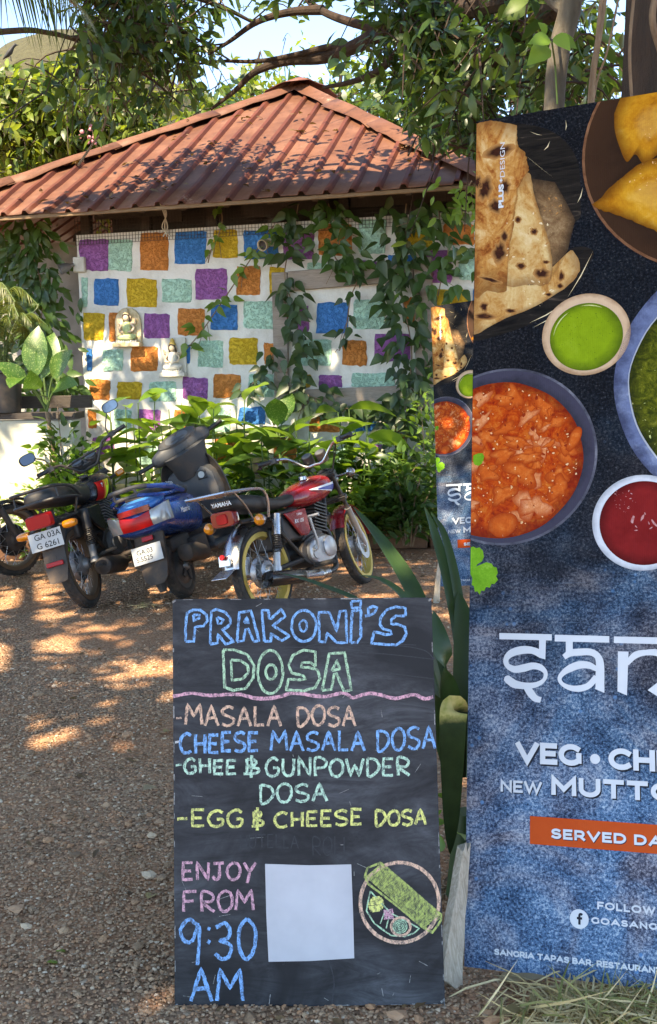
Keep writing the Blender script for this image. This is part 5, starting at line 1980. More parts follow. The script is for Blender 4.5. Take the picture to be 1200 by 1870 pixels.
def engine(root, silver, cyl_tilt=.25, case_c=(.58, 0, .36)):
    b = MB()
    x, y, z = case_c
    b.loft([[(x + a, yy, z + c) for a, c in [(.20 * math.cos(t) * (1.15 if math.cos(t) < 0 else 1), .115 * math.sin(t)) for t in np.linspace(0, 6.283, 17)[:-1]]] for yy in (-.10, -.085, .085, .10)])
    b.box((x - .02, 0, z + .09), (.26, .16, .10))
    e = b.build('engine', M['black_metal'], root, bevel=.006)
    c = MB()
    d = Vector((math.sin(cyl_tilt), 0, math.cos(cyl_tilt)))
    o = Vector((x + .09, 0, z + .10))
    c.tube([o, o + d * .22], .055, 14)
    for i in range(9):
        p = o + d * (.03 + i * .024)
        R_ = Matrix.Rotation(cyl_tilt, 3, 'Y')
        c.box(p, (.16, .17, .009), R_)
    c.build('cylinder', M['black_metal'] if silver else M['grey_metal'], e)
    k_ = MB()
    k_.loft([[(x + .01 + a * s_, yy, z - .005 + c_ * s_) for a, c_ in [(.175 * math.copysign(abs(math.cos(t)) ** .8, math.cos(t)), .095 * math.copysign(abs(math.sin(t)) ** .8, math.sin(t))) for t in np.linspace(0, 6.283, 21)[:-1]]] for yy, s_ in ((-.10, 1.0), (-.125, 1.0), (-.135, .93), (-.137, .7))])
    k_.lathe([(.075, 0), (.073, .012), (.06, .02), (.001, .021)], (x + .07, -.135, z + .005), (0, -1, 0), 24)
    k_.lathe([(.05, 0), (.048, .01), (.001, .012)], (x - .10, -.135, z - .01), (0, -1, 0), 20)
    k_.build('crank_case_cover', M['alloy'] if silver else M['grey_metal'], e, smooth=40)
    return e


def two_wheeler(name, label, cat, rear_px, hd, lean, scale=1.0, group='two-wheelers parked along the planting bed'):
    c = ground(*rear_px)
    t = thing(name, label, cat, group=group)
    m = Matrix.Translation(c) @ Matrix.Rotation(hd, 4, 'Z') @ Matrix.Rotation(-lean, 4, 'X') @ Matrix.Scale(scale, 4)
    t.matrix_basis = m
    return t


def handlebar(root, X, clamp, grip_y, grip_x, grip_z, rise, chrome, levers=True):
    cx_, cz_ = clamp
    pts = lambda s_: smoothline([(cx_, 0, cz_), (cx_, s_ * .07, cz_ + .005), (cx_ - .02, s_ * .16, cz_ + rise * .75), (cx_ - .05, s_ * .22, grip_z - .005), (grip_x, s_ * grip_y, grip_z)], 5)
    b = MB()
    for s_ in (1, -1): b.tube(pts(s_), .011, 10)
    h = xform(b, X).build('handlebar', M['chrome'] if chrome else M['black_metal'], root)
    for s_ in (1, -1):
        g = MB()
        a0 = Vector((grip_x + (cx_ - .05 - grip_x) * .55, s_ * (.22 + (grip_y - .22) * .45), grip_z - .002))
        a1 = Vector((grip_x - .005, s_ * (grip_y + .015), grip_z))
        dd_ = a1 - a0
        g.tube([a0 + dd_ * q for q in (0, .04, .06, .5, .94, .96, 1)], [.021, .021, .0165, .017, .0165, .02, .018], 12)
        xform(g, X).build('grip', M['black_plastic'], h)
        l_ = MB()
        l_.box(a0 - dd_ * .13, (.045, .05, .04))
        l_.tube(smoothline([a0 - dd_ * .15 + Vector((.02, 0, 0)), a0 + Vector((.06, s_ * .01, -.004)), a0 + dd_ * .6 + Vector((.065, 0, -.008)), a1 + Vector((.05, s_ * .02, -.01))], 4), .006, 7)
        xform(l_, X).build('brake_lever', M['black_metal'], h, bevel=.004)
    c = MB()   # control cables
    for s_, q in ((1, .0), (-1, .0), (-1, .03)):
        c.tube(smoothline([(grip_x + .06, s_ * (grip_y - .13), grip_z), (cx_ + .10 + q, s_ * .14, cz_ + .05), (cx_ + .13, s_ * .05, cz_ - .12), (cx_ - .03, s_ * .03, cz_ - .25)], 6), .004, 6)
    xform(c, X).build('control_cable', M['black_plastic'], h)
    return h


HD_TVS = None


def heading(a, b):
    p, q = ground(*a), ground(*b)
    print('bike', a, 'at', p, 'wheelbase', (q - p).length, 'heading', math.degrees(math.atan2((q - p).y, (q - p).x)))
    return math.atan2((q - p).y, (q - p).x)


# ---------------------------------------------------------------- red motorcycle
def red_motorcycle():
    hd = heading((497, 1128), (650, 1071))
    root = two_wheeler('red_motorcycle', 'red and black motorcycle with gold wheel rims and a silver rear rack', 'motorcycle', (497, 1128), hd, R(12))
    rk, P0 = R(26.5), Vector((.93, 0, .82))
    X = steer_matrix(P0, rk, R(14))
    wheel(root, 0, .305, .085, M['gold_rim'], M['alloy'], 36, .06, rim_frac=.80)
    wheel(root, 1.245, .295, .075, M['gold_rim'], M['alloy'], 36, .045, X=X, disc=True, rim_frac=.80)
    # fork
    f = MB()
    ax = Vector((-math.sin(rk), 0, math.cos(rk)))
    for s_ in (1, -1):
        a = Vector((1.245, s_ * .085, .295))
        f.tube([a + ax * -.01, a + ax * .02, a + ax * .32, a + ax * .325], [.02, .024, .024, .027], 12)
        f.tube([a + Vector((0, 0, 0)), a + Vector((0, -s_ * .085, 0))], .012, 8)
    fk = xform(f, X).build('fork', M['alloy'], root)
    f = MB()
    for s_ in (1, -1):
        a = Vector((1.245, s_ * .085, .295)) + ax * .32
        f.tube([a, a + ax * .34], .0165, 12)
        f.tube([a + ax * .10, a + ax * .13], .024, 12)
    for q in (.42, .63):
        a = Vector((1.245, 0, .295)) + ax * q
        f.box(a, (.06, .23, .03), Matrix.Rotation(-rk, 3, 'Y'))
    xform(f, X).build('fork_tube', M['black_metal'], fk, bevel=.003)
    f = MB()
    f.box((1.20, -.078, .40), (.05, .035, .075), Matrix.Rotation(-rk, 3, 'Y'))
    xform(f, X).build('brake_caliper', M['black_metal'], fk, bevel=.006)
    arc_fender('front_fender', 1.245, .295, .335, R(10), R(150), .06, M['red_paint'], root, X)
    # headlamp
    h = MB()
    h.lathe([(.002, -.11), (.05, -.10), (.08, -.05), (.088, 0), (.09, .012)], (1.075, 0, .83), (1, 0, -.05), 20)
    hl = xform(h, X).build('headlamp', M['black_gloss'], root)
    h = MB()
    h.lathe([(.085, .01), (.07, .025), (.002, .035)], (1.075, 0, .83), (1, 0, -.05), 20)
    xform(h, X).build('lamp_glass', M['clear_lens'], hl)
    for s_ in (1, -1):
        indicator_ball(root, (1.04, s_ * .09, .83), (1.03, s_ * .21, .83), (1, 0, 0), .036, X)
    # clocks
    c = MB()
    for s_ in (1, -1):
        c.tube([(.985, s_ * .055, .97), (.945, s_ * .055, 1.035)], .043, 16)
    cl = xform(c, X).build('instrument_cluster', M['black_plastic'], root)
    c = MB()
    for s_ in (1, -1):
        c.tube([(.945, s_ * .055, 1.035), (.943, s_ * .055, 1.038)], .036, 16)
    xform(c, X).build('dial', M['gauge_face'], cl)
    hb = handlebar(root, X, (.915, .955), .36, .785, 1.07, .11, True)
    y_ = MB()
    y_.lathe([(.026, -.012), (.029, 0), (.026, .012), (.02, .012), (.02, -.012)], (.862, -.235, 1.07), (.2, 1, 0), 16, closed=True)
    xform(y_, X).build('grip_band', M['yellow_band'], hb)
    # frame
    f = MB()
    f.tube(smoothline([(.93, 0, .82), (.70, 0, .72), (.35, 0, .66), (.1, .0, .66)], 5), .02, 10)
    f.tube(smoothline([(.95, 0, .76), (.86, 0, .50), (.76, 0, .30), (.50, 0, .22)], 5), .018, 10)
    for s_ in (1, -1):
        f.tube(smoothline([(.42, s_ * .07, .66), (.10, s_ * .10, .66), (-.25, s_ * .09, .66)], 4), .014, 8)
        f.tube([(.38, s_ * .09, .33), (.20, s_ * .09, .50), (.05, s_ * .10, .65)], .013, 8)
        f.tube([(.40, s_ * .075, .32), (0, s_ * .095, .305)], .018, 8)
    f.build('frame', M['black_metal'], root)
    # tank
    secs = [sring(x, hw, zb, zt, 20, 2.5) for x, hw, zb, zt in ((.40, .05, .71, .765), (.43, .085, .685, .79), (.55, .118, .665, .825), (.70, .138, .665, .862), (.83, .138, .69, .88), (.91, .11, .72, .875), (.945, .06, .76, .84))]
    b = MB()
    b.loft(secs)
    tank = b.build('fuel_tank', M['red_paint'], root, smooth=80, sub=1)
    b = MB()
    b.tube([(.70, 0, .855), (.70, 0, .885)], .03, 16)
    b.build('fuel_cap', M['chrome'], tank, bevel=.004)
    # stripe and lettering on the right flank (surface follows the widest line of the tank)
    def flank(x, z):
        hw = np.interp(x, (.55, .70, .83, .91), (.118, .138, .138, .112))
        zb, zt = np.interp(x, (.55, .70, .83, .91), (.665, .665, .69, .72)), np.interp(x, (.55, .70, .83, .91), (.825, .862, .88, .875))
        q = abs((z - (zb + zt) / 2) / ((zt - zb) / 2))
        return (x, -(hw * (1 - min(.95, q) ** 2.5) ** (1 / 2.5)) - .0035, z)
    def decal(nm, poly, mat, par, fn):
        b = MB()
        top, bot = poly
        n = 10
        vs = []
        for i in range(n + 1):
            t = i / n
            for k_ in range(4):
                q = k_ / 3
                a0, a1 = top[0] + (top[2] - top[0]) * t, bot[0] + (bot[2] - bot[0]) * t
                z0, z1 = top[1] + (top[3] - top[1]) * t, bot[1] + (bot[3] - bot[1]) * t
                vs.append(fn(a0 + (a1 - a0) * q, z0 + (z1 - z0) * q))
        b.add(vs, [(i * 4 + k_, i * 4 + k_ + 1, (i + 1) * 4 + k_ + 1, (i + 1) * 4 + k_) for i in range(n) for k_ in range(3)])
        return b.build(nm, mat, par)
    fl2 = lambda x, z: (flank(x, z)[0], flank(x, z)[1] - .0012, z)
    decal('tank_stripe', ((.57, .782, .905, .81), (.57, .778, .905, .735)), M['white_mark'], tank, flank)
    decal('tank_stripe', ((.66, .777, .905, .792), (.66, .770, .905, .745)), M['blue_sticker'], tank, fl2)
    # seat
    b = MB()
    b.loft([sring(x, hw, zb, zt, 16, 3) for x, hw, zb, zt in ((-.30, .07, .76, .82), (-.275, .10, .75, .84), (-.15, .115, .72, .84), (.05, .12, .69, .815), (.18, .118, .69, .765), (.32, .10, .69, .765), (.44, .075, .70, .785), (.46, .05, .72, .775))])
    st = b.build('seat', M['seat_vinyl'], root, smooth=80, sub=1)
    flat_text('seat_lettering', 'YAMAHA', M['white_mark'], st, (-.3055, .072, .782), (0, -1, 0), (0.0, 0, 1), .027, .02)
    b = MB()
    b.box((-.295, 0, .795), (.016, .16, .05))
    b.build('seat_rear_panel', M['black_gloss'], st, bevel=.006)
    # side panel
    for s_ in (-1,):
        b = MB()
        pol = [(.20, .655), (.47, .665), (.485, .50), (.44, .475), (.36, .485), (.26, .59)]
        b.prism(pol, .105, .125, lambda u, v, w_: (u, s_ * w_, v))
        sp = b.build('side_panel', M['red_paint'], root, bevel=.01)
        flat_text('panel_lettering', 'RX 135', M['white_mark'], sp, (.30, s_ * .1275, .575), (1, 0, 0), (0, 0, 1), .026, .03, italic=.3)
        flat_text('panel_lettering', '5 SPEED', M['white_mark'], sp, (.34, s_ * .1275, .625), (1, 0, 0), (0, 0, 1), .014, .02)
    # battery box / air box between
    b = MB()
    b.box((.32, 0, .56), (.26, .19, .20))
    b.box((.14, 0, .50), (.12, .14, .16))
    b.build('air_box', M['black_plastic'], root, bevel=.02)
    engine(root, True, .30)
    # exhaust: front pipe, chrome mid, black silencer
    b = MB()
    b.tube(smoothline([(.75, -.03, .53), (.82, -.05, .44), (.80, -.07, .28), (.70, -.12, .20), (.45, -.15, .185)], 6), [.020] * 24 + [.03], 12)
    b.mi = 1
    b.tube(smoothline([(.55, -.15, .19), (.42, -.155, .195), (.25, -.16, .215), (.10, -.165, .235)], 5), [.03] * 4 + [.04] * 12, 14)
    ex = b.build('exhaust_pipe', [M['black_metal'], M['chrome']], root)
    b = MB()
    b.tube([(.22, -.16, .222), (.20, -.16, .225), (-.17, -.17, .27), (-.20, -.17, .273), (-.205, -.17, .273), (-.18, -.17, .27)], [.036, .047, .052, .046, .03, .02], 18)
    b.build('silencer', M['black_gloss'], ex)
    # kick starter, foot pegs, brake pedal
    b = MB()
    b.tube(smoothline([(.44, -.15, .36), (.455, -.175, .40), (.42, -.18, .54), (.41, -.18, .60)], 4), .010, 8)
    b.tube([(.41, -.17, .60), (.42, -.25, .605)], .012, 8)
    b.build('kick_starter', M['alloy'], root)
    for s_ in (1, -1):
        b = MB()
        b.tube([(.45, s_ * .12, .26), (.47, s_ * .27, .27)], .017, 8)
        b.build('foot_peg', M['rubber'], root)
    # rear fender, lamp
    arc_fender('rear_fender', .0, .305, .365, R(75), R(168), .068, M['chrome'], root, n=26)
    b = MB()
    b.box((-.415, 0, .36), (.12, .12, .008), Matrix.Rotation(R(-20), 3, 'Y'))
    b.box((-.375, 0, .44), (.012, .09, .07), Matrix.Rotation(R(10), 3, 'Y'))
    b.build('plate_bracket', M['chrome'], root, bevel=.004)
    b = MB()
    b.tube([(-.387, 0, .465), (-.40, 0, .467)], .018, 12)
    b.build('reflector', M['red_lens'], root)
    b = MB()
    b.loft([sring(x, hw, zb, zt, 16, 5) for x, hw, zb, zt in ((-.24, .08, .655, .745), (-.30, .092, .65, .75), (-.315, .092, .65, .75), )])
    tl = b.build('tail_lamp', M['dark_red_lens'], root, bevel=.004)
    b = MB()
    b.loft([sring(x, hw, zb, zt, 16, 5) for x, hw, zb, zt in ((-.312, .045, .665, .735), (-.325, .04, .67, .73))])
    b.build('lamp_lens', M['red_lens'], tl)
    for s_ in (1, -1):
        indicator_ball(root, (-.16, s_ * .10, .655), (-.20, s_ * .205, .655), (-1, 0, 0), .040)
    for s_ in (1, -1):
        spring_shock(root, (-.005, s_ * .125, .31), (.10, s_ * .125, .665), M['chrome'], M['black_metal'], M['alloy'], .031)
    # carrier
    b = MB()
    ring = [(.0, -.15, .80), (-.08, -.155, .85), (-.40, -.15, .86), (-.44, -.12, .86), (-.44, .12, .86), (-.40, .15, .86), (-.08, .155, .85), (.0, .15, .80)]
    b.tube(smoothline(ring, 4), .011, 8)
    for y in (-.09, -.03, .03, .09):
        b.tube([(-.10, y, .856), (-.44, y, .862)], .007, 6)
    for x in (-.12, -.28):
        b.tube([(x, -.15, .852), (x, .15, .852)], .008, 6)
    for s_ in (1, -1):
        b.tube(smoothline([(0, s_ * .15, .80), (.015, s_ * .14, .74), (.02, s_ * .12, .66)], 4), .011, 8)
        b.tube(smoothline([(-.34, s_ * .15, .855), (-.24, s_ * .145, .76), (-.15, s_ * .12, .665)], 4), .007, 8)
    b.build('luggage_rack', M['chrome'], root)
    b = MB()
    b.tube([(.42, .09, .25), (.36, .24, .03)], .011, 8)
    b.build('side_stand', M['black_metal'], root)
    return root


# ---------------------------------------------------------------- black commuter motorcycle
def black_motorcycle(label, rear_px, hd, lean, steer, plate=('GA 03A', 'G 6261')):
    root = two_wheeler('black_motorcycle', label, 'motorcycle', rear_px, hd, lean)
    rk, P0 = R(26.5), Vector((.93, 0, .82))
    X = steer_matrix(P0, rk, steer)
    wheel(root, 0, .30, .085, M['rusty_rim'], M['grey_metal'], 36, .06, rim_frac=.78)
    wheel(root, 1.25, .295, .075, M['rusty_rim'], M['muffler_dirt'], 36, .075, X=X, rim_frac=.79)
    ax = Vector((-math.sin(rk), 0, math.cos(rk)))
    f = MB()
    for s_ in (1, -1):
        a = Vector((1.25, s_ * .085, .295))
        f.tube([a + ax * -.01, a + ax * .02, a + ax * .30], [.02, .026, .026], 12)
        f.tube([a, a + Vector((0, -s_ * .085, 0))], .012, 8)
    fk = xform(f, X).build('fork', M['tin_grey'], root)
    f = MB()
    for s_ in (1, -1):
        a = Vector((1.25, s_ * .085, .295)) + ax * .30
        f.tube([a, a + ax * .36], .017, 12)
        for q in range(5): f.tube([a + ax * (.01 + q * .022), a + ax * (.022 + q * .022)], .026, 12)
    for q in (.42, .64):
        a = Vector((1.25, 0, .295)) + ax * q
        f.box(a, (.06, .23, .03), Matrix.Rotation(-rk, 3, 'Y'))
    xform(f, X).build('fork_tube', M['black_metal'], fk, bevel=.003)
    arc_fender('front_fender', 1.25, .295, .335, R(15), R(150), .06, M['black_gloss'], root, X)
    h = MB()
    h.loft([[(x, p[1], p[2]) for p in sring(0, hw, .80 - hz, .80 + hz, 16, 3)] for x, hw, hz in ((.98, .06, .06), (1.02, .09, .085), (1.09, .095, .09), (1.11, .09, .085))])
    hl = xform(h, X).build('headlamp', M['black_gloss'], root)
    h = MB()
    h.loft([[(x, p[1], p[2]) for p in sring(0, hw, .80 - hz, .80 + hz, 16, 3)] for x, hw, hz in ((1.108, .086, .08), (1.13, .06, .055))])
    xform(h, X).build('lamp_glass', M['clear_lens'], hl)
    for s_ in (1, -1):
        b = MB()
        b.tube([(1.03, s_ * .09, .80), (1.02, s_ * .17, .80)], .012, 8)
        p = xform(b, X).build('indicator', M['black_plastic'], root)
        b = MB()
        b.box((1.02, s_ * .20, .80), (.045, .07, .05))
        xform(b, X).build('amber_lens', M['amber_lens'], p, bevel=.012)
    c = MB()
    c.box((.955, 0, .985), (.09, .20, .07), Matrix.Rotation(R(-28), 3, 'Y'))
    for s_ in (1, -1): c.tube([(.955, s_ * .06, .985), (.925, s_ * .06, 1.035)], .05, 16)
    cl = xform(c, X).build('instrument_cluster', M['black_plastic'], root, bevel=.012)
    for s_ in (1, -1):
        c = MB()
        c.tube([(.925, s_ * .06, 1.0355), (.923, s_ * .06, 1.0385)], .04, 16)
        xform(c, X).build('dial', M['gauge_face'], cl)
    handlebar(root, X, (.905, .95), .37, .785, 1.085, .13, False)
    b = MB()
    b.tube(smoothline([(.885, -.17, 1.04), (.885, 0, 1.045), (.885, .17, 1.04)], 4), .009, 8)
    xform(b, X).build('cross_brace', M['black_metal'], root)
    for s_ in (1, -1):
        mirror(root, smoothline([(.845, s_ * .25, 1.08), (.855, s_ * .27, 1.16), (.84, s_ * .33, 1.215 if s_ > 0 else 1.24)], 5), (.84, s_ * .38, 1.235 if s_ > 0 else 1.275), (-1, -s_ * .28, .10), X, .135, .085)
    f = MB()
    f.tube(smoothline([(.93, 0, .82), (.70, 0, .72), (.35, 0, .66), (.1, .0, .66)], 5), .02, 10)
    f.tube(smoothline([(.95, 0, .76), (.86, 0, .50), (.76, 0, .30), (.50, 0, .22)], 5), .018, 10)
    for s_ in (1, -1):
        f.tube(smoothline([(.42, s_ * .07, .66), (.10, s_ * .10, .66), (-.28, s_ * .09, .66)], 4), .014, 8)
        f.tube([(.38, s_ * .09, .33), (.20, s_ * .09, .50), (.05, s_ * .10, .65)], .013, 8)
        f.tube([(.40, s_ * .075, .32), (0, s_ * .095, .30)], .020, 8)
    f.build('frame', M['black_metal'], root)
    secs = [sring(x, hw, zb, zt, 20, 2.7) for x, hw, zb, zt in ((.42, .05, .71, .785), (.45, .09, .68, .81), (.56, .125, .66, .85), (.70, .145, .655, .885), (.83, .145, .68, .895), (.92, .11, .72, .88), (.95, .06, .76, .84))]
    b = MB()
    b.loft(secs)
    tank = b.build('fuel_tank', M['black_gloss'], root, smooth=80, sub=1)
    b = MB()
    b.tube([(.66, 0, .88), (.66, 0, .90)], .034, 16)
    b.build('fuel_cap', M['black_plastic'], tank, bevel=.004)
    def flank(x, z, e=.004):
        hw = np.interp(x, (.45, .56, .70, .83, .92), (.09, .125, .145, .145, .112))
        zb, zt = np.interp(x, (.45, .56, .70, .83, .92), (.68, .66, .655, .68, .72)), np.interp(x, (.45, .56, .70, .83, .92), (.81, .85, .885, .895, .88))
        q = abs((z - (zb + zt) / 2) / ((zt - zb) / 2))
        return (x, -(hw * (1 - min(.97, q) ** 2.7) ** (1 / 2.7)) - e, z)
    for mt, x0, x1, e in (('red_lens', .50, .60, .004), ('orange_sticker', .60, .625, .0045), ('yellow_band', .625, .64, .005)):
        b = MB()
        vs = []
        for i in range(9):
            z = .69 + .135 * i / 8
            vs += [flank(x0 + .05 * i / 8, z, e), flank(x1 + .10 * i / 8, z, e)]
        b.add(vs, [(2 * i, 2 * i + 1, 2 * i + 3, 2 * i + 2) for i in range(8)])
        b.build('tank_stripe', M[mt], tank)
    p = flank(.60, .79, .008)
    flat_text('tank_lettering', 'TVS', M['white_mark'], tank, (.585, p[1], .775), (1, 0, 0), (0, .12, 1), .032, .03, italic=.3)
    b = MB()
    b.loft([sring(x, hw, zb, zt, 16, 3.2) for x, hw, zb, zt in ((-.33, .08, .78, .86), (-.30, .12, .765, .89), (-.1, .135, .75, .895), (.1, .13, .735, .885), (.25, .12, .72, .85), (.38, .10, .71, .835), (.50, .085, .71, .85), (.52, .05, .73, .82))])
    b.build('seat', M['seat_vinyl'], root, smooth=80, sub=1)
    b = MB()   # grab rail round the seat
    for dz, w2 in ((.0, .0), (.085, -.005)):
        b.tube(smoothline([(.06, -.155, .76 + dz * .2), (-.10, -.16 + w2, .785 + dz * .8), (-.33, -.155 + w2, .80 + dz), (-.385, -.11, .805 + dz), (-.385, .11, .805 + dz), (-.33, .155 - w2, .80 + dz), (-.10, .16 - w2, .785 + dz * .8), (.06, .155, .76 + dz * .2)], 5), .011, 8)
    b.tube([(-.33, -.155, .80), (-.33, -.15, .885)], .008, 8)
    b.tube([(-.33, .155, .80), (-.33, .15, .885)], .008, 8)
    for s_ in (1, -1): b.tube([(.0, s_ * .155, .775), (.0, s_ * .10, .66)], .010, 8)
    b.build('grab_rail', M['black_metal'], root)
    for s_ in (1, -1):
        b = MB()
        b.prism([(.10, .67), (.44, .675), (.46, .50), (.38, .46), (.24, .53)], .105, .13, lambda u, v, w_: (u, s_ * w_, v))
        b.build('side_panel', M['black_gloss'], root, bevel=.012)
    b = MB()
    b.box((.32, 0, .56), (.26, .19, .20))
    b.box((.12, 0, .56), (.20, .15, .16))
    b.build('air_box', M['black_plastic'], root, bevel=.02)
    engine(root, False, .35)
    b = MB()
    b.tube(smoothline([(.75, -.03, .53), (.86, -.06, .46), (.86, -.10, .30), (.70, -.14, .20), (.40, -.16, .20)], 6), .022, 12)
    ex = b.build('exhaust_pipe', M['muffler_dirt'], root)
    b = MB()
    b.tube([(.42, -.16, .20), (.36, -.17, .205), (.0, -.185, .25), (-.04, -.185, .254), (-.05, -.185, .255), (-.06, -.185, .256), (-.045, -.185, .255)], [.03, .062, .064, .06, .045, .03, .018], 20)
    b.build('silencer', M['muffler_dirt'], ex)
    # rear fender, plate, lamp
    arc_fender('rear_fender', .0, .30, .375, R(85), R(165), .065, M['muffler_dirt'], root, n=22, drop=.05)
    b = MB()
    b.loft([[(x, -hw, z), (x - .006, -hw * .5, z), (x - .008, 0, z), (x - .006, hw * .5, z), (x, hw, z), (x + .01, hw, z), (x + .004, 0, z), (x + .01, -hw, z)] for x, hw, z in ((-.315, .08, .52), (-.345, .08, .42), (-.365, .08, .36), (-.40, .065, .27), (-.405, .045, .26))])
    fl = b.build('mud_flap', M['muffler_dirt'], root, smooth=40)
    b = MB()
    b.box((-.375, 0, .385), (.012, .12, .030), Matrix.Rotation(R(10), 3, 'Y'))
    b.build('reflector', M['red_lens'], fl, bevel=.003)
    Rp = Matrix.Rotation(R(8), 3, 'Y')
    b = MB()
    b.box((-.365, .01, .555), (.005, .235, .125), Rp)
    pl = b.build('number_plate', M['white_plate'], root, bevel=.0015)
    upv = Rp @ Vector((0, 0, 1))
    o_ = Vector((-.365, .01, .555)) + Rp @ Vector((-.0035, 0, 0))
    if plate[0]: flat_text('plate_number', plate[0], M['black_mark'], pl, o_ + Vector((0, .075, 0)) + upv * .010, (0, -1, 0), upv, .040, .012)
    if plate[1]: flat_text('plate_number', plate[1], M['black_mark'], pl, o_ + Vector((0, .072, 0)) - upv * .050, (0, -1, 0), upv, .040, .012)
    b = MB()
    b.box((-.335, 0, .685), (.10, .15, .10))
    tb = b.build('tail_lamp', M['black_plastic'], root, bevel=.01)
    b = MB()
    b.loft([sring(x, hw, zb, zt, 16, 6) for x, hw, zb, zt in ((-.37, .092, .635, .735), (-.41, .09, .64, .73), (-.418, .085, .645, .725))])
    b.build('lamp_lens', M['red_lens'], tb)
    for s_ in (1, -1):
        b = MB()
        b.tube([(-.31, s_ * .07, .635), (-.32, s_ * .14, .615)], .010, 8)
        p = b.build('indicator', M['black_plastic'], root)
        b = MB()
        b.loft([[(q[0] - .32, s_ * (.168 + d_), .615 + q[1]) for q in ell(0, 0, .035 * k_, .028 * k_, 14)] for d_, k_ in ((-.045, .85), (-.03, 1.0), (.02, 1.0), (.045, .7))])
        b.build('amber_lens', M['amber_lens'], p)
        spring_shock(root, (-.005, s_ * .13, .305), (.09, s_ * .13, .665), M['black_plastic'], M['black_metal'], M['grey_metal'], .036)
    b = MB()
    b.tube([(.42, .09, .25), (.36, .24, .03)], .011, 8)
    b.build('side_stand', M['black_metal'], root)
    b = MB()
    b.tube([(.40, -.13, .25), (.42, -.27, .26)], .016, 8)
    b.tube([(.1, -.15, .33), (.12, -.27, .34)], .014, 8)
    b.build('foot_peg', M['rubber'], root)
    return root


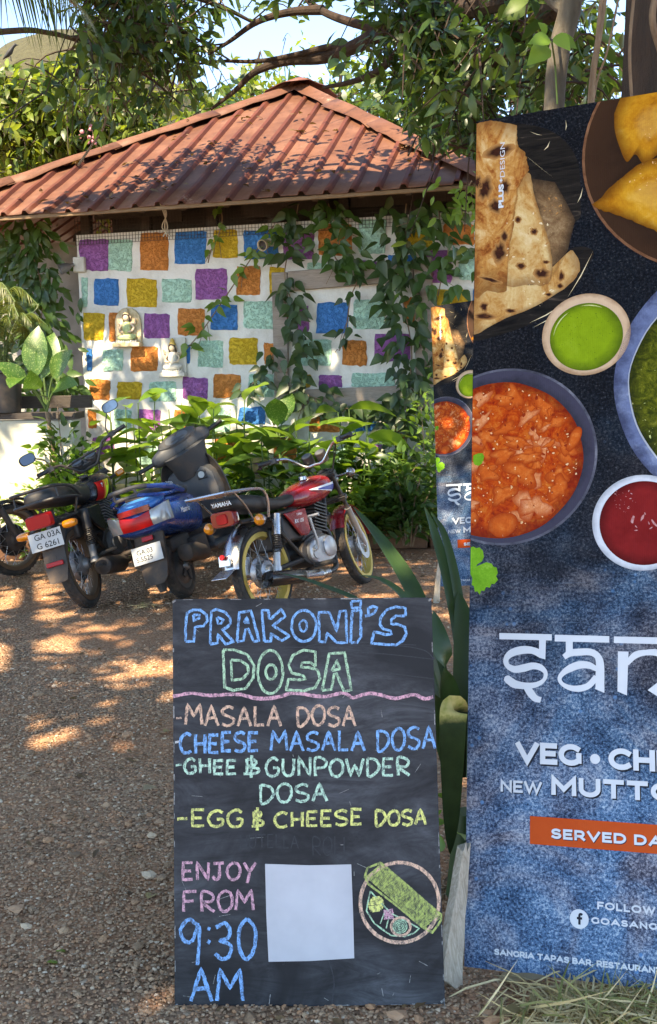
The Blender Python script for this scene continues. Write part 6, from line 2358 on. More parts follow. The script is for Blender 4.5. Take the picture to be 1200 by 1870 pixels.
# ---------------------------------------------------------------- blue scooter
def blue_scooter():
    hd = HD_TVS + R(-6)
    root = two_wheeler('blue_scooter', 'blue scooter with a black front apron and white number plate, leaning on its stand', 'scooter', (342, 1090), hd, R(17))
    rk, P0 = R(27), Vector((.92, 0, .88))
    X = steer_matrix(P0, rk, R(36))
    wheel(root, 0, .225, .10, M['tin_grey'], M['grey_metal'], 0, .05, rim_frac=.62)
    wheel(root, 1.25, .225, .095, M['tin_grey'], M['grey_metal'], 0, .05, X=X, rim_frac=.62)
    # rear body shell
    b = MB()
    b.loft([sring(x, hw, zb, zt, 20, 2.8) for x, hw, zb, zt in ((-.42, .17, .575, .675), (-.40, .20, .55, .71), (-.30, .222, .515, .735), (-.12, .225, .475, .755), (.10, .22, .455, .755), (.32, .20, .45, .745), (.48, .14, .42, .72), (.54, .08, .40, .66))])
    body = b.build('body_shell', M['blue_paint'], root, smooth=80, sub=1)
    b = MB()   # brighter tail cover over the lamps
    b.loft([sring(x, hw, zb, zt, 20, 2.2) for x, hw, zb, zt in ((-.43, .09, .69, .735), (-.40, .15, .68, .765), (-.30, .165, .68, .80), (-.15, .15, .70, .81), (-.05, .10, .70, .79))])
    b.build('tail_cover', M['bright_blue'], body, smooth=80, sub=1)
    flat_text('side_lettering', 'Mastrio', M['white_mark'], body, (-.16, -.2295, .60), (1, 0, 0), (0, 0, 1), .040, 0, italic=.3)
    # lamp cluster wrapped round the tail
    def lampsec(y0, y1, mat, nm, par, e=.0):
        b = MB()
        secs = []
        for i in range(6):
            y = y0 + (y1 - y0) * i / 5
            q = abs(y) / .235
            xf = -.435 + .075 * q ** 3.2 - e
            zl, zh = .575 + .012 * q, .665 + .055 * q
            secs.append([(xf + .05, y, zl), (xf, y, zl + .004), (xf - .012, y, (zl + zh) / 2), (xf + .004, y, zh - .004), (xf + .05, y, zh)])
        b.loft(secs, caps=True)
        return b.build(nm, mat, par, smooth=50)
    tl = lampsec(-.115, .115, M['red_lens'], 'tail_lamp', root, .014)
    for s_ in (1, -1): lampsec(s_ * .117, s_ * .232, M['clear_lens'], 'indicator_lens', tl, .012)
    b = MB()
    b.loft([[(-.437 + .075 * (abs(y) / .235) ** 3.2 - .006, y, z) for z in (.69, .73)] + [(-.37, y, z) for z in (.735, .69)] for y in np.linspace(-.12, .12, 8)])
    b.build('upper_lens', M['dark_red_lens'], tl)
    # seat
    b = MB()
    b.loft([sring(x, hw, zb, zt, 16, 3) for x, hw, zb, zt in ((-.34, .06, .755, .795), (-.31, .10, .745, .825), (-.15, .135, .74, .845), (.06, .14, .735, .835), (.22, .13, .73, .80), (.40, .11, .72, .795), (.52, .07, .71, .77))])
    st = b.build('seat', M['seat_vinyl'], root, smooth=80, sub=1)
    flat_text('seat_lettering', 'Access', M['white_mark'], st, (-.02, -.135, .825), (1, 0, -.05), (0, .45, .9), .03, 0, italic=.3)
    # grab rail
    b = MB()
    for s_ in (1, -1):
        b.tube(smoothline([(.10, s_ * .185, .755), (-.10, s_ * .195, .80), (-.28, s_ * .18, .83), (-.42, s_ * .13, .855)], 5), [.020] * 10 + [.016] * 6, 10)
        b.tube(smoothline([(-.02, s_ * .185, .765), (-.25, s_ * .19, .765), (-.42, s_ * .14, .79), (-.47, s_ * .08, .81)], 5), .014, 10)
    gr = b.build('grab_rail', M['blue_paint'], root)
    b = MB()
    b.tube(smoothline([(-.41, -.14, .855), (-.47, -.08, .865), (-.475, .08, .865), (-.41, .14, .855)], 5), .017, 10)
    b.tube(smoothline([(-.46, -.09, .805), (-.49, 0, .81), (-.46, .09, .805)], 5), .014, 10)
    b.tube([(-.475, -.075, .862), (-.468, -.085, .81)], .012, 8)
    b.tube([(-.475, .075, .862), (-.468, .085, .81)], .012, 8)
    b.build('rail_end', M['dark_plastic'], gr)
    # mudguard and plate
    b = MB()
    b.loft([[(x, -hw, z), (x - .012, -hw * .6, z), (x - .015, 0, z), (x - .012, hw * .6, z), (x, hw, z), (x + .05, hw * .95, z + .01), (x + .04, 0, z + .01), (x + .05, -hw * .95, z + .01)] for x, hw, z in ((-.30, .11, .56), (-.34, .11, .47), (-.36, .105, .38), (-.385, .10, .30), (-.41, .085, .22), (-.415, .05, .185))])
    mg = b.build('mud_guard', M['muffler_dirt'], root, smooth=45)
    b = MB()
    b.tube([(-.36, 0, .20), (-.37, 0, .12)], [.045, .025], 10)
    b.build('mud_flap', M['rubber'], mg)
    b = MB()
    b.box((-.368, -.01, .505), (.012, .085, .034), Matrix.Rotation(R(14), 3, 'Y'))
    b.build('reflector', M['red_lens'], mg, bevel=.003)
    Rp = Matrix.Rotation(R(12), 3, 'Y')
    b = MB()
    b.box((-.405, .01, .405), (.005, .225, .125), Rp)
    pl = b.build('number_plate', M['white_plate'], root, bevel=.0015)
    upv = Rp @ Vector((0, 0, 1))
    o_ = Vector((-.405, .01, .405)) + Rp @ Vector((-.0035, 0, 0))
    flat_text('plate_number', 'GA.03', M['black_mark'], pl, o_ + Vector((0, .075, 0)) + upv * .006, (0, -1, 0), upv, .034, .012)
    flat_text('plate_number', 'S.5525', M['black_mark'], pl, o_ + Vector((0, .088, 0)) - upv * .042, (0, -1, 0), upv, .034, .012)
    # engine, transmission and silencer
    b = MB()
    b.loft([sring(x, hw, zb, zt, 14, 3, yc) for x, hw, zb, zt, yc in ((-.12, .05, .17, .28, .11), (0, .07, .14, .32, .11), (.25, .08, .16, .36, .10), (.42, .07, .2, .36, .06))])
    b.box((.28, -.02, .31), (.26, .24, .18))
    b.box((.05, .0, .40), (.35, .16, .10))
    b.build('engine', M['muffler_dirt'], root, bevel=.02)
    b = MB()
    b.loft([sring(x, hw, zb, zt, 16, 2.6, yc) for x, hw, zb, zt, yc in ((-.19, .03, .30, .36, -.165), (-.175, .055, .265, .385, -.165), (.0, .062, .235, .375, -.165), (.16, .055, .215, .33, -.16), (.22, .03, .23, .29, -.155))])
    b.tube(smoothline([(.20, -.155, .26), (.34, -.12, .22), (.42, -.05, .24)], 4), .02, 10)
    b.build('silencer', M['muffler_dirt'], root, smooth=50)
    # floor, apron
    b = MB()
    b.box((.66, 0, .275), (.42, .36, .05))
    b.box((.50, 0, .36), (.06, .30, .20), Matrix.Rotation(R(-15), 3, 'Y'))
    b.build('floor_board', M['dark_plastic'], root, bevel=.02)
    b = MB()
    secs = []
    for z, x, hw, bow in ((.25, .86, .18, .03), (.40, .90, .25, .06), (.62, .885, .285, .09), (.84, .845, .275, .10), (.97, .81, .22, .08), (1.02, .795, .14, .05)):
        ring = [(x + bow * (1 - (q / 4 - 1) ** 2) * 1.0, hw * (q / 4 - 1), z) for q in range(9)]
        ring += [(x + .03 + bow * (1 - (q / 4 - 1) ** 2) * 1.3, hw * (q / 4 - 1), z) for q in range(8, -1, -1)]
        secs.append(ring)
    b.loft(secs)
    ap_ = b.build('front_apron', M['black_plastic'], root, smooth=50, sub=1)
    b = MB()   # inner glove panel with lock
    b.loft([sring(x, hw, zb, zt, 14, 3.5) for x, hw, zb, zt in ((.78, .19, .50, .86), (.79, .215, .48, .90), (.90, .23, .46, .93))])
    b.build('inner_panel', M['dark_plastic'], ap_, smooth=50)
    b = MB()
    b.box((.776, -.12, .82), (.012, .08, .07))
    b.build('lock_plate', M['black_plastic'], ap_, bevel=.008)
    b = MB()
    b.tube([(.771, -.12, .822), (.763, -.12, .822)], .026, 16)
    b.build('ignition_lock', M['white_plate'], ap_)
    # steering head, handlebar cover with dials
    b = MB()
    b.loft([sring(0, hw, -hz, hz, 14, 2.6) for hw, hz in ((.15, .10), (.16, .11), (.18, .12), (.20, .12))])
    vv = []
    for i, q in enumerate(b.v):
        lvl = (0, .12, .2, .26)[i // 14]
        vv.append((.86 - lvl * .45 + q[2] * .9, q[1], .86 + lvl * .75 + q[2] * .35))
    b.v = vv
    nk = xform(b, X).build('steering_neck', M['dark_plastic'], root, smooth=60)
    b = MB()
    secs = []
    for y, xc, zc, hx, hz in ((-.27, .775, 1.075, .036, .036), (-.21, .775, 1.08, .07, .06), (-.14, .785, 1.085, .095, .075), (0, .80, 1.085, .115, .095), (.14, .785, 1.085, .095, .075), (.21, .775, 1.08, .07, .06), (.27, .775, 1.075, .036, .036)):
        secs.append([(xc + hx * math.copysign(abs(math.cos(a)) ** .75, math.cos(a)), y, zc + hz * math.copysign(abs(math.sin(a)) ** .75, math.sin(a))) for a in np.linspace(0, 6.283, 17)[:-1]])
    b.loft(secs)
    hc = xform(b, X).build('handlebar_cover', M['dark_plastic'], root, smooth=60, sub=1)
    b = MB()
    dn = Vector((-.75, 0, .66)).normalized()
    tx, ty = Vector((0, 1, 0)), dn.cross(Vector((0, 1, 0)))
    pc = Vector((.728, 0, 1.145))
    b.loft([[pc + dn * d_ + tx * (u_ * k_) + ty * (v_ * k_) for u_, v_ in [( .165 * math.copysign(abs(math.cos(a)) ** .9, math.cos(a)), .058 * math.sin(a)) for a in np.linspace(0, 6.283, 25)[:-1]]] for d_, k_ in ((-.03, 1.12), (.012, 1.05), (.016, 1.0), (.012, .93))])
    gp = xform(b, X).build('instrument_cluster', M['tin_grey'], hc, smooth=50)
    b = MB()
    for u0, rr_ in ((.045, .045), (-.05, .04)):
        b.add([pc + dn * .0135 + tx * (u0 + rr_ * math.cos(a) * 1.3) + ty * (rr_ * math.sin(a)) for a in np.linspace(0, 6.283, 21)[:-1]], [tuple(range(20))])
    xform(b, X).build('dial', M['gauge_face'], gp)
    for s_ in (1, -1):
        g = MB()
        a0, a1 = Vector((.775, s_ * .265, 1.075)), Vector((.755, s_ * .395, 1.08))
        dd_ = a1 - a0
        g.tube([a0 + dd_ * q for q in (0, .05, .5, .95, 1)], [.02, .0175, .018, .0175, .019], 12)
        xform(g, X).build('grip', M['black_plastic'], hc)
        l_ = MB()
        l_.tube(smoothline([a0 + Vector((.03, -s_ * .02, 0)), a0 + Vector((.065, s_ * .02, 0)), a1 + Vector((.06, 0, -.005))], 4), .006, 7)
        xform(l_, X).build('brake_lever', M['black_metal'], hc)
    # front fender, fork, front cover
    arc_fender('front_fender', 1.25, .225, .27, R(5), R(160), .075, M['blue_paint'], root, X, n=16)
    f = MB()
    for s_ in (1, -1): f.tube([(1.25, s_ * .075, .225), (1.10, s_ * .075, .50)], .02, 10)
    f.tube([(1.10, 0, .50), (.92, 0, .88)], .03, 10)
    xform(f, X).build('fork', M['black_metal'], root)
    b = MB()
    b.tube([(.30, .08, .25), (.22, .22, .02)], .012, 8)
    b.build('side_stand', M['black_metal'], root)
    return root


HD_TVS = heading((152, 1106), (243, 1047))
red = red_motorcycle()
blk = black_motorcycle('black motorcycle with spoked wheels and plate GA 03A, beside the blue scooter', (168, 1107), HD_TVS, R(16), R(32))
blue_scooter()
# the bike cut off by the left edge of the picture
fc = ground(32, 1050)
ang = R(56)
lb = black_motorcycle('dark motorcycle of which only the front wheel and fork show, leftmost of the row', (152, 1106), 0, 0, R(0), ('', ''))
lm = Matrix.Translation(fc - Vector((math.cos(ang), math.sin(ang), 0)) * 1.25) @ Matrix.Rotation(ang, 4, 'Z') @ Matrix.Rotation(-R(8), 4, 'X')
lb.matrix_basis = lm
for ch in [x for x in COL.objects if x.parent == lb and x.name.startswith('mirror')]:
    for g_ in [x for x in COL.objects if x.parent == ch]: bpy.data.objects.remove(g_)
    bpy.data.objects.remove(ch)
# ================================================================ plants
M['leaf_green'] = mat_leaf('leaf_green', (.065, .14, .022), (.19, .31, .055), .38)
M['leaf_dark'] = mat_leaf('leaf_dark', (.026, .066, .014), (.085, .17, .034), .28)
M['leaf_vine'] = mat_leaf('leaf_vine', (.022, .050, .016), (.065, .12, .030), .25)
M['leaf_lime'] = mat_leaf('leaf_lime', (.10, .20, .02), (.30, .42, .05), .35)
M['leaf_bright'] = mat_leaf('leaf_bright', (.09, .185, .024), (.21, .34, .05), .38)
M['leaf_speckled'] = mat_leaf('leaf_speckled', (.035, .10, .014), (.07, .17, .025), .25, vein=(.36, .44, .14))
M['leaf_palm'] = mat_leaf('leaf_palm', (.05, .085, .018), (.20, .22, .05), .3)
M['leaf_strap'] = mat_leaf('leaf_strap', (.018, .048, .012), (.040, .085, .018), .12, .45)
M['leaf_yellow'] = mat_leaf('leaf_yellow', (.45, .30, .015), (.62, .46, .03), .35)
M['stem_green'] = mat_plain('stem_green', (.07, .13, .03), .6, dirt=.2)
M['stem_brown'] = mat_bark('stem_brown', (.16, .10, .06), (.34, .24, .15), 30)
M['bark_dark'] = mat_bark('bark_dark', (.022, .015, .010), (.10, .065, .042), 9)
M['bark_grey'] = mat_bark('bark_grey', (.05, .042, .03), (.16, .135, .10), 11)
M['flower_pink'] = mat_plain('flower_pink', (.62, .25, .28), .6, dirt=.1)
PR = np.random.default_rng(21)
prr = random.Random(17)
BED = 'plants in the bed along the colourful wall'


def bedpt(px, off, z=.12):
    """foot point in the bed: below pixel column px, off metres in front of the wall"""
    q = WALL.hit(px, 900, off)
    return Vector((q.x, q.y, z))


def canna(label, px, off, h, n, size, mat='leaf_green', tmpl=LANCE, wsc=1.0, spread=.10, stems=3, el=(.2, 1.0)):
    """upright stems with big alternate leaves"""
    o = bedpt(px, off)
    t = thing('leafy_plant', label, 'plant', o, group=BED)
    b = MB()
    pos, dr, sz = [], [], []
    for s_ in range(stems):
        a = prr.uniform(0, 6.28)
        top = Vector((math.cos(a) * spread * prr.uniform(.5, 1.8), math.sin(a) * spread * prr.uniform(.4, 1.2), h * prr.uniform(.72, 1.0)))
        base = Vector((math.cos(a) * spread * .4, math.sin(a) * spread * .4, -.03))
        P = smoothline([base, base.lerp(top, .5) + Vector((prr.gauss(0, .02), prr.gauss(0, .02), 0)), top], 5)
        b.tube(P, [.011 - .006 * i / (len(P) - 1) for i in range(len(P))], 6)
        a2 = prr.uniform(0, 6.28)
        for i in range(n):
            q = .22 + .78 * i / max(1, n - 1)
            p = P[min(len(P) - 1, int(q * (len(P) - 1)))]
            a2 += 2.4 + prr.uniform(-.5, .5)
            pos.append(p)
            dr.append((math.cos(a2), math.sin(a2), prr.uniform(*el)))
            sz.append(size * prr.uniform(.75, 1.15) * (1 - .25 * abs(q - .6)))
    b.build('stem', M['stem_green'], t)
    f = Foliage()
    V, F = leaf_cloud(np.array(pos), np.array(dr), np.array(sz), tmpl, wscale=wsc, rng=PR, tilt=.25)
    f.add(V, F)
    f.build('foliage', M[mat], t)
    return t


def bush(label, o, rx, ry, h, n, size, mat, cat='shrub', name='shrub', group=BED, tmpl=OVAL, twigs=10, z0=.1):
    t = thing(name, label, cat, o, group=group)
    b = MB()
    tips = []
    for i in range(twigs):
        a = prr.uniform(0, 6.28)
        r = math.sqrt(prr.uniform(.05, 1))
        p = Vector((rx * r * math.cos(a), ry * r * math.sin(a), h * prr.uniform(.45, 1.0) * (1 - .35 * r)))
        P = smoothline([Vector((p.x * .15, p.y * .15, -.02)), Vector((p.x * .45, p.y * .45, p.z * .55)), p], 4)
        b.tube(P, [.009 - .006 * k_ / (len(P) - 1) for k_ in range(len(P))], 5)
        tips.append(P)
    b.build('stem', M['stem_brown'], t)
    # leaves in clumps round the twigs
    pos, dr = [], []
    per = n // twigs
    for P in tips:
        for i in range(per):
            q = P[prr.randrange(len(P) // 4, len(P))]
            e = Vector((prr.gauss(0, rx * .22), prr.gauss(0, ry * .22), prr.gauss(0, h * .10)))
            p = q + e
            p.z = max(p.z, z0 * prr.uniform(.4, 1))
            pos.append(p)
            d = Vector((p.x, p.y, .1)).normalized() + Vector((prr.gauss(0, .5), prr.gauss(0, .5), prr.gauss(-.05, .4)))
            dr.append(d)
    f = Foliage()
    V, F = leaf_cloud(np.array(pos), np.array(dr), size * PR.uniform(.6, 1.2, len(pos)), tmpl, rng=PR, tilt=.45)
    f.add(V, F)
    f.build('foliage', M[mat], t)
    return t


# tall leafy stems in front of the wall, left to right
for px, off, h, n, size, mat, stems, lab in (
    (165, .50, .95, 6, .20, 'leaf_bright', 3, 'bright leafy plant rising behind the black motorcycle mirror'),
    (212, .62, 1.15, 6, .26, 'leaf_green', 3, 'tall stemmed green plant behind the handlebar of the black motorcycle'),
    (262, .50, 1.25, 6, .30, 'leaf_bright', 3, 'broad leaved plant right of the small deity plaque, behind the scooter'),
    (300, .70, 1.12, 5, .32, 'leaf_green', 3, 'green plant with large drooping leaves left of the scooter handlebar'),
    (345, .48, 1.30, 5, .34, 'leaf_green', 3, 'tall plant with wide arching leaves above the scooter handlebar'),
    (395, .55, 1.35, 6, .36, 'leaf_green', 3, 'tall plant with long leaves right of the scooter handlebar'),
    (440, .45, 1.30, 6, .34, 'leaf_green', 3, 'dense green leafy plant left of the speckled plant'),
    (478, .72, 1.00, 5, .30, 'leaf_dark', 3, 'dark leafed plant over the seat of the red motorcycle'),
    (560, .60, 1.02, 5, .30, 'leaf_green', 3, 'green plant between the speckled plant and the red tank'),
    (600, .72, .92, 5, .26, 'leaf_dark', 3, 'dark green plant behind the red motorcycle handlebar'),
    (655, .58, 1.32, 6, .34, 'leaf_green', 3, 'tall green plant with pointed leaves below the wooden frame'),
    (690, .85, 1.02, 5, .30, 'leaf_bright', 2, 'plant with one broad hanging leaf right of the red motorcycle')):
    canna(lab, px, off, h * 1.07, n + 2, size * 1.3, mat, BROAD if n > 5 else BROAD, .85 if n > 5 else 1.1, .10, stems, (-.1, 1.0))
# speckled plant below the wooden frame
def speckled(label, o, h, n, size, el, group=BED):
    t = thing('speckled_plant', label, 'plant', o, group=group)
    b = MB()
    P = smoothline([Vector((0, 0, -.02)), Vector((.02, .01, h * .5)), Vector((0, 0, h))], 5)
    b.tube(P, [.022 - .008 * i / (len(P) - 1) for i in range(len(P))], 8)
    pos, dr, sz = [], [], []
    for i in range(n):
        a = 2.4 * i + .4
        e = el[0] + (el[1] - el[0]) * i / (n - 1)
        d = Vector((math.cos(a), math.sin(a), 0)) * math.cos(e) + Vector((0, 0, math.sin(e)))
        q = P[-1 - (n - 1 - i) // 3]
        st = q + d * size * .45
        b.tube([q, q + d * size * .22 + Vector((0, 0, .02)), st], .006, 6)
        pos.append(st)
        dr.append(d)
        sz.append(size * prr.uniform(.8, 1.1))
    b.build('stem', M['stem_green'], t)
    f = Foliage()
    V, F = leaf_cloud(np.array(pos), np.array(dr), np.array(sz), BROAD, wscale=1.25, rng=PR, tilt=.15)
    f.add(V, F)
    f.build('foliage', M['leaf_speckled'], t)
    return t


speckled('plant with broad speckled leaves standing below the left side of the wooden frame', bedpt(512, .40), .85, 9, .36, (.3, 1.35))
# hedge of small leaves on the right
for px, off, rx, h, n, size, mat, lab in (
    (600, .95, .42, .80, 620, .085, 'leaf_green', 'bushy green shrub right behind the front wheel of the red motorcycle'),
    (690, .75, .45, .92, 800, .090, 'leaf_dark', 'dark dense shrub behind the red front fender'),
    (745, .95, .36, .88, 640, .080, 'leaf_dark', 'dark shrub by the kerb left of the rear banner'),
    (782, .55, .32, 1.45, 900, .070, 'leaf_green', 'tall small leaved shrub against the left edge of the rear banner'),
    (520, .92, .45, .62, 520, .085, 'leaf_dark', 'low dark shrub behind the red motorcycle engine'),
    (420, .92, .45, .60, 480, .085, 'leaf_dark', 'low dark shrub behind the blue scooter'),
    (290, 1.0, .45, .55, 420, .085, 'leaf_green', 'low green shrub between the black motorcycle and the scooter'),
    (180, .95, .40, .55, 420, .080, 'leaf_green', 'low green shrub behind the black motorcycle fuel tank')):
    bush(lab, bedpt(px, off), rx, .30, h, int(n * 1.2), size * 1.35, mat)
# bright small shrubs in front of the cream wall, left
GB = 'small plants by the cream garden wall'
def fore(px, py, d): 
    q = GWP.hit(px, py, d)
    return Vector((q.x, q.y, 0))
bush('yellow green shrub in front of the cream garden wall', fore(72, 960, .35), .36, .22, .82, 520, .075, 'leaf_lime', group=GB, twigs=12)
bush('thin upright lime plant against the cream garden wall', fore(82, 930, .22), .16, .12, 1.10, 150, .075, 'leaf_bright', group=GB, twigs=5)
bush('bushy heart leaved plant at the corner of the colourful wall', fore(135, 930, .30), .26, .22, 1.36, 420, .11, 'leaf_bright', group=GB, twigs=10, tmpl=POINTED)
bush('dark leafy creeper on the left edge of the colourful wall', fore(120, 900, .10) , .22, .16, 1.62, 420, .11, 'leaf_dark', group=GB, twigs=10, tmpl=POINTED)
# speckled cane plant at the left
def cane():
    o = fore(112, 960, .12)
    t = thing('speckled_plant', 'tall cane plant with big light speckled leaves beside the black pot', 'plant', o, group=GB)
    b = MB()
    top = GWP.hit(86, 752, .14) - o
    P = smoothline([Vector((0, 0, -.02)), top * .5 + Vector((.03, 0, 0)), top], 6)
    b.tube(P, [.028 - .008 * i / (len(P) - 1) for i in range(len(P))], 8)
    b.build('cane', M['stem_brown'], t)
    b = MB()
    f = Foliage()
    tips = [((66, 690), (60, 602), .0), ((80, 690), (96, 612), -.1), ((50, 700), (4, 672), .25), ((60, 712), (62, 712), .3), ((96, 690), (112, 655), .2), ((40, 690), (20, 700), .3), ((98, 715), (120, 700), .25)]
    pos, dr, sz = [], [], []
    for i, (a, c, out) in enumerate(tips):
        p = GWP.hit(a[0], a[1], .16 + out * .3) - o
        q = GWP.hit(c[0], c[1], .22 + out) - o
        b.tube(smoothline([top, top.lerp(p, .5) + Vector((0, 0, .03)), p], 4), .009, 6)
        pos.append(p)
        dr.append(q - p + Vector((0, 0, .06)))
        sz.append(max(.30, (q - p).length * 1.05))
    b.build('stem', M['stem_green'], t)
    V, F = leaf_cloud(np.array(pos), np.array(dr), np.array(sz), BROAD, up=np.tile([.0, -.8, .5], (len(pos), 1)), wscale=1.0, rng=PR, tilt=.15)
    f.add(V, F)
    f.build('foliage', M['leaf_speckled'], t)


cane()


def frond(P, width, n, mat_f, length):
    """pinnate leaf along the polyline P, returned as V,F"""
    P = smoothline(P, 8)
    pos, dr, sz, up = [], [], [], []
    N = len(P)
    for i in range(2, N):
        d = (P[min(i + 1, N - 1)] - P[i - 1]).normalized()
        side = d.cross(Vector((0, 0, 1)))
        if side.length < .1: side = Vector((1, 0, 0))
        side.normalize()
        q = i / N
        for s_ in (-1, 1):
            for k_ in range(n):
                pos.append(P[i - 1].lerp(P[i], k_ / n))
                dr.append(side * s_ + d * (.55 + .5 * q) + Vector((0, 0, -.25)))
                sz.append(length * (math.sin(math.pi * min(.97, .12 + .85 * q)) ** .6) * prr.uniform(.85, 1.1))
                up.append(d.cross(side) * -1)
    return leaf_cloud(np.array(pos), np.array(dr), np.array(sz), GRASS, wscale=width, rng=PR, tilt=.15)


def potted_palm(label, o, top, n, length, leaf_l, pot_r=.15, pot_h=.30, group='potted palms at the left', hang=False):
    t = thing('potted_palm', label, 'potted plant', o, group=group)
    b = MB()
    b.lathe([(.02, 0), (pot_r * .78, 0), (pot_r * .95, pot_h * .86), (pot_r * 1.05, pot_h * .88), (pot_r * 1.05, pot_h), (pot_r * .92, pot_h), (pot_r * .9, pot_h * .9), (.01, pot_h * .88)], (0, 0, 0), (0, 0, 1), 28)
    b.build('pot', M['black_plastic'], t)
    f = Foliage()
    st = MB()
    for i in range(n):
        a = 2.4 * i + prr.uniform(-.3, .3)
        r = length * prr.uniform(.55, 1.0)
        h = top * prr.uniform(.55, 1.05)
        P = [Vector((0, 0, pot_h * .9)), Vector((math.cos(a) * r * .25, math.sin(a) * r * .25, pot_h + h * .6)), Vector((math.cos(a) * r * .65, math.sin(a) * r * .65, pot_h + h * .95)), Vector((math.cos(a) * r, math.sin(a) * r, pot_h + h * .75))]
        st.tube(smoothline(P, 4), .004, 5)
        V, F = frond(P, .8, 2, None, leaf_l)
        f.add(V, F)
    st.build('stem', M['stem_green'], t)
    f.build('foliage', M['leaf_palm'], t)
    return t


pp0 = GWP.hit(12, 752, -.04)
potted_palm('small yellow green palm in a round black pot on the plank shelf', Vector((pp0.x, pp0.y, GWZ + .075)), .62, 14, .42, .16, .17, .42)
pp1 = GWP.hit(-40, 752, -.10)
potted_palm('palm with drooping fronds in a black pot at the left picture edge', Vector((pp1.x, pp1.y, GWZ + .075)), .95, 12, .7, .22, .15, .3)

# wall of dark hanging foliage below the eave at the far left
def hanging(label, pts, plane_out, n, size, mat, spread, tmpl=POINTED, name='climbing_vine', cat='vine', group='vines hanging from the eave', down=.8, side=.8, stemr=.006):
    """vine along pixel polyline pts at plane_out metres in front of the wall"""
    P = smoothline([WALL.hit(x, y, plane_out if not isinstance(plane_out, (list, tuple)) else plane_out[i]) for i, (x, y) in enumerate(pts)], 8)
    o = P[0].copy()
    t = thing(name, label, cat, o, group=group)
    b = MB()
    Q = [p - o for p in P]
    b.tube(Q, stemr, 6)
    pos, dr = [], []
    L_ = [0]
    for a, c in zip(Q[:-1], Q[1:]): L_.append(L_[-1] + (c - a).length)
    for k_ in range(4):   # side shoots
        i = prr.randrange(1, len(Q))
        e = Q[i] + Vector((prr.gauss(0, spread), prr.gauss(0, .03) - .02, prr.uniform(-.25, .05)))
        b.tube([Q[i], Q[i].lerp(e, .5) + Vector((0, 0, .02)), e], stemr * .5, 5)
    b.build('stem', M['stem_brown'], t)
    for i in range(n):
        s_ = prr.uniform(0, L_[-1])
        k_ = max(j for j in range(len(L_)) if L_[j] <= s_)
        k_ = min(k_, len(Q) - 2)
        p = Q[k_].lerp(Q[k_ + 1], (s_ - L_[k_]) / max(1e-4, L_[k_ + 1] - L_[k_]))
        e = Vector((prr.gauss(0, spread), prr.uniform(-.10, .02), prr.gauss(0, spread * .5)))
        pos.append(p + e)
        dr.append(Vector((prr.gauss(0, side) + e.x * 3, -prr.uniform(.05, .6), -down + prr.gauss(0, .3))))
    f = Foliage()
    up = np.tile([0.0, -1.0, .4], (n, 1))
    V, F = leaf_cloud(np.array(pos), np.array(dr), size * PR.uniform(.65, 1.2, n), tmpl, up=up, rng=PR, tilt=.45)
    f.add(V, F)
    f.build('foliage', M[mat], t)
    return t


hanging('leafy vine climbing the left upright of the wooden frame', [(545, 372), (535, 430), (520, 500), (535, 560), (548, 630), (540, 690), (560, 720), (590, 730)], .12, 120, .155, 'leaf_vine', .085)
hanging('dark vine clump hanging over the orange block above the frame', [(600, 372), (608, 400), (618, 440), (612, 470), (640, 490)], .14, 75, .15, 'leaf_dark', .11)
hanging('sparse vine trailing down inside the wooden frame from its top', [(628, 470), (655, 500), (640, 545), (632, 600), (620, 640)], .10, 22, .125, 'leaf_vine', .05)
hanging('thick vine covering the right upright of the wooden frame', [(742, 372), (735, 440), (725, 500), (740, 570), (752, 640), (748, 700), (745, 770), (740, 830)], .13, 250, .165, 'leaf_vine', .12)
hanging('dark hanging vine right of the frame, under the eave', [(800, 372), (805, 420), (818, 455), (808, 500), (800, 540)], .13, 80, .15, 'leaf_dark', .13)
hanging('thin vine climbing diagonally across the blocks left of the frame', [(500, 412), (470, 455), (440, 500), (400, 560), (372, 600), (352, 625), (338, 640)], .07, 46, .12, 'leaf_green', .045, down=.5)
hanging('thin vine hanging down from the netting to the blue block', [(402, 372), (405, 410), (385, 460), (380, 480)], .07, 10, .10, 'leaf_green', .03)
hanging('vine shoot with dark leaves running below the wooden frame', [(560, 735), (600, 742), (660, 748), (700, 742), (745, 748)], .14, 90, .15, 'leaf_vine', .09)
hanging('young vine with hanging leaves at the left foot of the frame', [(440, 725), (470, 690), (490, 660), (505, 640)], .16, 26, .15, 'leaf_vine', .06)
hanging('bright green creeper trailing from the right end of the eave', [(862, 330), (850, 350), (842, 375), (846, 400)], .80, 60, .10, 'leaf_bright', .10, OVAL)
for i, (pts, n, mt, lab) in enumerate((([(-60, 420), (-20, 470), (0, 540), (-10, 640), (10, 720)], 300, 'leaf_dark', 'dark foliage hanging at the far left under the eave'),
                              ([(40, 410), (50, 460), (42, 520), (60, 580), (72, 660), (95, 720)], 300, 'leaf_dark', 'dark vine hanging under the eave above the potted palm'),
                              ([(70, 415), (62, 470), (80, 530), (75, 600), (92, 660), (108, 730)], 210, 'leaf_dark', 'dark vine beside the left edge of the colourful wall'))):
    hanging(lab, pts, -.10 + .1 * i, n, .16, mt, .15, OVAL)

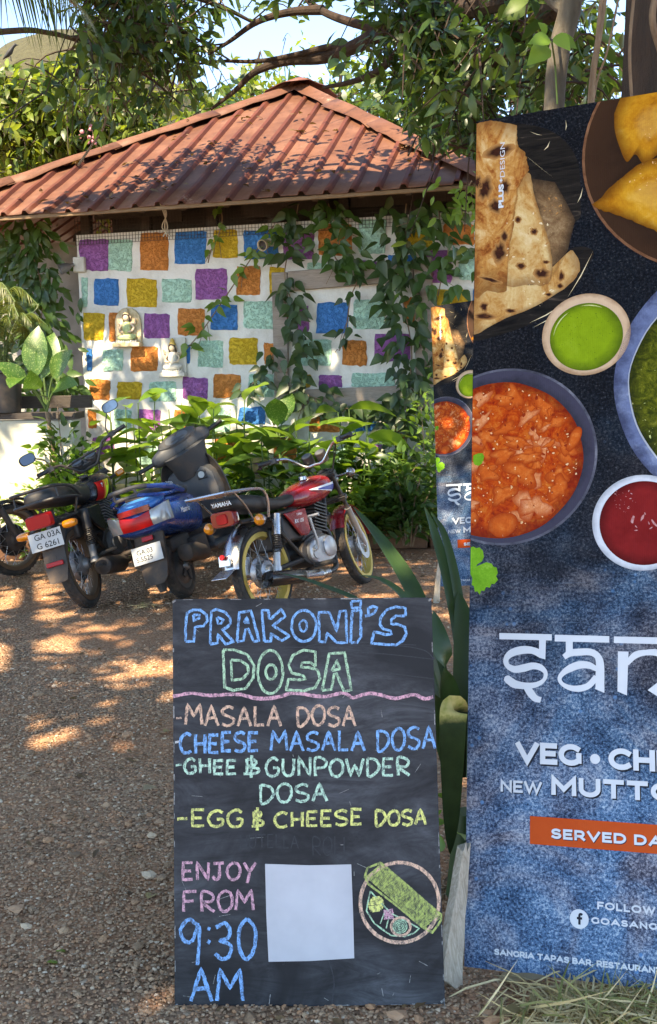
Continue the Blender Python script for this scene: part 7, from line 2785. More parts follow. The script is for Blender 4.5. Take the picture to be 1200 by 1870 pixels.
# ---------------------------------------------------------------- strap leaved lily between the two signs
def strap(parent, name, P, wd, mat, fold=.25, nrm=None):
    P = smoothline(P, 8)
    N = len(P)
    b = MB()
    vs, fs = [], []
    for i, p in enumerate(P):
        t = i / (N - 1)
        d = (P[min(i + 1, N - 1)] - P[max(i - 1, 0)]).normalized()
        s_ = d.cross(nrm if nrm is not None else Vector((0, 0, 1)))
        if s_.length < .05: s_ = Vector((1, 0, 0))
        s_.normalize()
        u_ = s_.cross(d)
        w_ = wd * (min(1, .55 + t * 1.5)) * (1 - t ** 4) ** .8 + .0006
        for q in (-1, -.5, 0, .5, 1):
            vs.append(p + s_ * (w_ * q) + u_ * (w_ * fold * q * q))
    for i in range(N - 1):
        for k_ in range(4):
            fs.append((i * 5 + k_, i * 5 + k_ + 1, (i + 1) * 5 + k_ + 1, (i + 1) * 5 + k_))
    b.add(vs, fs)
    return b.build(name, mat, parent, smooth=60)


def lily():
    base = Vector((.40, 2.95, 0))
    t = thing('strap_leaved_plant', 'large dark green strap leaved plant growing between the chalkboard and the front banner', 'plant', base)
    b = MB()
    b.tube([(0, 0, -.02), (0, 0, .12), (0, 0, .26)], [.07, .055, .035], 12)
    b.build('stem', M['leaf_strap'], t)
    L = lambda *a: [at(x, y, d) - base for x, y, d in a]
    for pts, wd in (
        (L((832, 1420, 2.95), (805, 1260, 2.98), (762, 1100, 3.1), (705, 1000, 3.3), (645, 925, 3.5)), .042),
        (L((825, 1400, 2.93), (795, 1230, 2.95), (745, 1105, 3.0), (700, 1062, 3.05), (655, 1050, 3.1)), .028),
        (L((820, 1420, 2.9), (770, 1240, 2.92), (680, 1118, 2.95), (580, 1068, 3.0), (508, 1046, 3.05)), .030),
        (L((838, 1400, 2.98), (845, 1230, 3.0), (822, 1080, 3.1), (795, 980, 3.2), (775, 925, 3.25)), .026),
        (L((842, 1400, 3.0), (850, 1230, 3.02), (835, 1080, 3.1), (812, 980, 3.2), (787, 935, 3.3)), .020),
        (L((835, 1420, 2.94), (826, 1320, 2.9), (808, 1200, 2.88), (792, 1115, 2.95)), .050),
        (L((840, 1420, 2.96), (852, 1300, 2.95), (850, 1170, 3.0), (838, 1080, 3.1)), .055),
        (L((825, 1430, 2.92), (812, 1360, 2.85), (800, 1290, 2.8), (785, 1262, 2.78)), .040),
        (L((850, 1420, 3.0), (880, 1240, 3.1), (905, 1120, 3.3), (930, 1060, 3.5)), .05)):
        strap(t, 'leaf', [p for p in pts], wd * .78, M['leaf_strap'])
    # the leaf folded over towards the viewer
    k = NT('yellowing_leaf')
    sx = k.n('SeparateXYZ')
    k.l(k.tc.outputs['Object'], sx.inputs[0])
    f = k.noise(26, 4)
    c = k.ramp(f, [(.3, (.006, .016, .004)), (.7, (.012, .028, .007))])
    c2 = k.ramp(f, [(.35, (.14, .16, .02)), (.6, (.34, .28, .10))])
    z0 = (at(828, 1330, 2.55) - base).z
    q = k.ramp(k.math('ADD', k.math('MULTIPLY', k.math('SUBTRACT', sx.outputs[2], z0), 12.0), k.math('MULTIPLY', f, .3)), [(.30, 0.0), (.58, 1.0)])
    k.principled(k.mix(q, c, c2), .6, spec=.15)
    strap(t, 'folded_leaf', L((838, 1420, 2.85), (834, 1340, 2.72), (830, 1298, 2.62), (828, 1300, 2.56), (826, 1340, 2.55), (825, 1410, 2.57), (824, 1500, 2.60), (822, 1560, 2.66)), .036, k.m, .15, Vector((0, -1, .2)))
    # low leaves at the foot
    f = Foliage()
    pos = [at(x, y, d) - base for x, y, d in ((800, 1490, 2.75), (815, 1500, 2.7), (808, 1530, 2.72), (790, 1450, 2.85), (812, 1460, 2.8), (820, 1520, 2.8))]
    V, F = leaf_cloud(np.array(pos), np.array([(-.3, -.5, .5), (-.6, -.4, .2), (-.2, -.6, .1), (-.5, -.3, .6), (0, -.5, .6), (.3, -.5, .3)]), np.array([.09, .10, .09, .11, .1, .1]), BROAD, rng=PR)
    f.add(V, F)
    f.build('low_foliage', M['leaf_green'], t)


lily()
for px, py, n_ in ((835, 1560, 160), (800, 1420, 160), (850, 1480, 160)):
    pass

# ---------------------------------------------------------------- dry grass and fallen leaves, lower right
M['dry_grass'] = mat_leaf('dry_grass', (.58, .40, .17), (.88, .68, .38), .05, .8)
M['olive_grass'] = mat_leaf('olive_grass', (.20, .20, .06), (.42, .38, .15), .2, .7)
def tuft(label, px, py, n, length, spread, group=None):
    o = ground(px, py)
    t = thing('dry_grass_tuft', label, 'grass', o, group=group)
    pos = np.stack([PR.normal(0, spread, n), PR.normal(0, spread * .55, n), PR.uniform(0, .02, n)], 1)
    a = PR.uniform(0, 6.283, n)
    d = np.stack([np.cos(a), np.sin(a), PR.uniform(.0, .42, n)], 1) + np.array([-.35, -.1, 0])
    f = Foliage()
    V, F = leaf_cloud(pos, d, length * PR.uniform(.5, 1.2, n), GRASS, wscale=.55, rng=PR, tilt=.5)
    f.add(V, F, 0)
    m_ = n // 9
    V, F = leaf_cloud(pos[:m_], d[:m_] + np.array([0, 0, .5]), length * PR.uniform(.5, 1.1, m_), GRASS, wscale=.6, rng=PR, tilt=.5)
    f.add(V, F, 1)
    f.build('blades', [M['dry_grass'], M['olive_grass']], t)
    return t


tuft('dry straw coloured grass tuft in front of the front banner foot', 1090, 1846, 460, .17, .09)
tuft('dry grass clump in the lower right corner of the picture', 1195, 1862, 460, .17, .08)
tuft('small tuft of pale grass on the gravel behind the scooter', 268, 1108, 60, .10, .035)
M['tan_leaf'] = mat_leaf('tan_leaf', (.30, .20, .10), (.48, .36, .22), .1, .7)
M['tan_leaf2'] = mat_leaf('olive_dry_leaf', (.30, .20, .07), (.46, .33, .13), .02, .7)
for px, py, rot, size, mt, lab in ((1000, 1792, 2.9, .13, 'tan_leaf', 'curled tan dry leaf lying against the foot of the front banner'), (915, 1862, .3, .13, 'tan_leaf2', 'yellowish dry leaf on the soil right of the chalkboard'),
                              (985, 1858, 1.2, .10, 'tan_leaf2', 'dry olive leaf next to the grass tuft'), (270, 1648, 1.3, .055, 'tan_leaf2', 'small yellow olive leaf on the gravel left of the chalkboard'),
                              (300, 1342, 1.2, .06, 'tan_leaf2', 'pale dry leaf on the gravel beside the upper menu lines'), (262, 1448, .9, .07, 'tan_leaf', 'grey tan leaf on the gravel left of the egg and cheese line'),
                              (85, 1765, .1, .035, 'leaf_lime', 'small green leaf on the gravel at the lower left'), (102, 1745, .3, .03, 'leaf_lime', 'tiny green leaf above the small green one on the gravel'), (72, 1360, .5, .07, 'tan_leaf', 'brown leaf on the gravel at the left')):
    t = thing('fallen_leaf', lab, 'leaf', ground(px, py), group='fallen leaves on the ground')
    f = Foliage()
    V, F = leaf_cloud(np.array([[0, 0, .012]]), np.array([[math.cos(rot), math.sin(rot), .12]]), np.array([size]), BROAD, rng=PR, tilt=.35, wscale=1.2)
    f.add(V, F)
    f.build('blade', M[mt], t)

# scattered dry bits of leaf and twig over the gravel
n_ = 420
yy = PR.uniform(2.1, 9.2, n_)
xx = PR.uniform(-.40, .22, n_) * yy
pos = np.stack([xx, yy, np.full(n_, .006)], 1)
aa = PR.uniform(0, 6.283, n_)
f = Foliage()
V, F = leaf_cloud(pos, np.stack([np.cos(aa), np.sin(aa), PR.uniform(-.05, .2, n_)], 1), PR.uniform(.012, .05, n_), OVAL, rng=PR, tilt=.35)
f.add(V, F, 0)
m_ = 60
V, F = leaf_cloud(pos[:m_] + PR.normal(0, .05, (m_, 3)) * np.array([1, 1, 0]), np.stack([np.sin(aa[:m_]), np.cos(aa[:m_]), np.zeros(m_)], 1), PR.uniform(.05, .14, m_), GRASS, wscale=.6, rng=PR, tilt=.2)
f.add(V, F, 1)
tag(f.build('ground_litter', [M['dead_leaf'], M['tan_leaf']]), 'small dry leaf bits and twigs scattered over the gravel', 'leaf litter', kind='stuff')
# ================================================================ trees
TR = np.random.default_rng(31)
trr = random.Random(23)
M['bark_trunk'] = mat_bark('bark_trunk', (.014, .008, .005), (.066, .037, .022), 10)
M['crown_dark'] = mat_leaf('crown_dark', (.014, .040, .010), (.055, .115, .025), .30)
M['crown_mid'] = mat_leaf('crown_mid', (.030, .065, .014), (.11, .17, .035), .38)
M['crown_olive'] = mat_leaf('crown_olive', (.07, .11, .02), (.24, .26, .06), .38)
M['crown_lime'] = mat_leaf('crown_lime', (.10, .17, .02), (.30, .36, .07), .42)


def limb_pts(pts):
    return smoothline([at(*p) if len(p) == 3 else Vector(p[0]) for p in pts], 6)


def make_tree(name, label, base, trunk, limbs, twigs, leaf, mats, bark='bark_dark', group='trees around the hut', per=16, tw_len=(.35, .8), droop=.5, clumps=(), crown_parent=None, tmpl=OVAL, spread=.07, extra=None):
    """trunk: (points, r0, r1); limbs: list of (points, r0, r1); twigs: number of leafy twigs per limb"""
    base = Vector(base)
    t = thing(name, label, 'tree', base, group=group)
    b = MB()
    P = smoothline(trunk[0], 6)
    N = len(P)
    b.tube([p - base for p in P], [trunk[1] + (trunk[2] - trunk[1]) * i / (N - 1) + (trunk[1] * .5 * max(0, 1 - i / 4) if trunk[1] > .1 else 0) for i in range(N)], 14)
    b.build('trunk', M[bark], t)
    pos, dr, sz = [], [], []
    tb = MB()

    def twig(o, d, ln, nl):
        e = o + d * ln + Vector((0, 0, -droop * ln * ln))
        m = o + d * ln * .55 + Vector((0, 0, .03))
        T = smoothline([o, m, e], 4)
        if o.y < 11.5 and (over_roof(e) or over_roof(m)): return
        if in_gap(e) or in_gap(m): return
        tb.tube([q - base for q in T], [.009 - .006 * i / (len(T) - 1) for i in range(len(T))], 4, caps=False)
        for i in range(nl):
            q = T[trr.randrange(1, len(T))] + Vector((trr.gauss(0, spread), trr.gauss(0, spread), trr.gauss(0, spread)))
            if in_gap(q): continue
            if q.y < 11.5 and over_roof(q + Vector((0, 0, -leaf * .8))): continue
            pos.append(q - base)
            dv = d * .5 + Vector((trr.gauss(0, .7), trr.gauss(0, .7), trr.gauss(-.45, .5)))
            dr.append(dv)
            sz.append(leaf * trr.uniform(.6, 1.2))

    for (pts, r0, r1), nt_ in zip(limbs, twigs):
        L_ = limb_pts(pts)
        n = len(L_)
        b = MB()
        b.tube([p - base for p in L_], [r0 + (r1 - r0) * i / (n - 1) for i in range(n)], 10)
        b.build('limb', M[bark], t)
        for i in range(nt_):
            k_ = int(n * (trr.random() ** .7))
            k_ = min(max(k_, 1), n - 1)
            d = (L_[k_] - L_[k_ - 1]).normalized() * .4 + Vector((trr.gauss(0, .7), trr.gauss(0, .7), trr.gauss(.05, .55)))
            twig(L_[k_], d.normalized(), trr.uniform(*tw_len), per)
    for (px, py, d0, d1, rx, ry, nt_) in clumps:       # leafy masses hung in the crown's volume
        for i in range(nt_):
            y = trr.uniform(d0, d1)
            p = at(px + trr.gauss(0, rx), py + trr.gauss(0, ry), y)
            d = Vector((trr.gauss(0, 1), trr.gauss(0, 1), trr.gauss(-.2, .6))).normalized()
            twig(p, d, trr.uniform(*tw_len), per)
    if extra: extra(twig)
    if tb.v: tb.build('twig_network', M[bark], t)
    f = Foliage()
    pos, dr, sz = np.array(pos), np.array(dr), np.array(sz)
    idx = TR.integers(0, len(mats), len(pos))
    for mi in range(len(mats)):
        s_ = idx == mi
        V, F = leaf_cloud(pos[s_], dr[s_], sz[s_], tmpl, rng=TR, tilt=.6)
        f.add(V, F, mi)
    f.build('crown', [M[m_] for m_ in mats], t)
    return t


# the roof stays free of boughs except at its right end
def over_roof(p):
    x, y = project(p)
    line = np.interp(x, (-200, 0, 300, 555, 690, 720, 770, 875), (420, 330, 225, 140, 185, 235, 285, 300))
    return x < 868 and y < 420 and y > line + 6 * math.sin(x * .05)


HOLES = [(45, 45, 105, 75), (470, 65, 80, 40), (395, 135, 40, 28), (605, 45, 55, 38), (300, 150, 26, 18), (920, 195, 26, 24), (560, 118, 40, 16), (690, 235, 20, 14)]


def in_gap(p):
    x, y = project(p)
    return any(((x - a) / c) ** 2 + ((y - b) / d) ** 2 < 1 for a, b, c, d in HOLES) and trr.random() < .9


# big tree at the right, its limbs reaching over the roof
tb_ = Vector((1.52, 4.35, 0))
big = make_tree('shade_tree', 'big tree with a thick dark brown trunk behind the front banner, limbs over the roof', tb_,
          ([tb_, tb_ + Vector((-.02, .02, 1.5)), tb_ + Vector((.02, .05, 3.0)), tb_ + Vector((.05, .1, 4.6))], .33, .26),
          [([(tb_ + Vector((0, .1, 4.2)),), (1000, -60, 6.2), (880, 5, 7.2), (790, 25, 8.0), (700, 58, 8.4), (650, 84, 8.6), (590, 106, 8.9), (520, 112, 9.1), (465, 132, 9.2), (430, 165, 9.3), (385, 200, 9.4)], .10, .012),
           ([(715, 52, 8.3), (670, 48, 8.5), (610, 30, 8.7), (570, 8, 8.9), (545, -25, 9.0)], .045, .02),
           ([(800, 45, 8.0), (740, 85, 8.1), (690, 130, 8.3), (640, 150, 8.5), (590, 160, 8.6)], .042, .014),
           ([(650, 84, 8.6), (600, 86, 8.8), (540, 100, 9.0), (470, 112, 9.2), (400, 112, 9.4), (330, 122, 9.6)], .032, .008),
           ([(590, 18, 8.8), (530, 22, 9.0), (470, 40, 9.1), (420, 75, 9.2), (380, 100, 9.3)], .04, .01),
           ([(tb_ + Vector((0, 0, 4.0)),), (1080, -60, 5.5), (980, 40, 6.5), (900, 110, 7.2), (830, 180, 7.6)], .10, .02)],
          [9, 4, 7, 5, 5, 26], .125, ['crown_dark', 'crown_dark', 'crown_mid'], bark='bark_trunk', per=17, droop=.9,
          clumps=[(820, 110, 7.2, 8.2, 45, 80, 80), (840, 235, 7.2, 7.9, 30, 40, 26), (960, 60, 6.5, 9, 60, 60, 60), (740, 40, 7.6, 8.6, 45, 45, 34), (1060, 110, 6.0, 8.5, 40, 60, 36), (650, 10, 8, 9.5, 50, 25, 8), (770, 180, 8, 9, 35, 40, 20)])
for i, (pts, r_) in enumerate((([(1108, -40, 3.95), (1095, 60, 3.95), (1084, 130, 3.97), (1078, 200, 4.0), (1076, 300, 4.0)], .012), ([(1102, -40, 3.9), (1090, 80, 3.92), (1082, 190, 3.95)], .007), ([(1135, -30, 3.9), (1110, 90, 3.9), (1090, 150, 3.95), (1078, 240, 3.95)], .004), ([(1160, -30, 3.85), (1150, 90, 3.85), (1155, 200, 3.9)], .006), ([(1200, -20, 3.8), (1192, 40, 3.8), (1215, 120, 3.85)], .012))):
    b = MB()
    b.tube([p - tb_ for p in limb_pts(pts)], r_, 7)
    b.build('aerial_root', M['stem_brown'], big)

th_ = at(1012, 900, 4.65)
th_.z = 0
make_tree('thin_tree', 'slim pale grey trunk left of the big trunk, behind the front banner', th_,
          ([th_, at(1008, 400, 4.65), at(1012, 195, 4.65), at(1022, 90, 4.65), at(1040, 20, 4.65), at(1050, -60, 4.65)], .040, .050),
          [([(1040, 20, 4.65), (1010, 0, 4.7), (970, -40, 4.8)], .035, .02), ([(1022, 80, 4.65), (1010, 74, 4.4), (1000, 70, 4.3)], .006, .004)], [6, 0], .13, ['crown_dark', 'crown_mid'], bark='bark_grey', per=10)
# the few large sunlit leaves of a creeper on the slim trunk
cp = at(1008, 76, 4.35)
cr = thing('climbing_creeper', 'creeper with large bright heart shaped leaves on the slim pale trunk', 'creeper', cp)
b = MB()
b.tube([at(1018, 190, 4.55) - cp, at(1014, 120, 4.5) - cp, Vector((0, 0, 0))], .004, 6)
b.build('stem', M['stem_green'], cr)
f = Foliage()
heart = leaf_template([(0, 0), (.06, .22), (.25, .36), (.5, .31), (.78, .14), (1, 0)], fold=.15, droop=.12)
for (x0, y0), (x1, y1), mi, dd_ in (((1003, 70), (966, 76), 0, 0), ((1016, 64), (1042, 90), 0, .0), ((1000, 84), (964, 116), 1, .06), ((1022, 70), (1054, 86), 1, .08), ((998, 60), (985, 40), 1, .05)):
    p, q = at(x0, y0, 4.3 + dd_), at(x1, y1, 4.26 + dd_)
    V, F = leaf_cloud(np.array([p - cp]), np.array([q - p]), np.array([(q - p).length]), heart, up=np.array([[0, -1.0, .25]]), rng=TR, tilt=.08)
    f.add(V, F, mi)
f.build('foliage', [M['leaf_bright'], M['leaf_green']], cr)

# tree at the upper left, limbs hanging into the picture from the top
lb_ = Vector((-4.6, 8.6, 0))
make_tree('leafy_tree', 'tree with dark drooping leaves hanging into the upper left of the picture', lb_,
          ([lb_, lb_ + Vector((.05, 0, 2.5)), lb_ + Vector((.2, .1, 5.2))], .20, .14),
          [([(lb_ + Vector((.2, .1, 4.6)),), (40, -60, 8.7), (150, -5, 8.9), (250, 20, 9.1), (340, 60, 9.3), (420, 110, 9.5)], .04, .008),
           ([(lb_ + Vector((.1, .1, 4.2)),), (-20, 60, 8.8), (90, 60, 9.0), (180, 90, 9.2), (270, 140, 9.4), (330, 190, 9.6)], .030, .007),
           ([(150, -5, 8.9), (220, -25, 8.9), (320, -15, 9.0), (400, 10, 9.2), (470, 45, 9.4)], .05, .012)],
          [22, 20, 16], .135, ['crown_dark', 'crown_mid', 'crown_mid'], per=15, droop=.8,
          clumps=[(230, 60, 8.6, 9.8, 70, 45, 62), (310, 100, 9, 10, 45, 50, 40), (160, 30, 8.6, 9.4, 40, 35, 22), (300, 190, 9.4, 10.4, 60, 40, 40), (420, 20, 9, 10, 40, 25, 6)])
# sunlit bushy tree behind the left end of the roof
lt = at(150, 900, 13.0)
lt.z = 0
make_tree('bushy_tree', 'sunlit olive green bushy tree rising behind the left end of the red roof', lt,
          ([lt, at(150, 500, 13.0), at(160, 330, 13.0), at(180, 200, 13)], .16, .06),
          [([(150, 420, 13.0), (80, 330, 12.6), (20, 260, 12.3), (-40, 230, 12)], .06, .015), ([(160, 330, 13.0), (120, 220, 12.7), (90, 160, 12.5)], .05, .012), ([(165, 320, 13.0), (240, 230, 13.0), (320, 180, 13.2)], .05, .012), ([(155, 400, 13), (230, 330, 12.8), (300, 290, 12.6)], .05, .012)],
          [24, 20, 20, 18], .15, ['crown_olive', 'crown_lime', 'crown_mid'], per=16, droop=.3, tw_len=(.3, .8),
          clumps=[(85, 165, 12, 13.2, 45, 22, 60), (20, 190, 12, 13, 40, 30, 40), (60, 290, 12, 13.2, 55, 45, 70), (30, 200, 12.2, 13.2, 35, 30, 18), (130, 180, 12.2, 13.4, 60, 40, 60), (200, 250, 12.4, 13.8, 60, 45, 56), (300, 250, 12.8, 14, 50, 35, 36)])
pk = at(165, 235, 12.0)
fl = thing('flower_spray', 'small spray of pink flowers in the bushy tree above the left roof edge', 'flowers', pk)
b = MB()
for i in range(16):
    p = Vector((trr.gauss(0, .07), trr.gauss(0, .05), trr.gauss(0, .10)))
    b.ball(p, trr.uniform(.012, .026), 7, 5)
b.build('petals', M['flower_pink'], fl)
b = MB()
b.tube([Vector((.05, .3, -.35)), Vector((.02, .1, -.1)), Vector((0, 0, .1))], .006, 5)
b.build('stem', M['stem_brown'], fl)

# background trees behind the hut
for i, (px, dep, top, rx, n, mats, lab) in enumerate((
    (-60, 19.0, 210, 80, 90, ['crown_mid', 'crown_olive'], 'far tree beyond the thatched mound at the left edge'),
    (330, 17.5, 200, 75, 120, ['crown_mid', 'crown_dark'], 'dark tree behind the left slope of the red roof'),
    (470, 20.0, 165, 60, 80, ['crown_lime', 'crown_olive'], 'sunlit yellow green tree seen left of the roof apex'),
    (630, 19.0, 165, 60, 80, ['crown_lime', 'crown_mid'], 'sunlit green tree seen just right of the roof apex'),
    (760, 18.0, 170, 75, 120, ['crown_mid', 'crown_dark'], 'green tree behind the right slope of the red roof'),
    (900, 17.0, 180, 75, 130, ['crown_dark', 'crown_mid'], 'dark tree behind the top left corner of the front banner'),
    (1040, 19.0, 170, 80, 120, ['crown_mid', 'crown_lime'], 'green tree seen between the slim trunk and the thick trunk'))):
    bb = at(px, 900, dep)
    bb.z = 0
    make_tree('background_tree', lab, bb, ([bb, at(px + 5, 450, dep), at(px, top + 60, dep)], .18, .07),
              [([(px, 420, dep), (px - 50, 300, dep + .4), (px - 80, 200, dep + .3)], .08, .02), ([(px, 400, dep), (px + 50, 280, dep - .4), (px + 85, 190, dep - .5)], .08, .02), ([(px, top + 120, dep), (px - 10, top, dep), (px + 5, top - 70, dep)], .06, .02)],
              [8, 8, 8], .22, mats, per=16, droop=.25, tw_len=(.5, 1.1), spread=.16, tmpl=SIMPLE,
              clumps=[(px, top + 90, dep - 1.2, dep + 1.2, rx, 70, n), (px, top + 10, dep - 1, dep + 1, rx * .8, 40, n // 4)], group='trees far behind the hut')

# palm fronds hanging in at the top left corner
pm = Vector((-4.2, 6.2, 0))
pt = thing('coconut_palm', 'coconut palm whose fronds hang into the top left corner', 'palm', pm)
b = MB()
b.tube(smoothline([Vector((0, 0, 0)), Vector((.1, 0, 3)), Vector((.5, .2, 5.6))], 5), [.16] * 10 + [.11], 12)
b.build('trunk', M['bark_grey'], pt)
f = Foliage()
ft = Vector((.5, .2, 5.6))
rb = MB()
for P in ([ft + pm, at(-90, -110, 6.6), at(0, -75, 6.8), at(80, -40, 7.0), at(140, 10, 7.2)], [ft + pm, at(60, -160, 7.4), at(180, -60, 8.4), at(260, 30, 9.2), at(290, 110, 9.8)],
          [ft + pm, Vector((-5.5, 7, 6.2)), Vector((-6.5, 7.5, 5.6))], [ft + pm, Vector((-4.5, 5, 6.4)), Vector((-5, 4, 5.6))], [ft + pm, Vector((-3, 5.4, 6.6)), Vector((-2.4, 5.0, 6.1))]):
    P = [p - pm for p in P]
    rb.tube(smoothline(P, 6), .012, 6)
    V, F = frond(P, .42, 2, None, .55)
    f.add(V, F)
rb.build('rachis', M['stem_brown'], pt)
f.build('crown', M['leaf_vine'], pt)

# thatched mound with a crow on it
k = NT('thatch')
fz = k.noise(3, 8, .75, k.mapping((6, 6, 1)))
k.principled(k.ramp(fz, [(.3, (.045, .040, .018)), (.7, (.10, .092, .042))]), .95, normal=k.bump(fz, .8, .05))
tc_ = at(150, 500, 17.5)
tp = thing('thatched_hut', 'round olive brown thatched roof beyond the trees at the upper left', 'hut', Vector((tc_.x, 17.5, 0)))
zt = at(150, 62, 17.5).z
b = MB()
prof = [(3.1, zt - 3.1), (3.0, zt - 2.95), (2.5, zt - 1.9), (1.9, zt - 1.0), (1.1, zt - .35), (.5, zt - .08), (.02, zt)]
b.lathe(prof, (0, 0, 0), (0, 0, 1), 48)
b.build('thatch_roof', k.m, tp)
b = MB()
b.lathe([(2.5, 0), (2.5, zt - 2.9)], (0, 0, 0), (0, 0, 1), 36)
b.build('round_wall', M['white_plaster'], tp)
cw = at(18, 110, 14.9)
crow = thing('crow', 'dark crow perched on the thatched roof at the upper left edge', 'bird', cw)
crow.scale = (.6, .6, .6)
b = MB()
b.loft([[(x, hw * math.cos(a), z + hz * math.sin(a)) for a in np.linspace(0, 6.283, 13)[:-1]] for x, hw, hz, z in ((-.16, .01, .01, .02), (-.10, .04, .035, .08), (-.02, .075, .075, .15), (.06, .07, .08, .22), (.10, .045, .05, .285), (.125, .045, .045, .32), (.155, .035, .033, .335), (.18, .012, .014, .33), (.22, .004, .004, .325))])
b.build('body', M['black_mark'], crow, smooth=80)
b = MB()
for s_ in (1, -1):
    b.tube([(.02, s_ * .03, .10), (.03, s_ * .035, -.02)], .006, 6)
b.build('leg', M['black_mark'], crow)

# overhead wire and a pale hanging creeper stem
w0, w1 = at(-40, 250, 9.0), at(330, -15, 9.6)
b = MB()
b.tube(smoothline([w0, w0.lerp(w1, .5) + Vector((0, 0, -.03)), w1, w1 + (w1 - w0) * .6], 8), .007, 6)
tag(b.build('overhead_wire', M['black_mark']), 'thin black overhead cable crossing the foliage at the upper left', 'cable')
b = MB()
o = at(219, 88, 9.3)
b.tube([p for p in smoothline([at(219, 60, 9.3), at(215, 105, 9.3), at(201, 160, 9.25), at(196, 205, 9.25), at(186, 240, 9.2), at(168, 265, 9.2), at(143, 302, 9.1)], 6)], .010, 6)
tag(b.build('hanging_creeper', M['stem_brown']), 'pale bare creeper stem hanging in front of the foliage above the left roof slope', 'creeper')

# ---------------------------------------------------------------- shade tree over the viewer: the dappled shade comes from it
sv = Vector((-2.9, -1.6, 0))
CLEAR = []  # sun spots: crown leaves on the sun rays to these points are left out
for px, py, r_ in ((300, 1212, .13), (262, 1218, .11), (225, 1226, .07), (20, 1190, .22), (70, 1180, .12), (25, 1335, .12), (140, 1345, .05), (60, 1765, .22), (20, 1830, .25), (95, 1860, .2), (140, 1850, .10), (312, 1800, .06), (50, 1085, .22), (110, 1120, .12), (165, 1145, .08), (160, 1180, .06), (290, 1070, .1), (700, 1090, .1), (180, 1010, .1)):
    CLEAR.append((ground(px, py), r_))
for px, py, r_ in ((160, 650, .14), (175, 600, .12), (150, 720, .14), (240, 570, .14), (232, 620, .10), (300, 640, .10), (330, 690, .08), (440, 690, .06), (600, 640, .05), (745, 562, .05), (200, 830, .14), (480, 690, .06), (800, 720, .06)):
    CLEAR.append((WALL.hit(px, py, .1), r_))
for px, py, r_ in ((50, 640, .30), (80, 720, .25), (60, 830, .45), (20, 900, .4), (120, 840, .3), (110, 930, .3)):
    CLEAR.append((GWP.hit(px, py, .3), r_))
for px, py, off, r_ in ((250, 780, .5, .22), (310, 760, .5, .18), (380, 760, .5, .14), (215, 860, .5, .2), (500, 760, .45, .12), (640, 800, .6, .1), (420, 800, .5, .22), (460, 850, .6, .16), (540, 790, .5, .18), (600, 830, .6, .14), (700, 860, .7, .16), (340, 840, .6, .16), (170, 860, .6, .22)):
    CLEAR.append((WALL.hit(px, py, off), r_))
for px, py, y_, r_ in ((300, 900, 7.2, .10), (270, 880, 7.2, .08), (640, 985, 8.0, .10), (640, 1000, 3.2, .05)):
    CLEAR.append((at(px, py, y_), r_))
for px, py, r_ in ((770, 1155, .045), (350, 1800, .03)):
    CLEAR.append((BRD.hit(px, py), r_))
for px, py, r_ in ((1130, 1210, .03), (900, 1300, .04)):
    CLEAR.append((BAN.hit(px, py), r_))


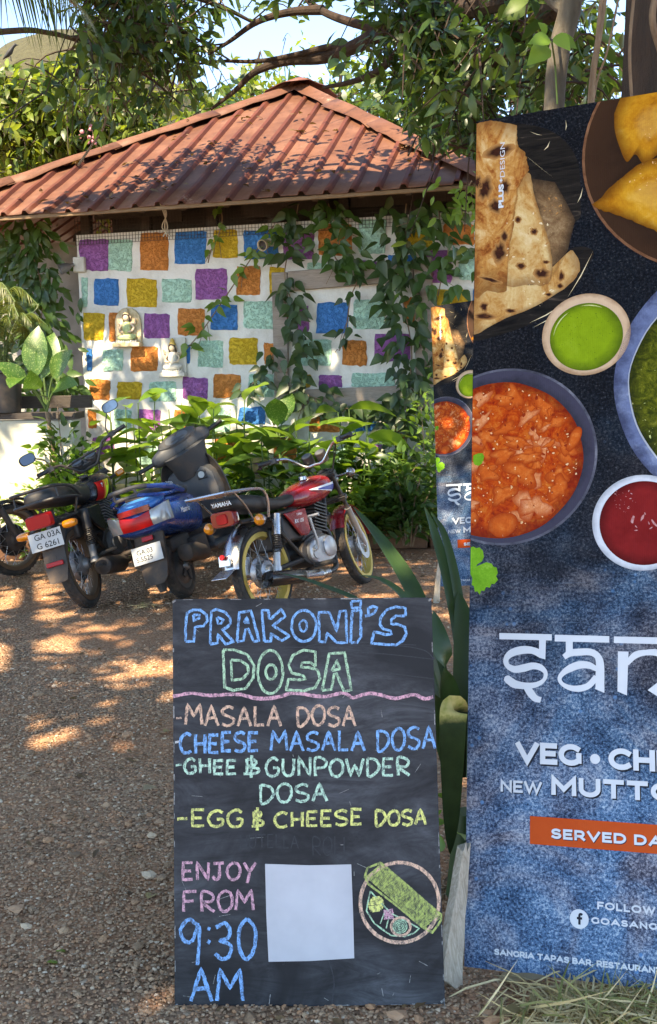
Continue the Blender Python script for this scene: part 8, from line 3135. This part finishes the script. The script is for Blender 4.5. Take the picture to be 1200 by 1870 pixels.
def shade_leaves():
    n = 8500
    p = np.stack([TR.uniform(-7.5, 2.2, n), TR.uniform(-5.0, 7.0, n), TR.uniform(5.2, 7.4, n)], 1)
    # ragged outline
    r = np.hypot((p[:, 0] + 2.7) / 5.2, (p[:, 1] - 1.0) / 6.2)
    keep = r < 1 + .12 * np.sin(np.arctan2(p[:, 1] - 1, p[:, 0] + 2.7) * 7)
    s_ = np.array(TO_SUN)
    for c, rad in CLEAR:
        q = p - np.array(c)
        d = q - np.outer(q @ s_, s_)
        keep &= ~(np.linalg.norm(d, axis=1) < rad + .10)
    p = p[keep]
    # leaves added along sun rays to shade signs, wall, ground and trunk
    q = []
    for pl, u0, u1, v0, v1, m_ in ((BRD, 0, .68, 0, 1.02, 1500), (BAN, -.1, 1.4, -.1, 2.6, 5200)):
        for i in range(m_):
            o_ = pl.p(trr.uniform(u0, u1), trr.uniform(v0, v1))
            o_ = o_ + TO_SUN * ((trr.uniform(5.2, 7.4) - o_.z) / TO_SUN.z)
            q.append(o_)
    for i in range(2300):
        o_ = WALL.p(trr.uniform(-3.0, 1.0), trr.uniform(1.4, 2.7))
        o_ = o_ + TO_SUN * ((trr.uniform(5.2, 7.4) - o_.z) / TO_SUN.z)
        q.append(o_)
    for i in range(4200):
        o_ = ground(trr.uniform(-60, 900), 1000 + 860 * trr.random() ** 1.6)
        o_ = o_ + TO_SUN * ((trr.uniform(5.2, 7.4) - o_.z) / TO_SUN.z)
        q.append(o_)
    for i in range(900):
        o_ = Vector((trr.uniform(.9, 1.6), 4.1, trr.uniform(2.0, 4.2)))
        o_ = o_ + TO_SUN * ((trr.uniform(5.2, 7.4) - o_.z) / TO_SUN.z)
        q.append(o_)
    q = np.array([v[:] for v in q])
    keep = np.ones(len(q), bool)
    for c, rad in CLEAR:
        e = q - np.array(c)
        d = e - np.outer(e @ s_, s_)
        keep &= ~(np.linalg.norm(d, axis=1) < rad + .08)
    return np.concatenate([p, q[keep]])


sp_ = shade_leaves()
t = thing('canopy_tree', 'wide tree over the viewer whose crown dapples the yard with shade', 'tree', sv, group='trees around the hut')
b = MB()
b.tube(smoothline([sv * 0, Vector((.1, 0, 2.5)), Vector((.2, .3, 5.2))], 6), [.32 - .01 * i for i in range(13)], 14)
b.build('trunk', M['bark_dark'], t)
for e in ((-3, 3, 6.2), (2.5, 4.5, 6.3), (-2.5, 7, 6.2), (0.5, 7.5, 6.4), (-3.5, -1, 6.2), (3, .5, 6.2), (1, -2.5, 6.2)):
    b = MB()
    b.tube(smoothline([Vector((.2, .25, 4.6)), Vector((e[0] * .4, e[1] * .4, 5.6)), Vector(e)], 6), [.13 - .008 * i for i in range(13)], 8)
    b.build('limb', M['bark_dark'], t)
f = Foliage()
dd_ = np.stack([TR.normal(0, 1, len(sp_)), TR.normal(0, 1, len(sp_)), TR.normal(-.3, .4, len(sp_))], 1)
V, F = leaf_cloud(sp_ - np.array(sv), dd_, .26 * TR.uniform(.7, 1.2, len(sp_)), OVAL, rng=TR, tilt=.4)
f.add(V, F)
f.build('crown', M['crown_mid'], t)
